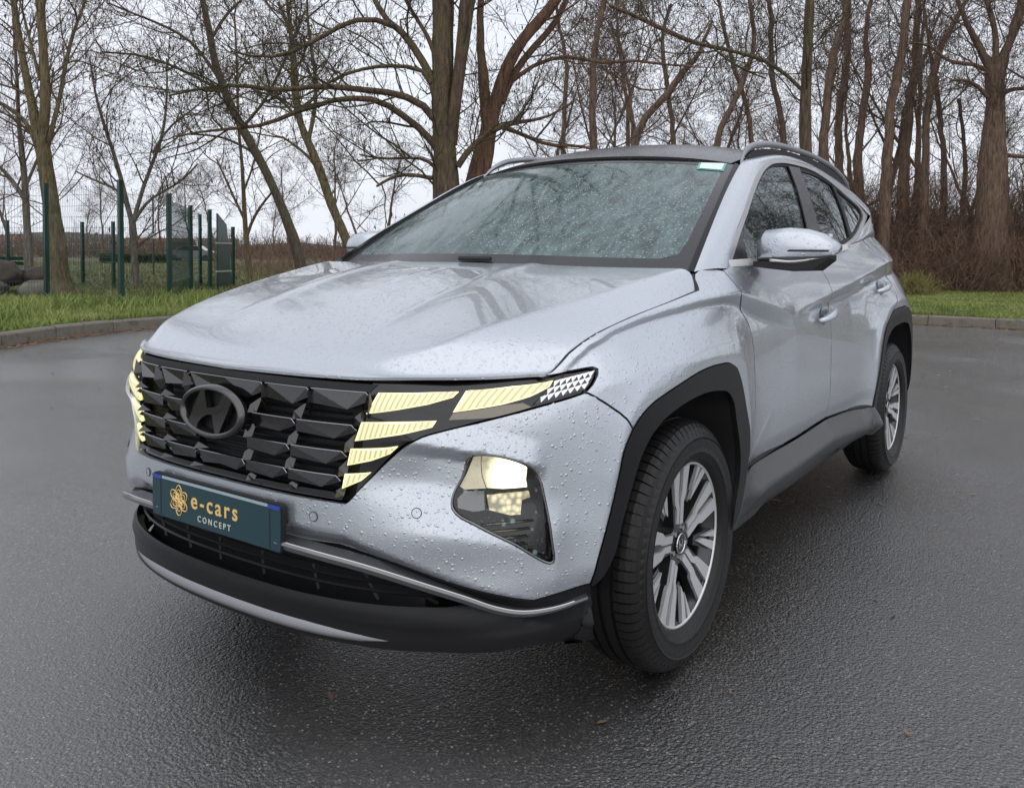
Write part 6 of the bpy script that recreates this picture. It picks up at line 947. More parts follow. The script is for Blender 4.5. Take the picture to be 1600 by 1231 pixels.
# wheels ----------------------------------------------------------------------------------------------------------
def ang(a_,r,y): return A([r*math.sin(a_),y,r*math.cos(a_)])
def make_wheel():
    w=empty('wheel'); w.parent=car
    # tyre: lathe with shoulder blocks; outer face towards +y
    prof=[(.225,.075),(.232,.092),(.243,.100),(.262,.106),(.290,.1085),(.315,.104),(.332,.094),(.3435,.078),(.3480,.060),(.3495,.040)]
    prof=[(.225,.075),(.232,.092),(.243,.100),(.256,.1045),(.2575,.1065),(.2600,.1050),(.276,.1080),(.292,.1090),(.3000,.1085),(.3015,.1100),(.3040,.1080),(.315,.1045),(.328,.0975),(.3385,.088),(.3450,.075),(.3485,.060),(.3495,.046)]
    pr=prof+[(.3498,.0440),(.3420,.0425),(.3420,.0335),(.3500,.032),(.3505,.007),(.3425,.006),(.3425,-.006),(.3505,-.007),(.3500,-.032),(.3420,-.0335),(.3420,-.0425),(.3498,-.0440)]+[(r,-y) for r,y in prof[::-1]]
    m_=len(pr); nb=76; an=[]; gv=[]
    for i in range(nb):
        for fr,g_ in ((0,1),(.14,1),(.16,0),(.98,0)): an.append(2*math.pi*(i+fr)/nb); gv.append(g_)
    n=len(an); V=[]
    for a_,g_ in zip(an,gv):
        for j,(r,y) in enumerate(pr):
            k_=min(j,m_-1-j); rr_=r; yy=y
            if g_ and 12<=k_<=17: rr_-=.0065 if k_>12 else .003; yy*=.985
            sk=.030*(abs(y)-.05) if k_>=12 else 0   # sipes slant across the shoulder
            V.append(ang(a_+sk*6*(1 if y>0 else -1),rr_-.004*(rr_>.3),yy*(.93 if k_>10 else 1)))
    F=[(i*m_+j,i*m_+j+1,((i+1)%n)*m_+j+1,((i+1)%n)*m_+j) for i in range(n) for j in range(m_-1)]
    ty=mesh('tyre',V,F,RUBBER,w,True)
    ty.data.polygons.foreach_set('use_smooth',[not (11<=(k%(m_-1))<=m_-13) for k in range(len(F))])
    # raised characters round the wall
    try:
        cu=bpy.data.curves.new('t','FONT'); cu.body='215/65 R17'; cu.size=.026; cu.extrude=.0011; cu.align_x='CENTER'
        to=bpy.data.objects.new('t',cu); COL.objects.link(to); dg=bpy.context.evaluated_depsgraph_get(); me=bpy.data.meshes.new_from_object(to.evaluated_get(dg)); bpy.data.objects.remove(to)
        for base in (.0,math.pi):
            vs=[]
            for v in me.vertices:
                a_=base-v.co.x/.295; r=.283+v.co.y; yy=.1082+v.co.z-.0015*abs(r-.290)/.01; p=ang(a_,r,yy); p=A([-p[0],p[1],p[2]]); p=ang(base+v.co.x/.295*(-1),r,yy); vs.append(tuple(p))
            mesh('tyre_lettering',vs,[tuple(p.vertices) for p in me.polygons],RUBBER,ty,False)
    except Exception as e: print('text',e)
    # rim barrel
    pr=[(.2235,.082),(.2275,.078),(.2240,.070),(.2120,.062),(.2060,.03),(.2050,-.07),(.05,-.075)]
    n=72; V=[];m_=len(pr)
    for i in range(n):
        for r,y in pr: V.append(ang(2*math.pi*i/n,r,y))
    F=[(i*m_+j,i*m_+j+1,((i+1)%n)*m_+j+1,((i+1)%n)*m_+j) for i in range(n) for j in range(m_-1)]
    rim=mesh('rim',V,F,RIMD,w,True,mats=None)
    V=[];pr=[(.2285,.0800),(.2262,.0835),(.2215,.0830),(.2200,.0790)]
    for i in range(n):
        for r,y in pr: V.append(ang(2*math.pi*i/n,r,y))
    mesh('rim_edge',V,[(i*4+j,i*4+j+1,((i+1)%n)*4+j+1,((i+1)%n)*4+j) for i in range(n) for j in range(3)],RIMB,rim,True)
    # brake disc and dark back
    V=[];pr=[(.0,.0),(.14,.0),(.150,-.01),(.150,-.03)]
    for i in range(48):
        for r,y in pr: V.append(ang(2*math.pi*i/48,r,y))
    mesh('brake_disc',V,[(i*4+j,i*4+j+1,((i+1)%48)*4+j+1,((i+1)%48)*4+j) for i in range(48) for j in range(3)],simple('brake_iron',(.10,.095,.09),.45,.8),w,True)
    def plate(nm,pts,y0,y1,matr,parent,th=.012):
        """a flat machined face; pts are (angle, radius) with height going from y0 at the hub to y1 at the rim"""
        n=len(pts); V=[];
        for a_,r in pts: V.append(ang(a_,r,y0+(y1-y0)*(r/.22)))
        for a_,r in pts: V.append(ang(a_,r,y0+(y1-y0)*(r/.22)-th))
        c=np.cross(V[1]-V[0],V[2]-V[0])
        F=[tuple(range(n)),tuple(range(2*n-1,n-1,-1))]+[(i,i+n,(i+1)%n+n,(i+1)%n) for i in range(n)]
        return mesh(nm,V,F,matr,parent,False)
    def xy(cx,a0): # local coordinates: u across, r along the spoke -> (angle,radius)
        return [(a0+math.atan2(u_,r_),math.hypot(u_,r_)) for u_,r_ in cx]
    for k in range(5):
        a0=2*math.pi*k/5+.12
        # dark spoke body
        sp=plate('spoke',xy([(-.030,.050),(-.028,.12),(-.056,.219),(.058,.217),(.036,.12),(.026,.050)],a0),.058,.070,RIMD,rim,.03)
        # two bright strips with a stepped groove between them
        plate('spoke_face',xy([(-.024,.052),(-.024,.115),(-.036,.135),(-.052,.2190),(-.012,.2225),(-.009,.150),(-.003,.128),(-.003,.052)],a0),.0605,.0795,RIMB,sp,.010)
        plate('spoke_face',xy([(.003,.058),(.003,.105),(.013,.128),(.013,.2225),(.054,.2165),(.035,.125),(.020,.105),(.020,.062)],a0),.0605,.0795,RIMB,sp,.010)
        # short wing blade between the spokes
        a1=a0+math.pi/5
        sp2=plate('spoke',xy([(-.016,.120),(-.034,.222),(.030,.222),(.010,.120)],a1),.040,.066,RIMD,rim,.025)
        plate('spoke_face',xy([(-.004,.125),(-.034,.2205),(-.008,.2225),(.004,.155)],a1),.0480,.0795,RIMB,sp2,.010)
        plate('spoke_face',xy([(.010,.150),(.006,.2225),(.026,.2205)],a1),.0480,.0795,RIMB,sp2,.010)
        # filler web between hub and blades
        plate('spoke',xy([(-.022,.045),(-.034,.12),(.034,.12),(.022,.045)],a1),.030,.034,RIMD,rim,.02)
    def disc(nm,r0,y0,y1,matr,parent,n=28):
        V=[ang(2*math.pi*i/n,r0,y1) for i in range(n)]+[ang(2*math.pi*i/n,r0,y0) for i in range(n)]
        return mesh(nm,V,[tuple(range(n)),*[(i,i+n,(i+1)%n+n,(i+1)%n) for i in range(n)]],matr,parent,False)
    hub=disc('hub',.060,.03,.0615,RIMD,rim)
    cp=disc('hub_cap',.030,.05,.068,GLOSSB,hub)
    V=[]; 
    ringp=[ang(t_,.027,.0685) for t_ in np.linspace(0,2*math.pi,28)]; Acc().tube(A(ringp),.0018,4).build('hub_cap',CHROME,hub)
    for pts in ([(-.017,-.011),(-.010,-.013),(-.004,-.002),(.006,.001),(.012,.013),(.017,.011),(.011,-.012),(.005,-.014),(.003,-.005),(-.006,-.008)],[(-.016,-.010),(-.009,.010),(-.003,.013),(-.008,-.003)]):
        V=[A([x,.0690,z]) for x,z in pts]; mesh('hub_cap',V,[tuple(range(len(V)))[::-1]],CHROME,hub,False)
    for k in range(5):
        a_=2*math.pi*k/5+.12+math.pi/5; c=ang(a_,.043,0); V=[c+A([.0075*math.cos(t_),.066,.0075*math.sin(t_)]) for t_ in np.linspace(0,2*math.pi,6,endpoint=False)]; V2=[v-A([0,.02,0]) for v in V]
        mesh('wheel_nut',V+V2,[tuple(range(6)),*[(i,i+6,(i+1)%6+6,(i+1)%6) for i in range(6)]],CHROME,hub,False)
    return w
def copy_tree(o,parent):
    c=o.copy(); COL.objects.link(c); c.parent=parent
    for ch in list(o.children): copy_tree(ch,c)
    return c
w0=make_wheel(); w0.location=(0,.815,.3465)
for x,y,rz,rot in ((-2.68,.815,0,.55),(0,-.815,math.pi,.3),(-2.68,-.815,math.pi,1.1)):
    c=copy_tree(w0,car); c.location=(x,y,.3465); c.rotation_euler=(0,0,rz) if not rot else (Matrix.Rotation(rz,3,'Z')@Matrix.Rotation(rot,3,'Y')).to_euler()
# wheel houses, floor, dark inner body ---------------------------------------------------------------------------------
def house(pts2,sg):
    P=BG.ev(pts2)*A([1,sg,1]); n=len(P); V=[];
    for p in P: V.append(p-A([0,.012*sg,0]))
    for p in P: V.append(A([p[0],.56*sg,p[2]+.0]))
    F=[(i,i+1,n+i+1,n+i) for i in range(n-1)]; F.append(tuple(range(n,2*n)))
    mesh('wheel_house',V,F,BLACK,car,True)
for sg in (1,-1): house(ci_full,sg); house(rci,sg)
ub=Acc(); ub.box((-1.35,0,.30),(4.1,1.10,.16)); ub.box((-1.30,0,.31),(1.62,1.70,.10)); ub.box((.58,0,.30),(.22,.95,.08)); ub.box((.30,0,.60),(.60,1.08,.62)); ub.box((-3.25,0,.45),(.35,1.5,.3)); ub.build('underbody',BLACK,car)
pl=[BG.ev([s,0.0])[0] for s in np.linspace(0,s_of(x=.46),16)]; V=[p+A([-.012,0,.012]) for p in pl]+[p*A([1,-1,1])+A([-.012,0,.012]) for p in pl[1:]]+[A([.40,.60,.25]),A([.40,-.60,.25]),A([.36,0,.25])]
c0=len(V)-1; F=[(i,i+1,c0) for i in range(15)]+[(15,c0-2,c0)]; F+=[((0 if i==0 else 15+i),16+i,c0) for i in range(15)]; F.append((30,c0-1,c0))
mesh('undertray',V,F,BLACK,car,False)
# dark inner shell below the belt so no daylight shows through the joints
sh=Acc()
for sg in (1,-1): sh.box((-1.4,.72*sg,.72),(2.0,.16,.70)); 
sh.box((-.02,.0,.78),(.5,1.2,.28)); sh.box((-3.15,0,.7),(.5,1.3,.6)); sh.build('inner_shell',BLACK,car)
# cabin ---------------------------------------------------------------------------------------------------------------------
SEAT=simple('seat_fabric',(.05,.05,.055),.8); DASH=simple('dash_plastic',(.03,.03,.033),.6)
def soft(nm,c,d,matr,parent,rx=0,ry=0,bev=.04):
    bm=bmesh.new(); bmesh.ops.create_cube(bm,size=1); 
    for v in bm.verts: v.co=Vector((v.co.x*d[0],v.co.y*d[1],v.co.z*d[2]))
    bmesh.ops.bevel(bm,geom=bm.edges[:],offset=min(bev,min(d)*.45),segments=3,affect='EDGES')
    M_=Matrix.Translation(c)@Matrix.Rotation(ry,4,'Y'); bmesh.ops.transform(bm,matrix=M_,verts=bm.verts[:])
    me=bpy.data.meshes.new(nm); bm.to_mesh(me); bm.free(); me.polygons.foreach_set('use_smooth',[True]*len(me.polygons)); me.materials.append(matr); return link(nm,me,parent)
soft('dashboard',(-.50,0,1.00),(.50,1.40,.20),DASH,car)
for y in (.37,-.37):
    s0=soft('seat',(-1.42,y,.72),(.50,.50,.16),SEAT,car); soft('seat_back',(-1.66,y,1.02),(.14,.48,.60),SEAT,s0,ry=-.25); soft('head_rest',(-1.76,y,1.38),(.10,.26,.18),SEAT,s0,ry=-.15)
s0=soft('rear_seat',(-2.25,0,.74),(.50,1.25,.16),SEAT,car); soft('seat_back',(-2.55,0,1.02),(.14,1.25,.56),SEAT,s0,ry=-.3)
a_=Acc(); a_.tube(A([(-.90+.055*math.sin(t_)*.6,.37+.18*math.cos(t_),1.08+.17*math.sin(t_)) for t_ in np.linspace(0,2*math.pi,33)]),.014,6); sw=a_.build('steering_wheel',DASH,car,smooth=True); soft('wheel_boss',(-.86,.37,1.07),(.05,.16,.12),DASH,sw)
Acc().box((-.995,0,1.46),(.03,.22,.06)).build('inner_mirror',DASH,car)
# plate ---------------------------------------------------------------------------------------------------------------------------
PC=A([.884,0,.4945]); 
def rb_plate(w,h,r,x0,x1,nm,matr,parent,cz=0,cy=0):
    pts=[]
    for cy_,cz_,a0 in ((w/2-r,h/2-r,0),(-w/2+r,h/2-r,90),(-w/2+r,-h/2+r,180),(w/2-r,-h/2+r,270)):
        for k in range(6): a_=math.radians(a0+90*k/5); pts.append((cy_+r*math.cos(a_),cz_+r*math.sin(a_)))
    n=len(pts); V=[(x1,cy+y,PC[2]+cz+z) for y,z in pts]+[(x0,cy+y,PC[2]+cz+z) for y,z in pts]
    return mesh(nm,V,[tuple(range(n)),*[(i,i+n,(i+1)%n+n,(i+1)%n) for i in range(n)],tuple(range(2*n-1,n-1,-1))],matr,parent,False)
x_=PC[0]
hold=rb_plate(.526,.116,.012,.868,x_-.003,'number_plate',BLACK,car)
rb_plate(.520,.110,.008,x_-.003,x_,'plate_face',PLATE,hold)
rb_plate(.43,.007,.002,x_,x_+.0015,'plate_lip',simple('lip_pale',(.34,.42,.44),.25),hold,cz=.0505)
for y in (-.238,.238): rb_plate(.040,.009,.002,x_,x_+.0018,'plate_tape',BLUE,hold,cz=.0495,cy=y)
for y in (-.222,.222): rb_plate(.0016,.106,.0006,x_,x_+.0008,'plate_line',BLACK,hold,cy=y)
def text(body,size,y,z,matr,parent,off=.0,sp=1.0):
    cu=bpy.data.curves.new('txt','FONT'); cu.body=body; cu.size=size; cu.extrude=.0006; cu.offset=off; cu.space_character=sp
    to=bpy.data.objects.new('txt',cu); COL.objects.link(to); dg=bpy.context.evaluated_depsgraph_get(); me=bpy.data.meshes.new_from_object(to.evaluated_get(dg)); bpy.data.objects.remove(to)
    V=[(x_+.0012+v.co.z,y+v.co.x,z+v.co.y) for v in me.vertices]; return mesh('plate_text',V,[tuple(p.vertices) for p in me.polygons],matr,parent,False)
text('e-cars',.060,-.088,PC[2]-.0095,GOLD,hold,off=.0007,sp=1.30)
text('CONCEPT',.0215,-.060,PC[2]-.040,PALE,hold,off=.0001,sp=1.55)
lc=A([x_+.0012,-.140,PC[2]]) 
for k in range(6):
    a0=math.pi/2+k*math.pi/3
    for sc,wd in ((1,.0019),(.72,.0016)):
        P=[]
        for t_ in np.linspace(0,2*math.pi,25):
            r=.012+.0165*(1-math.cos(t_))*.5*1.9*sc if False else 0
            u_=.0255*sc*(1-math.cos(t_))/1.0*.78; v_=.0125*sc*math.sin(t_)*(1+.0*u_); P.append(lc+A([0,(u_)*math.cos(a0)-v_*math.sin(a0),(u_)*math.sin(a0)+v_*math.cos(a0)]))
        Acc().tube(A(P),wd*.75,4).build('plate_logo',GOLD,hold)
    P=[lc+A([0,r*math.cos(a0),r*math.sin(a0)]) for r in (.003,.022)]; Acc().tube(A(P),[.0035,.0006],4).build('plate_logo',GOLD,hold)
print('car built',round(time.time()-T0,1))
# ================================================================ ground
def nodes_base(name):
    m_,t,b=mat(name); tc=t.nodes.new('ShaderNodeTexCoord'); return m_,t,b,tc
def asphalt():
    m_,t,b,tc=nodes_base('wet_asphalt'); N_=t.nodes.new; L_=t.links.new
    v=N_('ShaderNodeTexVoronoi'); v.inputs['Scale'].default_value=120; L_(tc.outputs['Object'],v.inputs['Vector'])
    v2=N_('ShaderNodeTexVoronoi'); v2.inputs['Scale'].default_value=210; L_(tc.outputs['Object'],v2.inputs['Vector'])
    n=N_('ShaderNodeTexNoise'); n.inputs['Scale'].default_value=.55; n.inputs['Detail'].default_value=5; L_(tc.outputs['Object'],n.inputs[0])
    n2=N_('ShaderNodeTexNoise'); n2.inputs['Scale'].default_value=62; n2.inputs['Detail'].default_value=8; n2.inputs['Roughness'].default_value=.7; L_(tc.outputs['Object'],n2.inputs[0])
    sc=N_('ShaderNodeSeparateColor'); L_(v.outputs['Color'],sc.inputs[0])
    # stones: most are dark, some pale
    r=N_('ShaderNodeValToRGB'); e=r.color_ramp.elements; e[0].position=0; e[0].color=(.024,.0235,.0235,1); e[1].position=1; e[1].color=(.30,.28,.25,1)
    for p,c in ((.45,(.038,.037,.036,1)),(.75,(.066,.063,.061,1)),(.93,(.15,.14,.125,1))): q=e.new(p); q.color=c
    L_(sc.outputs[0],r.inputs[0])
    # only the heart of a stone shows its colour, binder between
    d=N_('ShaderNodeMapRange'); d.inputs[1].default_value=.25; d.inputs[2].default_value=.55; d.inputs[3].default_value=1; d.inputs[4].default_value=0; L_(v.outputs['Distance'],d.inputs[0])
    mx_=N_('ShaderNodeMix'); mx_.data_type='RGBA'; mx_.inputs[6].default_value=(.027,.026,.0265,1); L_(d.outputs[0],mx_.inputs[0]); L_(r.outputs[0],mx_.inputs[7]); L_(mx_.outputs[2],b.inputs['Base Color'])
    # wetness: roughness drifts in broad patches
    rr=N_('ShaderNodeMapRange'); rr.inputs[1].default_value=.35; rr.inputs[2].default_value=.65; rr.inputs[3].default_value=.08; rr.inputs[4].default_value=.30; L_(rr.outputs[0],b.inputs['Coat Roughness']); L_(n.outputs[0],rr.inputs[0]); L_(rr.outputs[0],b.inputs['Roughness'])
    b.inputs['Specular IOR Level'].default_value=1.0; b.inputs['Coat Weight'].default_value=1.0; b.inputs['Coat IOR'].default_value=1.75; b.inputs['Coat Roughness'].default_value=.16
    h=N_('ShaderNodeMath'); h.operation='MULTIPLY_ADD'; h.inputs[1].default_value=-.8; L_(v.outputs['Distance'],h.inputs[0])
    h2=N_('ShaderNodeMath'); h2.operation='MULTIPLY'; h2.inputs[1].default_value=1.6; L_(n2.outputs[0],h2.inputs[0]); L_(h2.outputs[0],h.inputs[2])
    bs=N_('ShaderNodeMapRange'); bs.inputs[1].default_value=.35; bs.inputs[2].default_value=.65; bs.inputs[3].default_value=.60; bs.inputs[4].default_value=.95; L_(n.outputs[0],bs.inputs[0])
    bm=N_('ShaderNodeBump'); bm.inputs['Distance'].default_value=.0045; L_(bs.outputs[0],bm.inputs['Strength']); L_(h.outputs[0],bm.inputs['Height']); L_(bm.outputs[0],b.inputs['Normal']); L_(bm.outputs[0],b.inputs['Coat Normal'])
    return m_
ROAD=asphalt()
def vary(name,cols,scale,rough=.9,bump=.4,bd=.02,det=6):
    m_,t,b,tc=nodes_base(name); n=t.nodes.new('ShaderNodeTexNoise'); n.inputs['Scale'].default_value=scale; n.inputs['Detail'].default_value=det; t.links.new(tc.outputs['Object'],n.inputs[0])
    r=t.nodes.new('ShaderNodeValToRGB'); e=r.color_ramp.elements; k=len(cols)
    e[0].position=.3; e[0].color=(*cols[0],1); e[1].position=.7; e[1].color=(*cols[-1],1)
    for i in range(1,k-1): q=e.new(.3+.4*i/(k-1)); q.color=(*cols[i],1)
    t.links.new(n.outputs[0],r.inputs[0]); t.links.new(r.outputs[0],b.inputs['Base Color']); b.inputs['Roughness'].default_value=rough
    bm=t.nodes.new('ShaderNodeBump'); bm.inputs['Strength'].default_value=bump; bm.inputs['Distance'].default_value=bd; t.links.new(n.outputs[0],bm.inputs['Height']); t.links.new(bm.outputs[0],b.inputs['Normal'])
    return m_
def bark(name,c0,c1,green=0.,gs=1.2):
    m_,t,b,tc=nodes_base(name); N_=t.nodes.new; L_=t.links.new
    mp=N_('ShaderNodeMapping'); mp.inputs['Scale'].default_value=(1,1,.14); L_(tc.outputs['Object'],mp.inputs[0])
    n=N_('ShaderNodeTexNoise'); n.inputs['Scale'].default_value=22; n.inputs['Detail'].default_value=7; n.inputs['Roughness'].default_value=.65; L_(mp.outputs[0],n.inputs[0])
    v=N_('ShaderNodeTexVoronoi'); v.feature='DISTANCE_TO_EDGE'; v.inputs['Scale'].default_value=20; L_(mp.outputs[0],v.inputs['Vector'])
    r=N_('ShaderNodeValToRGB'); r.color_ramp.elements[0].position=.35; r.color_ramp.elements[0].color=(*c0,1); r.color_ramp.elements[1].position=.68; r.color_ramp.elements[1].color=(*c1,1); L_(n.outputs[0],r.inputs[0])
    n2=N_('ShaderNodeTexNoise'); n2.inputs['Scale'].default_value=gs; n2.inputs['Detail'].default_value=6; L_(tc.outputs['Object'],n2.inputs[0])
    g=N_('ShaderNodeNewGeometry'); sp=N_('ShaderNodeSeparateXYZ'); L_(g.outputs['Normal'],sp.inputs[0])
    a=N_('ShaderNodeMath'); a.operation='MULTIPLY_ADD'; a.inputs[1].default_value=.28; L_(sp.outputs[2],a.inputs[0]); L_(n2.outputs[0],a.inputs[2])
    k=N_('ShaderNodeMapRange'); k.inputs[1].default_value=.48; k.inputs[2].default_value=.74; k.inputs[3].default_value=0; k.inputs[4].default_value=green; L_(a.outputs[0],k.inputs[0])
    mx_=N_('ShaderNodeMix'); mx_.data_type='RGBA'; L_(k.outputs[0],mx_.inputs[0]); L_(r.outputs[0],mx_.inputs[6]); mx_.inputs[7].default_value=(.10,.105,.028,1); L_(mx_.outputs[2],b.inputs['Base Color'])
    b.inputs['Roughness'].default_value=.85
    bm=N_('ShaderNodeBump'); bm.inputs['Strength'].default_value=.9; bm.inputs['Distance'].default_value=.03; L_(v.outputs['Distance'],bm.inputs['Height'])
    b2=N_('ShaderNodeBump'); b2.inputs['Strength'].default_value=.6; b2.inputs['Distance'].default_value=.02; L_(n.outputs[0],b2.inputs['Height']); L_(bm.outputs[0],b2.inputs['Normal']); L_(b2.outputs[0],b.inputs['Normal'])
    return m_
BARK={'bark_tan':bark('bark_tan',(.05,.037,.020),(.22,.165,.088),.45),'bark_grey':bark('bark_grey',(.07,.06,.048),(.24,.205,.165),.3),'bark_dark':bark('bark_dark',(.045,.034,.025),(.15,.115,.08),.4),
 'bark_moss':bark('bark_moss',(.032,.020,.014),(.165,.105,.068),.6),'bark_red':bark('bark_red',(.05,.025,.016),(.21,.11,.065),.3),'bark_brown':bark('bark_brown',(.060,.038,.027),(.24,.155,.110),.2)}
TWIG=vary('twig',[(.065,.045,.034),(.17,.115,.082)],3,.9,0); TWIGM=vary('twig_mossy',[(.035,.027,.016),(.09,.080,.032)],3,.9,0); POD=simple('dry_pod',(.035,.024,.020),.8)
# terrain beyond the kerb: rises a little, bumps, worn patches
K=np.array(KERB); Ks=sm(K,.5)
def kdist(P):
    """signed distance outwards from the kerb line (positive on the grass)"""
    P=np.asarray(P,float); a=Ks[:-1]; b=Ks[1:]; d=b-a; L2=(d**2).sum(1); best=np.full(len(P),1e9); sg=np.zeros(len(P))
    for i in range(len(a)):
        t=np.clip(((P-a[i])@d[i])/L2[i],0,1); q=P-a[i]-t[:,None]*d[i]; dd=np.hypot(q[:,0],q[:,1]); c=d[i][0]*q[:,1]-d[i][1]*q[:,0]
        m_=dd<best; best=np.where(m_,dd,best); sg=np.where(m_,c,sg)
    return best*np.where(sg>0,1,-1)
_s=kdist(np.array([[0,0.]])); KS=-1 if _s[0]>0 else 1
def gh(x,y):
    x=np.asarray(x,float); y=np.asarray(y,float)
    return .135+.03*np.sin(x*.7+1)*np.cos(y*.6)+.02*np.sin(x*1.9)*np.sin(y*1.7+2)
road=mesh('road',[(-30,-40,0),(40,-40,0),(40,60,0),(-30,60,0)],[(0,1,2,3)],ROAD,None,False); tag(road,kind='structure')
# grass ground: fan of rings outwards from the kerb
nrm2=[]
T2=np.gradient(Ks,axis=0); T2/=np.linalg.norm(T2,axis=1,keepdims=True); O2=np.stack([T2[:,1],-T2[:,0]],1)
if kdist(Ks[20:21]+O2[20:21]*.5)[0]*KS<0: O2=-O2
SOIL=vary('lawn_soil',[(.075,.055,.032),(.085,.080,.032),(.075,.095,.034)],1.6,.95,.5,.03)
V=[];ring=[.20,.6,1.2,2.2,4,7,12,20,40,90,250,900]
Os=O2.copy()
for _ in range(25): Os[1:-1]=(Os[:-2]+Os[1:-1]+Os[2:])/3
Os/=np.linalg.norm(Os,axis=1,keepdims=True)
cen=np.array([-1.,4.])
for j,d_ in enumerate(ring):
    for i in range(len(Ks)):
        w=min(1,d_/15); rd=(Ks[i]-cen)/np.linalg.norm(Ks[i]-cen); o=Os[i]*(1-w)+rd*w; p=Ks[i]+o*d_
        V.append((p[0],p[1],(.148 if j==0 else float(gh(*p))) if d_<60 else .1-.0*d_))
n=len(Ks); F=[(j*n+i,j*n+i+1,(j+1)*n+i+1,(j+1)*n+i) for j in range(len(ring)-1) for i in range(n-1)]
gr=mesh('lawn',V,F,SOIL,None,True); tag(gr,kind='structure')
me=gr.data; me.update(); 
if me.polygons[0].normal.z<0: me.flip_normals()
# far ground under everything
fg_=mesh('far_ground',[(-1500,-1500,-.25),(1500,-1500,-.25),(1500,1500,-.25),(-1500,1500,-.25)],[(0,1,2,3)],SOIL,None,False); tag(fg_,kind='structure')
# kerb of single stones
CONC=vary('kerb_concrete',[(.085,.075,.062),(.17,.15,.125),(.11,.11,.075)],7,.75,.5,.01)
kerb=empty('kerb'); tag(kerb,kind='structure')
kk_=sm(K,.05); seg=np.concatenate([[0],np.cumsum(np.linalg.norm(np.diff(kk_,axis=0),axis=1))]); tot=seg[-1]; nst=int(tot/1.0); 
for i in range(nst):
    s0_,s1_=i*1.0+.006,i*1.0+.994; a=np.array([np.interp(s0_,seg,kk_[:,c]) for c in (0,1)]); b=np.array([np.interp(s1_,seg,kk_[:,c]) for c in (0,1)])
    if not (-16<a[0]<9.5 and -12<a[1]<14): continue
    d=(b-a)/np.linalg.norm(b-a); o=np.array([d[1],-d[0]]); 
    if (kdist((a+o*.3)[None])[0])*KS<0: o=-o
    z=.150+random.uniform(-.006,.006); V=[]
    for p in (a,b):
        for off,zz in ((-.012,-.05),(-.006,z-.022),(.018,z),(.16,z),(.165,-.05)): q=p+o*off; V.append((q[0],q[1],zz))
    F=[(j,j+1,j+6,j+5) for j in range(4)]+[(4,3,2,1,0),(5,6,7,8,9)]
    ks=mesh('kerb_stone',V,F,CONC,kerb,False)
# ================================================================ foliage-free trees
def batch_tubes(P,R,sides=3):
    """P (n,k,3) polylines, R (n,k) radii -> arrays"""
    n,k,_=P.shape; T=np.gradient(P,axis=1); T/=np.linalg.norm(T,axis=-1,keepdims=True)+1e-9
    ref=np.where(np.abs(T[...,2:3])<.8,np.array([0,0,1.]),np.array([1.,0,0])); A_=np.cross(T,ref); A_/=np.linalg.norm(A_,axis=-1,keepdims=True)+1e-9; B_=np.cross(A_,T)
    th=np.linspace(0,2*np.pi,sides,endpoint=False); V=P[:,:,None]+R[:,:,None,None]*(A_[:,:,None]*np.cos(th)[:,None]+B_[:,:,None]*np.sin(th)[:,None])
    V=V.reshape(-1,3); b=(np.arange(n)*k*sides)[:,None,None]+(np.arange(k-1)*sides)[None,:,None]; j=np.arange(sides)[None,None]; j2=(j+1)%sides
    F=np.stack([b+j,b+j2,b+sides+j2,b+sides+j],-1).reshape(-1,4); return V,F
def offshoots(P,R,cnt,ln,rr,rng,k=5,t0=.2,spread=.9,up=.25,wob=.18,lenpow=.5,rmax=None):
    """branches growing out of polylines P(n,m,3)"""
    n,m_,_=P.shape; N_=n*cnt; idx=np.repeat(np.arange(n),cnt); t=t0+(1-t0)*rng.random(N_)**.8; f=t*(m_-1); i=np.minimum(f.astype(int),m_-2); f=(f-i)[:,None]
    p=P[idx,i]*(1-f)+P[idx,i+1]*f; tg=P[idx,i+1]-P[idx,i]; tg/=np.linalg.norm(tg,axis=1,keepdims=True)+1e-9; r0=R[idx,i]*(1-f[:,0])+R[idx,i+1]*f[:,0]
    v=rng.normal(size=(N_,3)); v-=tg*(v*tg).sum(1,keepdims=True); v/=np.linalg.norm(v,axis=1,keepdims=True)+1e-9
    d=tg*(1-spread*.5)+v*spread; d[:,2]+=up; d/=np.linalg.norm(d,axis=1,keepdims=True)
    L_=ln*(.45+.9*rng.random(N_))*(1-.55*t)**lenpow; st=L_/(k-1); Q=np.zeros((N_,k,3)); Q[:,0]=p
    for s in range(1,k):
        d=d+rng.normal(size=(N_,3))*wob; d[:,2]+=up*.25; d/=np.linalg.norm(d,axis=1,keepdims=True); Q[:,s]=Q[:,s-1]+d*st[:,None]
    r=np.minimum(r0*.75,rr*(.6+.6*rng.random(N_))); 
    R2=r[:,None]*np.linspace(1,.35,k)[None]; return Q,R2
def resample(L_,m_):
    P=np.array([l[:3] for l in L_]); R=np.array([l[3] for l in L_]); c=np.concatenate([[0],np.cumsum(np.linalg.norm(np.diff(P,axis=0),axis=1))]); t=np.linspace(0,c[-1],m_)
    if len(P)>2: Q=nspl(c,P,t)
    else: Q=np.stack([np.interp(t,c,P[:,j]) for j in range(3)],1)
    return Q,np.interp(t,c,R)
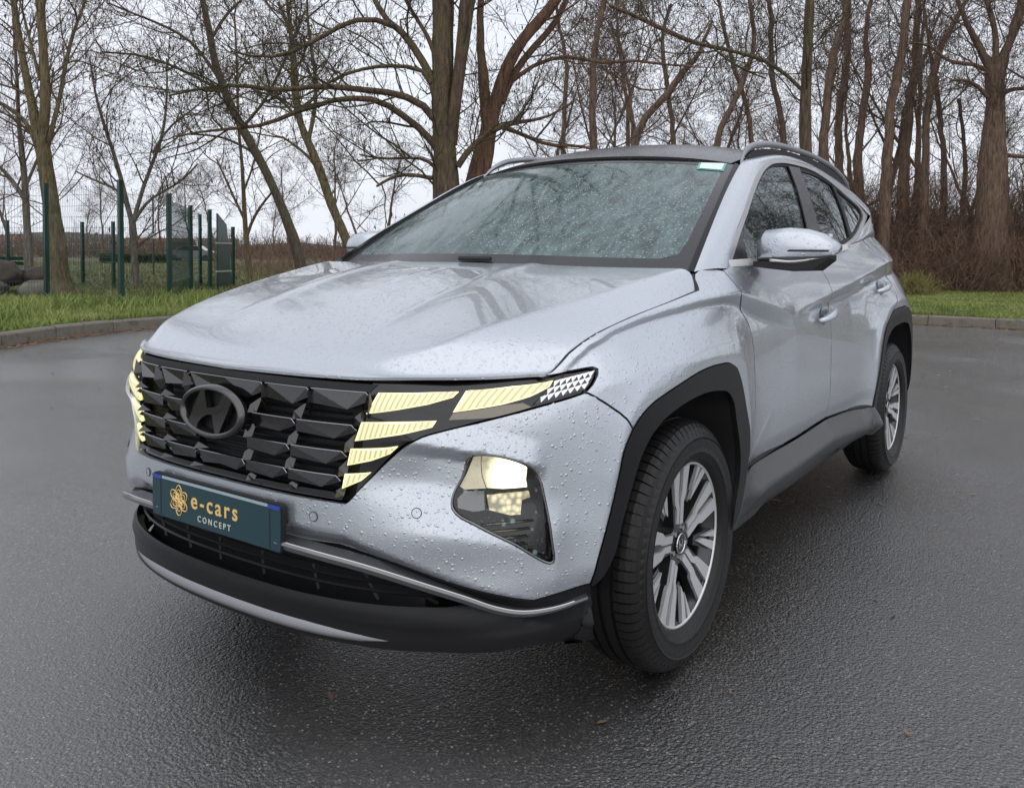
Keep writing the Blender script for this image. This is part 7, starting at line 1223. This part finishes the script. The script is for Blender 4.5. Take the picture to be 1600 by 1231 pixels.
def make_tree(limbs,kind,label,seed,twig=1.0,group=None,pods=.0,tw=.0045,depth=20,name='bare_tree'):
    rng=np.random.default_rng(seed); base=np.array(limbs[0][0][:3]); base[2]=.05
    root=empty(name,tuple(base)); tag(root,label,'tree',group)
    tv=[];tf=[];nv=0
    def add(V,F): 
        nonlocal nv; tv.append(V); tf.append(F+nv); nv+=len(V)
    LP=[];LR=[]
    for li,l in enumerate(limbs):
        Ln=sum(np.linalg.norm(np.array(l[i+1][:3])-np.array(l[i][:3])) for i in range(len(l)-1)); m_=max(10,int(Ln/.28)); 
        # give every limb after the trunk some travel in depth
        Q,R=resample(l,m_)
        if li>0:
            ax=cF*np.array([1,1,0]); ax/=np.linalg.norm(ax); s=(rng.random()-.5)*1.1; w=np.linspace(0,1,m_)**1.3; 
            Q=Q+ax[None]*(s*Ln*w)[:,None]*.45
        wv=rng.normal(size=(m_,3))*(.012 if li else (.045 if kind=='bark_brown' and R.max()<.5 else .004)); Q=Q+np.cumsum(wv,0)*np.minimum(1,R/ .05)[:,None]*.5
        sides=14 if R.max()>.15 else 8; R=R*(.80 if kind=='bark_brown' else .88); V,F=tube_arrays(Q,R,sides)
        # ridges and swellings
        if R.max()>.08:
            c=np.repeat(Q,sides,0); dv=V-c; a_=np.tile(np.arange(sides),m_); ph=np.repeat(np.arange(m_),sides)*.28
            k_=1+.07*np.sin(a_*2*np.pi/sides*5+np.sin(ph*.8+seed)*1.2)+.05*np.sin(ph*2.3+a_)+.04*rng.normal(size=len(V)); 
            if li==0: k_*=1+.35*np.exp(-np.maximum(0,c[:,2]-.1)/.22)*(1+.3*np.sin(a_*2*np.pi/sides*4+seed))
            V=c+dv*k_[:,None]
        add(V,F); LP.append(Q); LR.append(R)
    V=np.concatenate(tv); F=np.concatenate(tf); quickmesh('trunk',V-base,F,BARK[kind],root)
    # crown: three generations of shoots
    cv=[];cf=[];nc=0; pp=[]
    for li,(Q,R) in enumerate(zip(LP,LR)):
        Ln=np.linalg.norm(np.diff(Q,axis=0),axis=1).sum(); n1=max(3,int(Ln*1.5*twig)); 
        t0=.45 if li==0 else .12
        a,ra=offshoots(Q[None],R[None],n1,2.3,.020,rng,k=8,t0=t0,spread=.85,up=.22,wob=.17)
        b,rb=offshoots(a,ra,7,1.15,.0085,rng,k=6,t0=.15,spread=.8,up=.12,wob=.2)
        c,rc=offshoots(b,rb,5,.55,tw,rng,k=4,t0=.15,spread=.8,up=.05,wob=.22)
        rb=np.maximum(rb,tw*.8); rc=np.maximum(rc,tw*.55)
        for P_,R_,sd in ((a,ra,4),(b,rb,3),(c,rc,3)):
            V,F=batch_tubes(P_,R_,sd); cv.append(V); cf.append(F+nc); nc+=len(V)
        pp.append(c[:,-1]); pp.append(c[:,2]); pp.append(b[:,-1])
    V=np.concatenate(cv); F=np.concatenate(cf); quickmesh('crown',V-base,F,TWIGM if kind=='bark_moss' else TWIG,root)
    if pods>0:
        q=np.concatenate(pp); q=q[rng.random(len(q))<pods]; n=len(q); h=.04+.08*rng.random(n); w=.007+.010*rng.random(n); an=rng.random(n)*np.pi; dx=np.cos(an)*w; dy=np.sin(an)*w; tl=rng.normal(size=(n,2))*.012
        V=np.stack([np.stack([q[:,0],q[:,1],q[:,2]],1),np.stack([q[:,0]+dx,q[:,1]+dy,q[:,2]-h*.5],1),np.stack([q[:,0]+tl[:,0],q[:,1]+tl[:,1],q[:,2]-h],1),np.stack([q[:,0]-dx,q[:,1]-dy,q[:,2]-h*.5],1)],1).reshape(-1,3)
        F=np.arange(4*n).reshape(n,4); o=quickmesh('seed_pods',V-base,F,POD,root,False); tag(o,kind='stuff')
    return root
for i,(label,kind,d,limbs,dn) in enumerate(TREES):
    wood=kind=='bark_brown'
    make_tree(limbs,kind,label,100+i,twig=1.1 if wood else 1.9,pods=.24 if wood else .22,tw=.0055*(d/20),depth=d)
print('trees',round(time.time()-T0,1))
# more of the wood: scattered behind and beyond the frame on the right, copies of a few grown forms
def grown(seed,h=11,kind='bark_brown',lean=.1):
    r=np.random.default_rng(seed); l=[(0,0,-.1,.19)]; p=np.array([0,0,0.]); d=np.array([r.normal()*lean,r.normal()*lean,1.]); R0=.15+.06*r.random()
    tr=[(0,0,-.1,R0*1.3)]
    for i in range(1,10):
        d=d+r.normal(size=3)*np.array([.10,.10,0]); d/=np.linalg.norm(d); p=p+d*h/9; tr.append((*p,R0*(1-i/10.5)))
    limbs=[tr]
    for k in range(4):
        j=r.integers(2,7); q=np.array(tr[j][:3]); dd=r.normal(size=3)*.7; dd[2]=.9; dd/=np.linalg.norm(dd); L_=h*(.25+.25*r.random()); lb=[]
        for i in range(6): lb.append((*(q+dd*L_*i/5+np.array([0,0,.15*L_*(i/5)**2])),tr[j][3]*.55*(1-i/6.5)))
        limbs.append(lb)
    return limbs
protos=[make_tree(grown(900+i,h=[10,12,9,11,8][i]),'bark_brown','x',900+i,twig=1.0,pods=.3,tw=.0085) for i in range(5)]
for p in protos: p.location=(0,0,0)
def copy_root(o,loc,rz,sc,label,group,cat_='tree'):
    c=o.copy(); COL.objects.link(c); c.location=loc; c.rotation_euler=(0,0,rz); c.scale=(sc,)*3
    if label: c['label']=label
    if group: c['group']=group
    for ch in o.children: k=ch.copy(); COL.objects.link(k); k.parent=c
    return c
def atbear(px,d): 
    r=cF+cR*(px-799.77)/1338.33; q=CAM+r*d; return q[0],q[1]
rg_=np.random.default_rng(5)
spots=[]
for px in np.linspace(850,1640,16): spots.append((px+rg_.uniform(-16,16),rg_.uniform(30,46)))
for px in np.linspace(1660,2600,10): spots.append((px,rg_.uniform(19,30)))
first=True; used=[False]*5
for i,(px,d) in enumerate(spots):
    x,y=atbear(px,d); k=i%5; g='back trees of the bare wood'
    lab='bare brown tree of the wood, one of many behind or beyond the front trunks'
    if not used[k]:
        used[k]=True; o=protos[k]; o.location=(x,y,.05); o.rotation_euler=(0,0,rg_.uniform(0,6.28)); o['label']=lab; o['group']=g
    else: copy_root(protos[k],(x,y,.05),rg_.uniform(0,6.28),rg_.uniform(.85,1.2),lab,g)
# trees round the yard on the flanks that the doors and glass mirror (outside the picture)
for ang_,d in ((60,24),(75,22),(88,26),(100,24),(112,27),(125,23),(140,26)):
    a_=math.radians(ang_+20); x,y=-4+d*math.cos(a_),4+d*math.sin(a_); copy_root(protos[int(ang_)%5],(x,y,.05),ang_,1.1,lab,g)
# small trees far off across the lawn on the left
for i,(px,d,sc,lab) in enumerate([(18,34,.55,'small bare tree far left beyond the back fence'),(160,75,.75,'round-headed bare tree in the distance left of the white board'),(250,80,.8,'round-headed bare tree in the distance behind the white board'),(335,60,.6,'low bare tree behind the parked grey car'),(420,48,.5,'low bare tree at the bank beside the slim tree'),(455,44,.55,'bare shrub-like tree just left of the dark leaning trunk'),(520,40,.6,'bare tree low behind the pale leaning trunk'),(600,36,.6,'bare tree just left of the double trunk, low behind the bonnet'),(560,55,.7,'more distant bare tree between the leaning trunks'),(130,62,.6,'distant bare tree over the houses at the left'),(300,70,.7,'distant bare tree over the green gate')]):
    x,y=atbear(px,d); copy_root(protos[i%5],(x,y,.0),i*1.3,sc,lab,None)
# ================================================================ thicket under the wood
def stems(name,n,pxr,dr,h,lab,colr,seed,w=.006,parent=None,cat_='bushes'):
    r=np.random.default_rng(seed); px=r.uniform(*pxr,n); d=r.uniform(*dr,n); P0=np.array([atbear(a,b) for a,b in zip(px,d)]); k=5; Q=np.zeros((n,k,3)); Q[:,0,:2]=P0; Q[:,0,2]=.05
    dd=r.normal(size=(n,3))*.42; dd[:,2]=1; dd/=np.linalg.norm(dd,axis=1,keepdims=True); L_=h*(.35+.75*r.random(n))
    for s in range(1,k): 
        dd=dd+r.normal(size=(n,3))*.20; dd[:,2]-=.05; dd/=np.linalg.norm(dd,axis=1,keepdims=True); Q[:,s]=Q[:,s-1]+dd*(L_/(k-1))[:,None]
    R=(w*(.5+r.random(n)))[:,None]*np.linspace(1,.5,k)[None]; a,fa=batch_tubes(Q,R,3)
    b_,rb=offshoots(Q,R,5,h*.28,w*.55,r,k=4,t0=.2,spread=.9,up=.1,wob=.3); rb=np.maximum(rb,w*.35); bv,bf=batch_tubes(b_,rb,3)
    o=quickmesh(name,np.concatenate([a,bv]),np.concatenate([fa,bf+len(a)]),colr); tag(o,lab,cat_,kind='stuff'); return o
BR=vary('thicket_stem',[(.085,.052,.036),(.20,.125,.085),(.14,.092,.066)],2.5,.9,0)
stems('thicket',9000,(840,2100),(25,32),4.2,'dense tangled brown thicket of bare stems under the wood',BR,11,.013)
stems('thicket',3600,(1380,2000),(23.0,27),2.1,'lower brown bramble tangle along the front of the wood',BR,12,.011)
stems('thicket',900,(380,880),(30,44),1.8,'thin bare scrub along the bank behind the bonnet',BR,13,.009)
stems('far_scrub',3200,(-250,640),(85,140),3.2,'brown-grey line of far scrub and small wood on the horizon',TWIG,15,.035)
OLIVE=vary('bush_olive',[(.14,.125,.04),(.26,.225,.08)],3,.9,0)
stems('bush',380,(1400,1450),(20.5,22.0),.75,'olive-green twiggy bush at the grass edge behind the rear wing',OLIVE,14,.010,cat_='bush')
# bank of dead leaves below the thicket
# ================================================================ grass blades
GR=vary('grass_blade',[(.12,.17,.034),(.20,.26,.055),(.28,.29,.10)],1.1,.55,0); GR2=vary('lawn_blade',[(.085,.115,.032),(.14,.16,.052),(.20,.18,.085)],.7,.6,0)
DRY=vary('dry_grass',[(.20,.16,.08),(.30,.25,.14)],2,.8,0)
def blades(name,P,h,w,matr,lab,seed):
    r=np.random.default_rng(seed); n=len(P); a_=r.random(n)*2*np.pi; H=h*(.4+.8*r.random(n)); W_=w*(.6+.8*r.random(n)); ln=r.normal(size=(n,2))*.45*H[:,None]
    z=gh(P[:,0],P[:,1]); dx=np.cos(a_)*W_/2; dy=np.sin(a_)*W_/2
    V=np.stack([np.stack([P[:,0]-dx,P[:,1]-dy,z-.01],1),np.stack([P[:,0]+dx,P[:,1]+dy,z-.01],1),np.stack([P[:,0]+dx*.8+ln[:,0]*.45,P[:,1]+dy*.8+ln[:,1]*.45,z+H*.62],1),np.stack([P[:,0]-dx*.8+ln[:,0]*.45,P[:,1]-dy*.8+ln[:,1]*.45,z+H*.62],1),np.stack([P[:,0]+ln[:,0],P[:,1]+ln[:,1],z+H],1)],1).reshape(-1,3)
    b=np.arange(n)*5; F=np.concatenate([np.stack([b,b+1,b+2],1),np.stack([b,b+2,b+3],1),np.stack([b+3,b+2,b+4],1)]); o=quickmesh(name,V,F,matr,None,False); tag(o,lab,'grass',kind='stuff'); return o
def scatter(n,pxr,dr,seed,clump=0,lo=.17,hi=99,bias=1.6):
    r=np.random.default_rng(seed); px=r.uniform(*pxr,n); d=dr[0]+(dr[1]-dr[0])*r.random(n)**bias; P=np.stack([CAM[0]+(cF[0]+cR[0]*(px-799.77)/1338.33)*d,CAM[1]+(cF[1]+cR[1]*(px-799.77)/1338.33)*d],1)
    k=kdist(P)*KS; m_=(k>lo)&(k<hi)
    if clump: m_&=(np.sin(P[:,0]*1.7+3)*np.sin(P[:,1]*1.9)+np.sin(P[:,0]*4.1)*np.sin(P[:,1]*3.7)*.6+r.normal(size=n)*.35)>clump
    return P[m_]
blades('grass',np.concatenate([scatter(90000,(-120,480),(9.5,20),1,-.35),scatter(70000,(-160,480),(9.0,15),2,-.9,hi=2.6)]),.11,.011,GR,'bright green grass of the left verge between kerb and fence',21)
blades('tall_grass',scatter(26000,(-140,330),(10,19),3,.15,lo=.6,hi=4.2),.26,.012,GR,'longer grass tufts round the foot of the furrowed trunk and fence',22)
blades('grass',scatter(60000,(-160,560),(18,60),4,-.2),.12,.028,GR2,'green lawn inside and beyond the mesh fence',23)
blades('grass',np.concatenate([scatter(120000,(1400,1680),(12.5,26),5,-.9,bias=1.2),scatter(30000,(1400,1680),(12.5,17),6,-.9,hi=1.2)]),.10,.014,GR,'green grass strip between the right kerb and the thicket',24)
blades('grass',scatter(50000,(440,1420),(12,30),9,-.9,bias=1.2),.11,.018,GR2,'green grass bank round the bend of the kerb behind the car',27)
blades('dry_grass',scatter(14000,(1400,1680),(13,28),7,.35),.12,.013,DRY,'pale dead grass mixed into the right verge',25)
blades('dry_grass',scatter(16000,(-140,480),(11,26),8,.35),.10,.014,DRY,'pale dead grass mixed into the left verge',26)
# fallen leaves and twigs along the gutter
def litter(name,P,z,s,lab,matr,seed):
    r=np.random.default_rng(seed); n=len(P); a_=r.random(n)*2*np.pi; L_=s*(.4+r.random(n)); w=L_*(.15+.35*r.random(n)); c,sn=np.cos(a_),np.sin(a_); tz=r.random(n)*.012
    V=np.stack([np.stack([P[:,0]+c*L_,P[:,1]+sn*L_,z+tz],1),np.stack([P[:,0]-sn*w,P[:,1]+c*w,z+.006+tz*0],1),np.stack([P[:,0]-c*L_,P[:,1]-sn*L_,z+tz*.5],1),np.stack([P[:,0]+sn*w,P[:,1]-c*w,z+.003+tz*0],1)],1).reshape(-1,3)
    o=quickmesh(name,V,np.arange(4*n).reshape(n,4),matr,None,False); tag(o,lab,'leaves',kind='stuff')
r=np.random.default_rng(31); ii=r.integers(0,len(Ks)-1,9000); tt_=r.random(9000)[:,None]; P=Ks[ii]*(1-tt_)+Ks[ii+1]*tt_-Os[ii]*(np.abs(r.normal(size=9000))*.13+.01)[:,None]; P=P[(P[:,0]<3)&(P[:,1]<6)]
LEAF=vary('dead_leaf',[(.09,.05,.026),(.24,.13,.06),(.15,.085,.045)],4,.7,0)
litter('fallen_leaves',P,.004,.035,'brown fallen leaves lying in the gutter along the kerb',LEAF,32)
r=np.random.default_rng(33); P=np.stack([r.uniform(-14,3,700),r.uniform(-9,6,700)],1); P=P[(kdist(P)*KS<0)]
litter('fallen_leaves',P,.003,.018,'small scattered bits of leaf on the wet asphalt',LEAF,34)
# ================================================================ fence
GREEN=simple('fence_green',(.004,.036,.025),.4,coat=.3)
fence=empty('mesh_fence',(-6.2,-12.47,.05)); tag(fence,'dark green welded mesh fence with tall square posts on the left verge','fence')
FB=np.array([-6.2,-12.47,.05])
def post(p,h,w=.075):
    a_=Acc(); a_.box((p[0]-FB[0],p[1]-FB[1],h/2),(w,w,h)); a_.build('post',GREEN,fence); Acc().box((p[0]-FB[0],p[1]-FB[1],h+.008),(w+.008,w+.008,.016)).build('post_cap',GREEN,fence)
def wires(p,q,h,z0=.06,wr=.0028,par=fence,off=FB,step=.05,fold=True):
    p=np.array(p);q=np.array(q); L_=np.linalg.norm(q-p); d=(q-p)/L_; nv=int(L_/step); P=[];R=[]
    o=np.array([-d[1],d[0]])
    zs=np.array([0,.18,.20,.22,.45,.75,.77,.79,1.0])*(h-z0)+z0
    for i in range(nv+1):
        b=p+d*(i*L_/nv); pl=[]
        for j,z in enumerate(zs): pl.append((b[0]-off[0]+o[0]*(.03 if fold and j in (2,6) else 0),b[1]-off[1]+o[1]*(.03 if fold and j in (2,6) else 0),z))
        P.append(pl)
    V,F=batch_tubes(np.array(P,float),np.full((nv+1,len(zs)),wr),3)
    H=[]
    for z in np.arange(z0,h,.20): H.append([(p[0]-off[0]+d[0]*L_*k,p[1]-off[1]+d[1]*L_*k,z) for k in np.linspace(0,1,3)])
    V2,F2=batch_tubes(np.array(H,float),np.full((len(H),3),wr*1.1),3); o_=quickmesh('wire_mesh',np.concatenate([V,V2]),np.concatenate([F,F2+len(V)]),GREEN,par,False); tag(o_,kind='stuff')
fp=POSTS['front']; hs=[2.3,2.28,2.28,2.15,2.1,2.05,1.7]
for p,h in zip(fp,hs): post(p,h)
for i in range(len(fp)-1): wires(fp[i],fp[i+1],min(hs[i],hs[i+1])-.06)
bp=[(-6.5,-22.3)]+POSTS['back']; 
for p in bp[1:]: post(p,1.75,.07)
for i in range(len(bp)-1): wires(bp[i],bp[i+1],1.65,wr=.0030)
post((-10.9,-16.9),1.95,.06)
# gate leaf standing ajar
gt=empty('gate',(-10.95,-16.25,.05)); tag(gt,'solid dark green gate leaf standing ajar at the end of the fence','gate')
a_=Acc(); 
d_=np.array([-.75,-.45]); V=[(0,0,.05),(d_[0],d_[1],.05),(d_[0]*.62,d_[1]*.62,1.72),(0,0,1.98)]; nn_=np.array([.02,-.035,0])
V2=[tuple(np.array(v)+nn_) for v in V]; mesh('gate_sheet',V+V2,[(0,1,2,3),(7,6,5,4),(0,4,5,1),(1,5,6,2),(2,6,7,3),(3,7,4,0)],GREEN,gt,False)
for k in (.55,1.25): Acc().box((d_[0]*.4,d_[1]*.4+.0,k),(.9,.05,.04),Matrix.Rotation(math.atan2(d_[1],d_[0]),3,'Z')).build('gate_bar',simple('gate_bar_grey',(.35,.38,.36),.5) if k==.55 else bpy.data.materials['gate_bar_grey'],gt)
# ================================================================ stones, bench, board, hedge, far things
STONE=vary('pale_stone',[(.10,.095,.08),(.20,.185,.16)],4,.85,.6,.03); DARKST=vary('dark_stone',[(.028,.020,.016),(.075,.052,.038)],5,.7,.6,.03)
def boulder(name,c,d,matr,lab,seed,cat_='boulder',flat=.0):
    bm=bmesh.new(); bmesh.ops.create_icosphere(bm,subdivisions=4,radius=1); r=np.random.default_rng(seed); dirs=r.normal(size=(7,3)); dirs/=np.linalg.norm(dirs,axis=1,keepdims=True); cut=.72+.2*r.random(7)
    for v in bm.verts:
        p=np.array(v.co); 
        for dd,cc in zip(dirs,cut):
            k=p@dd
            if k>cc: p=p-dd*(k-cc)*.8
        p*=1+.03*math.sin(p[0]*7+seed)*math.sin(p[1]*6)*math.sin(p[2]*8)
        v.co=Vector((p[0]*d[0],p[1]*d[1],max(p[2]*d[2],-d[2]*.7)))
    me=bpy.data.meshes.new(name); bm.to_mesh(me); bm.free(); me.polygons.foreach_set('use_smooth',[True]*len(me.polygons)); me.materials.append(matr); o=link(name,me); o.location=c; tag(o,lab,cat_); return o
boulder('boulder',(-6.1,-16.9,.58),(.52,.56,.32),DARKST,'big dark brown boulder resting on pale stones behind the left fence',1)
boulder('boulder',(-6.80,-16.5,.50),(.34,.34,.26),DARKST,'smaller dark boulder leaning right of the big dark one',2)
boulder('boulder',(-5.7,-16.7,.30),(.55,.45,.30),STONE,'pale boulder low at the left picture edge under the dark one',3)
boulder('boulder',(-6.7,-16.2,.26),(.50,.42,.26),STONE,'pale boulder at the foot of the dark pile beside the furrowed trunk',4)
boulder('boulder',(-8.05,-13.75,.14),(.11,.12,.10),simple('white_stone',(.55,.50,.40),.8),'small whitish stone in the grass by the second tall fence post',5,cat_='stone')
bn=empty('bench',(-8.2,-21.6,.1)); tag(bn,'green slatted bench far left behind the boulders','bench')
for k in range(3): Acc().box((.0,-.1+.12*k,.45),(1.5,.10,.03)).build('seat_slat',GREEN,bn)
for k in range(2): Acc().box((.0,-.20,.62+.13*k),(1.5,.03,.10)).build('back_slat',GREEN,bn)
for sx in (-.6,.6): Acc().box((sx,-.05,.22),(.06,.4,.44)).build('leg',GREEN,bn)
# board on a post
bx,by=atbear(240,30); bd=empty('notice_board',(bx,by,.1)); tag(bd,'blank pale notice board on a dark pole beyond the lawn','sign')
yw=math.atan2(CAM[1]-by,CAM[0]-bx); RM=np.array(Matrix.Rotation(yw,3,'Z'))
Acc().tube(A([(0,0,0),(0,0,1.0),(0,0,2.9)]),.03,8).build('pole',simple('pole_dark',(.04,.04,.04),.6),bd); Acc().box(RM@A([.06,0,1.48]),(.03,.24,.17),RM).build('board',simple('board_white',(.62,.64,.66),.5),bd)
# clipped hedge far behind
HED=vary('hedge_leaf',[(.010,.022,.008),(.03,.055,.018)],5,.8,.3)
def leafy(name,c,d,n,matr,lab,seed,cat_,rz=0,s=.12):
    r=np.random.default_rng(seed); p=(r.random((n,3))-.5)*np.array(d); q=r.normal(size=(n,3)); q/=np.linalg.norm(q,axis=1,keepdims=True); u_=np.cross(q,r.normal(size=(n,3))); u_/=np.linalg.norm(u_,axis=1,keepdims=True); v_=np.cross(q,u_)
    V=np.stack([p+u_*s,p+v_*s*.6,p-u_*s,p-v_*s*.6],1).reshape(-1,3); c_,s_=math.cos(rz),math.sin(rz); V=np.stack([V[:,0]*c_-V[:,1]*s_,V[:,0]*s_+V[:,1]*c_,V[:,2]+d[2]/2],1)
    o=quickmesh(name,V,np.arange(4*n).reshape(n,4),matr,None,False); o.location=c; tag(o,lab,cat_); return o
hx0,hy0=atbear(160,58); hx1,hy1=atbear(262,58); leafy('hedge',((hx0+hx1)/2,(hy0+hy1)/2,.0),(math.hypot(hx1-hx0,hy1-hy0),.8,.72),6000,HED,'low dark clipped hedge across the far side of the lawn',41,'hedge',math.atan2(hy1-hy0,hx1-hx0))
# distant parked car seen over the lawn
def small_car(px,d,colr,lab):
    x,y=atbear(px,d); c=empty('parked_car',(x,y,0)); tag(c,lab,'car'); c.rotation_euler=(0,0,YAW+math.pi/2+.12)
    prof=[(-2.1,.35),(-2.15,.75),(-1.9,.95),(-1.3,1.02),(-.75,1.42),(.55,1.47),(1.25,1.05),(2.0,.88),(2.15,.6),(2.1,.35)]
    n=len(prof); V=[(x,-.82,z) for x,z in prof]+[(x,.82,z) for x,z in prof]; F=[tuple(range(n))[::-1],tuple(range(n,2*n))]+[(i,(i+1)%n,(i+1)%n+n,i+n) for i in range(n)]
    mesh('body',V,F,colr,c,False); gl_=[(-1.18,1.0),(-.72,1.36),(.5,1.41),(1.1,1.03)]
    for sy in (-.835,.835): mesh('window',[(x,sy,z) for x,z in gl_],[(0,1,2,3) if sy<0 else (3,2,1,0)],BLACK,c,False)
    for sx in (-1.35,1.35):
        for sy in (-.75,.75): Acc().tube(A([(sx,sy-.1,.32),(sx,sy+.1,.32)]),.32,14).build('wheel',RUBBER,c)
small_car(300,75,simple('far_car_paint',(.13,.14,.15),.25,.5,coat=1),'pale grey car parked far beyond the fence gate')
# houses on the far side
WALLH=[vary('render_a',[(.42,.40,.36),(.50,.48,.44)],.5,.9,0),vary('render_b',[(.50,.49,.47),(.58,.57,.55)],.5,.9,0),vary('render_c',[(.36,.33,.28),(.42,.38,.33)],.5,.9,0)]; ROOFH=[vary('tile_a',[(.14,.07,.05),(.20,.10,.07)],.8,.9,0),vary('tile_b',[(.09,.08,.08),(.14,.13,.12)],.8,.9,0)]
labs=['pale distant house farthest left on the horizon','distant house with a red-brown roof left of the slim tree','long pale distant house behind the lawn','distant house with a grey roof near the middle of the lawn horizon','small distant house left of the white board','distant house with a red-brown roof right of the white board','distant pale house above the hedge','farthest right distant house above the grey car']
for i,(px,w,h) in enumerate([(20,14,4),(100,13,4.6),(132,20,3.6),(165,12,5),(196,14,4),(226,12,4.6),(268,16,3.8),(345,14,4.2)]):
    d=330+30*(i%3); x,y=atbear(px,d); hse=empty('house',(x,y,-1.2)); tag(hse,labs[i],'house'); hse.rotation_euler=(0,0,YAW+math.pi/2+.3*math.sin(i*2.1))
    Acc().box((0,0,h/2),(w,8,h)).build('wall',WALLH[i%3],hse); rz=h+2.6
    V=[(-w/2-.4,-4.5,h-.05),(w/2+.4,-4.5,h-.05),(w/2+.4,4.5,h-.05),(-w/2-.4,4.5,h-.05),(-w/2-.4,0,rz),(w/2+.4,0,rz)]; rf_=mesh('roof',V,[(0,1,5,4),(3,4,5,2),(0,4,3),(1,2,5),(0,3,2,1)],ROOFH[i%2],hse,False)
    Acc().box((w*.25,.6,rz-.2),(.8,.6,1.6)).build('chimney',ROOFH[0],rf_)
    for k in range(int(w//3)):
        for sy in (-1,1): Acc().box((-w/2+1.6+k*3,4.02*sy,1.7),(1.1,.08,1.2)).build('window',BLACK,hse)
# low wooded hills on the horizon
r=np.random.default_rng(8); V=[];nh=120
for i in range(nh):
    px=-400+2200*i/(nh-1); x,y=atbear(px,620); hh=7+5*math.sin(i*.09+.5)+4*math.sin(i*.31)+1.0*r.random(); V+=[(x,y,-3),(x-cF[0]*-40,y-cF[1]*-40,hh)]
hl_=mesh('hills',V,[(2*i,2*i+1,2*i+3,2*i+2) for i in range(nh-1)],vary('far_wood',[(.07,.075,.06),(.10,.10,.08)],.02,.95,0),None,True); tag(hl_,kind='structure')
print('all',round(time.time()-T0,1), sum(len(o.data.polygons) for o in bpy.data.objects if o.type=='MESH'))
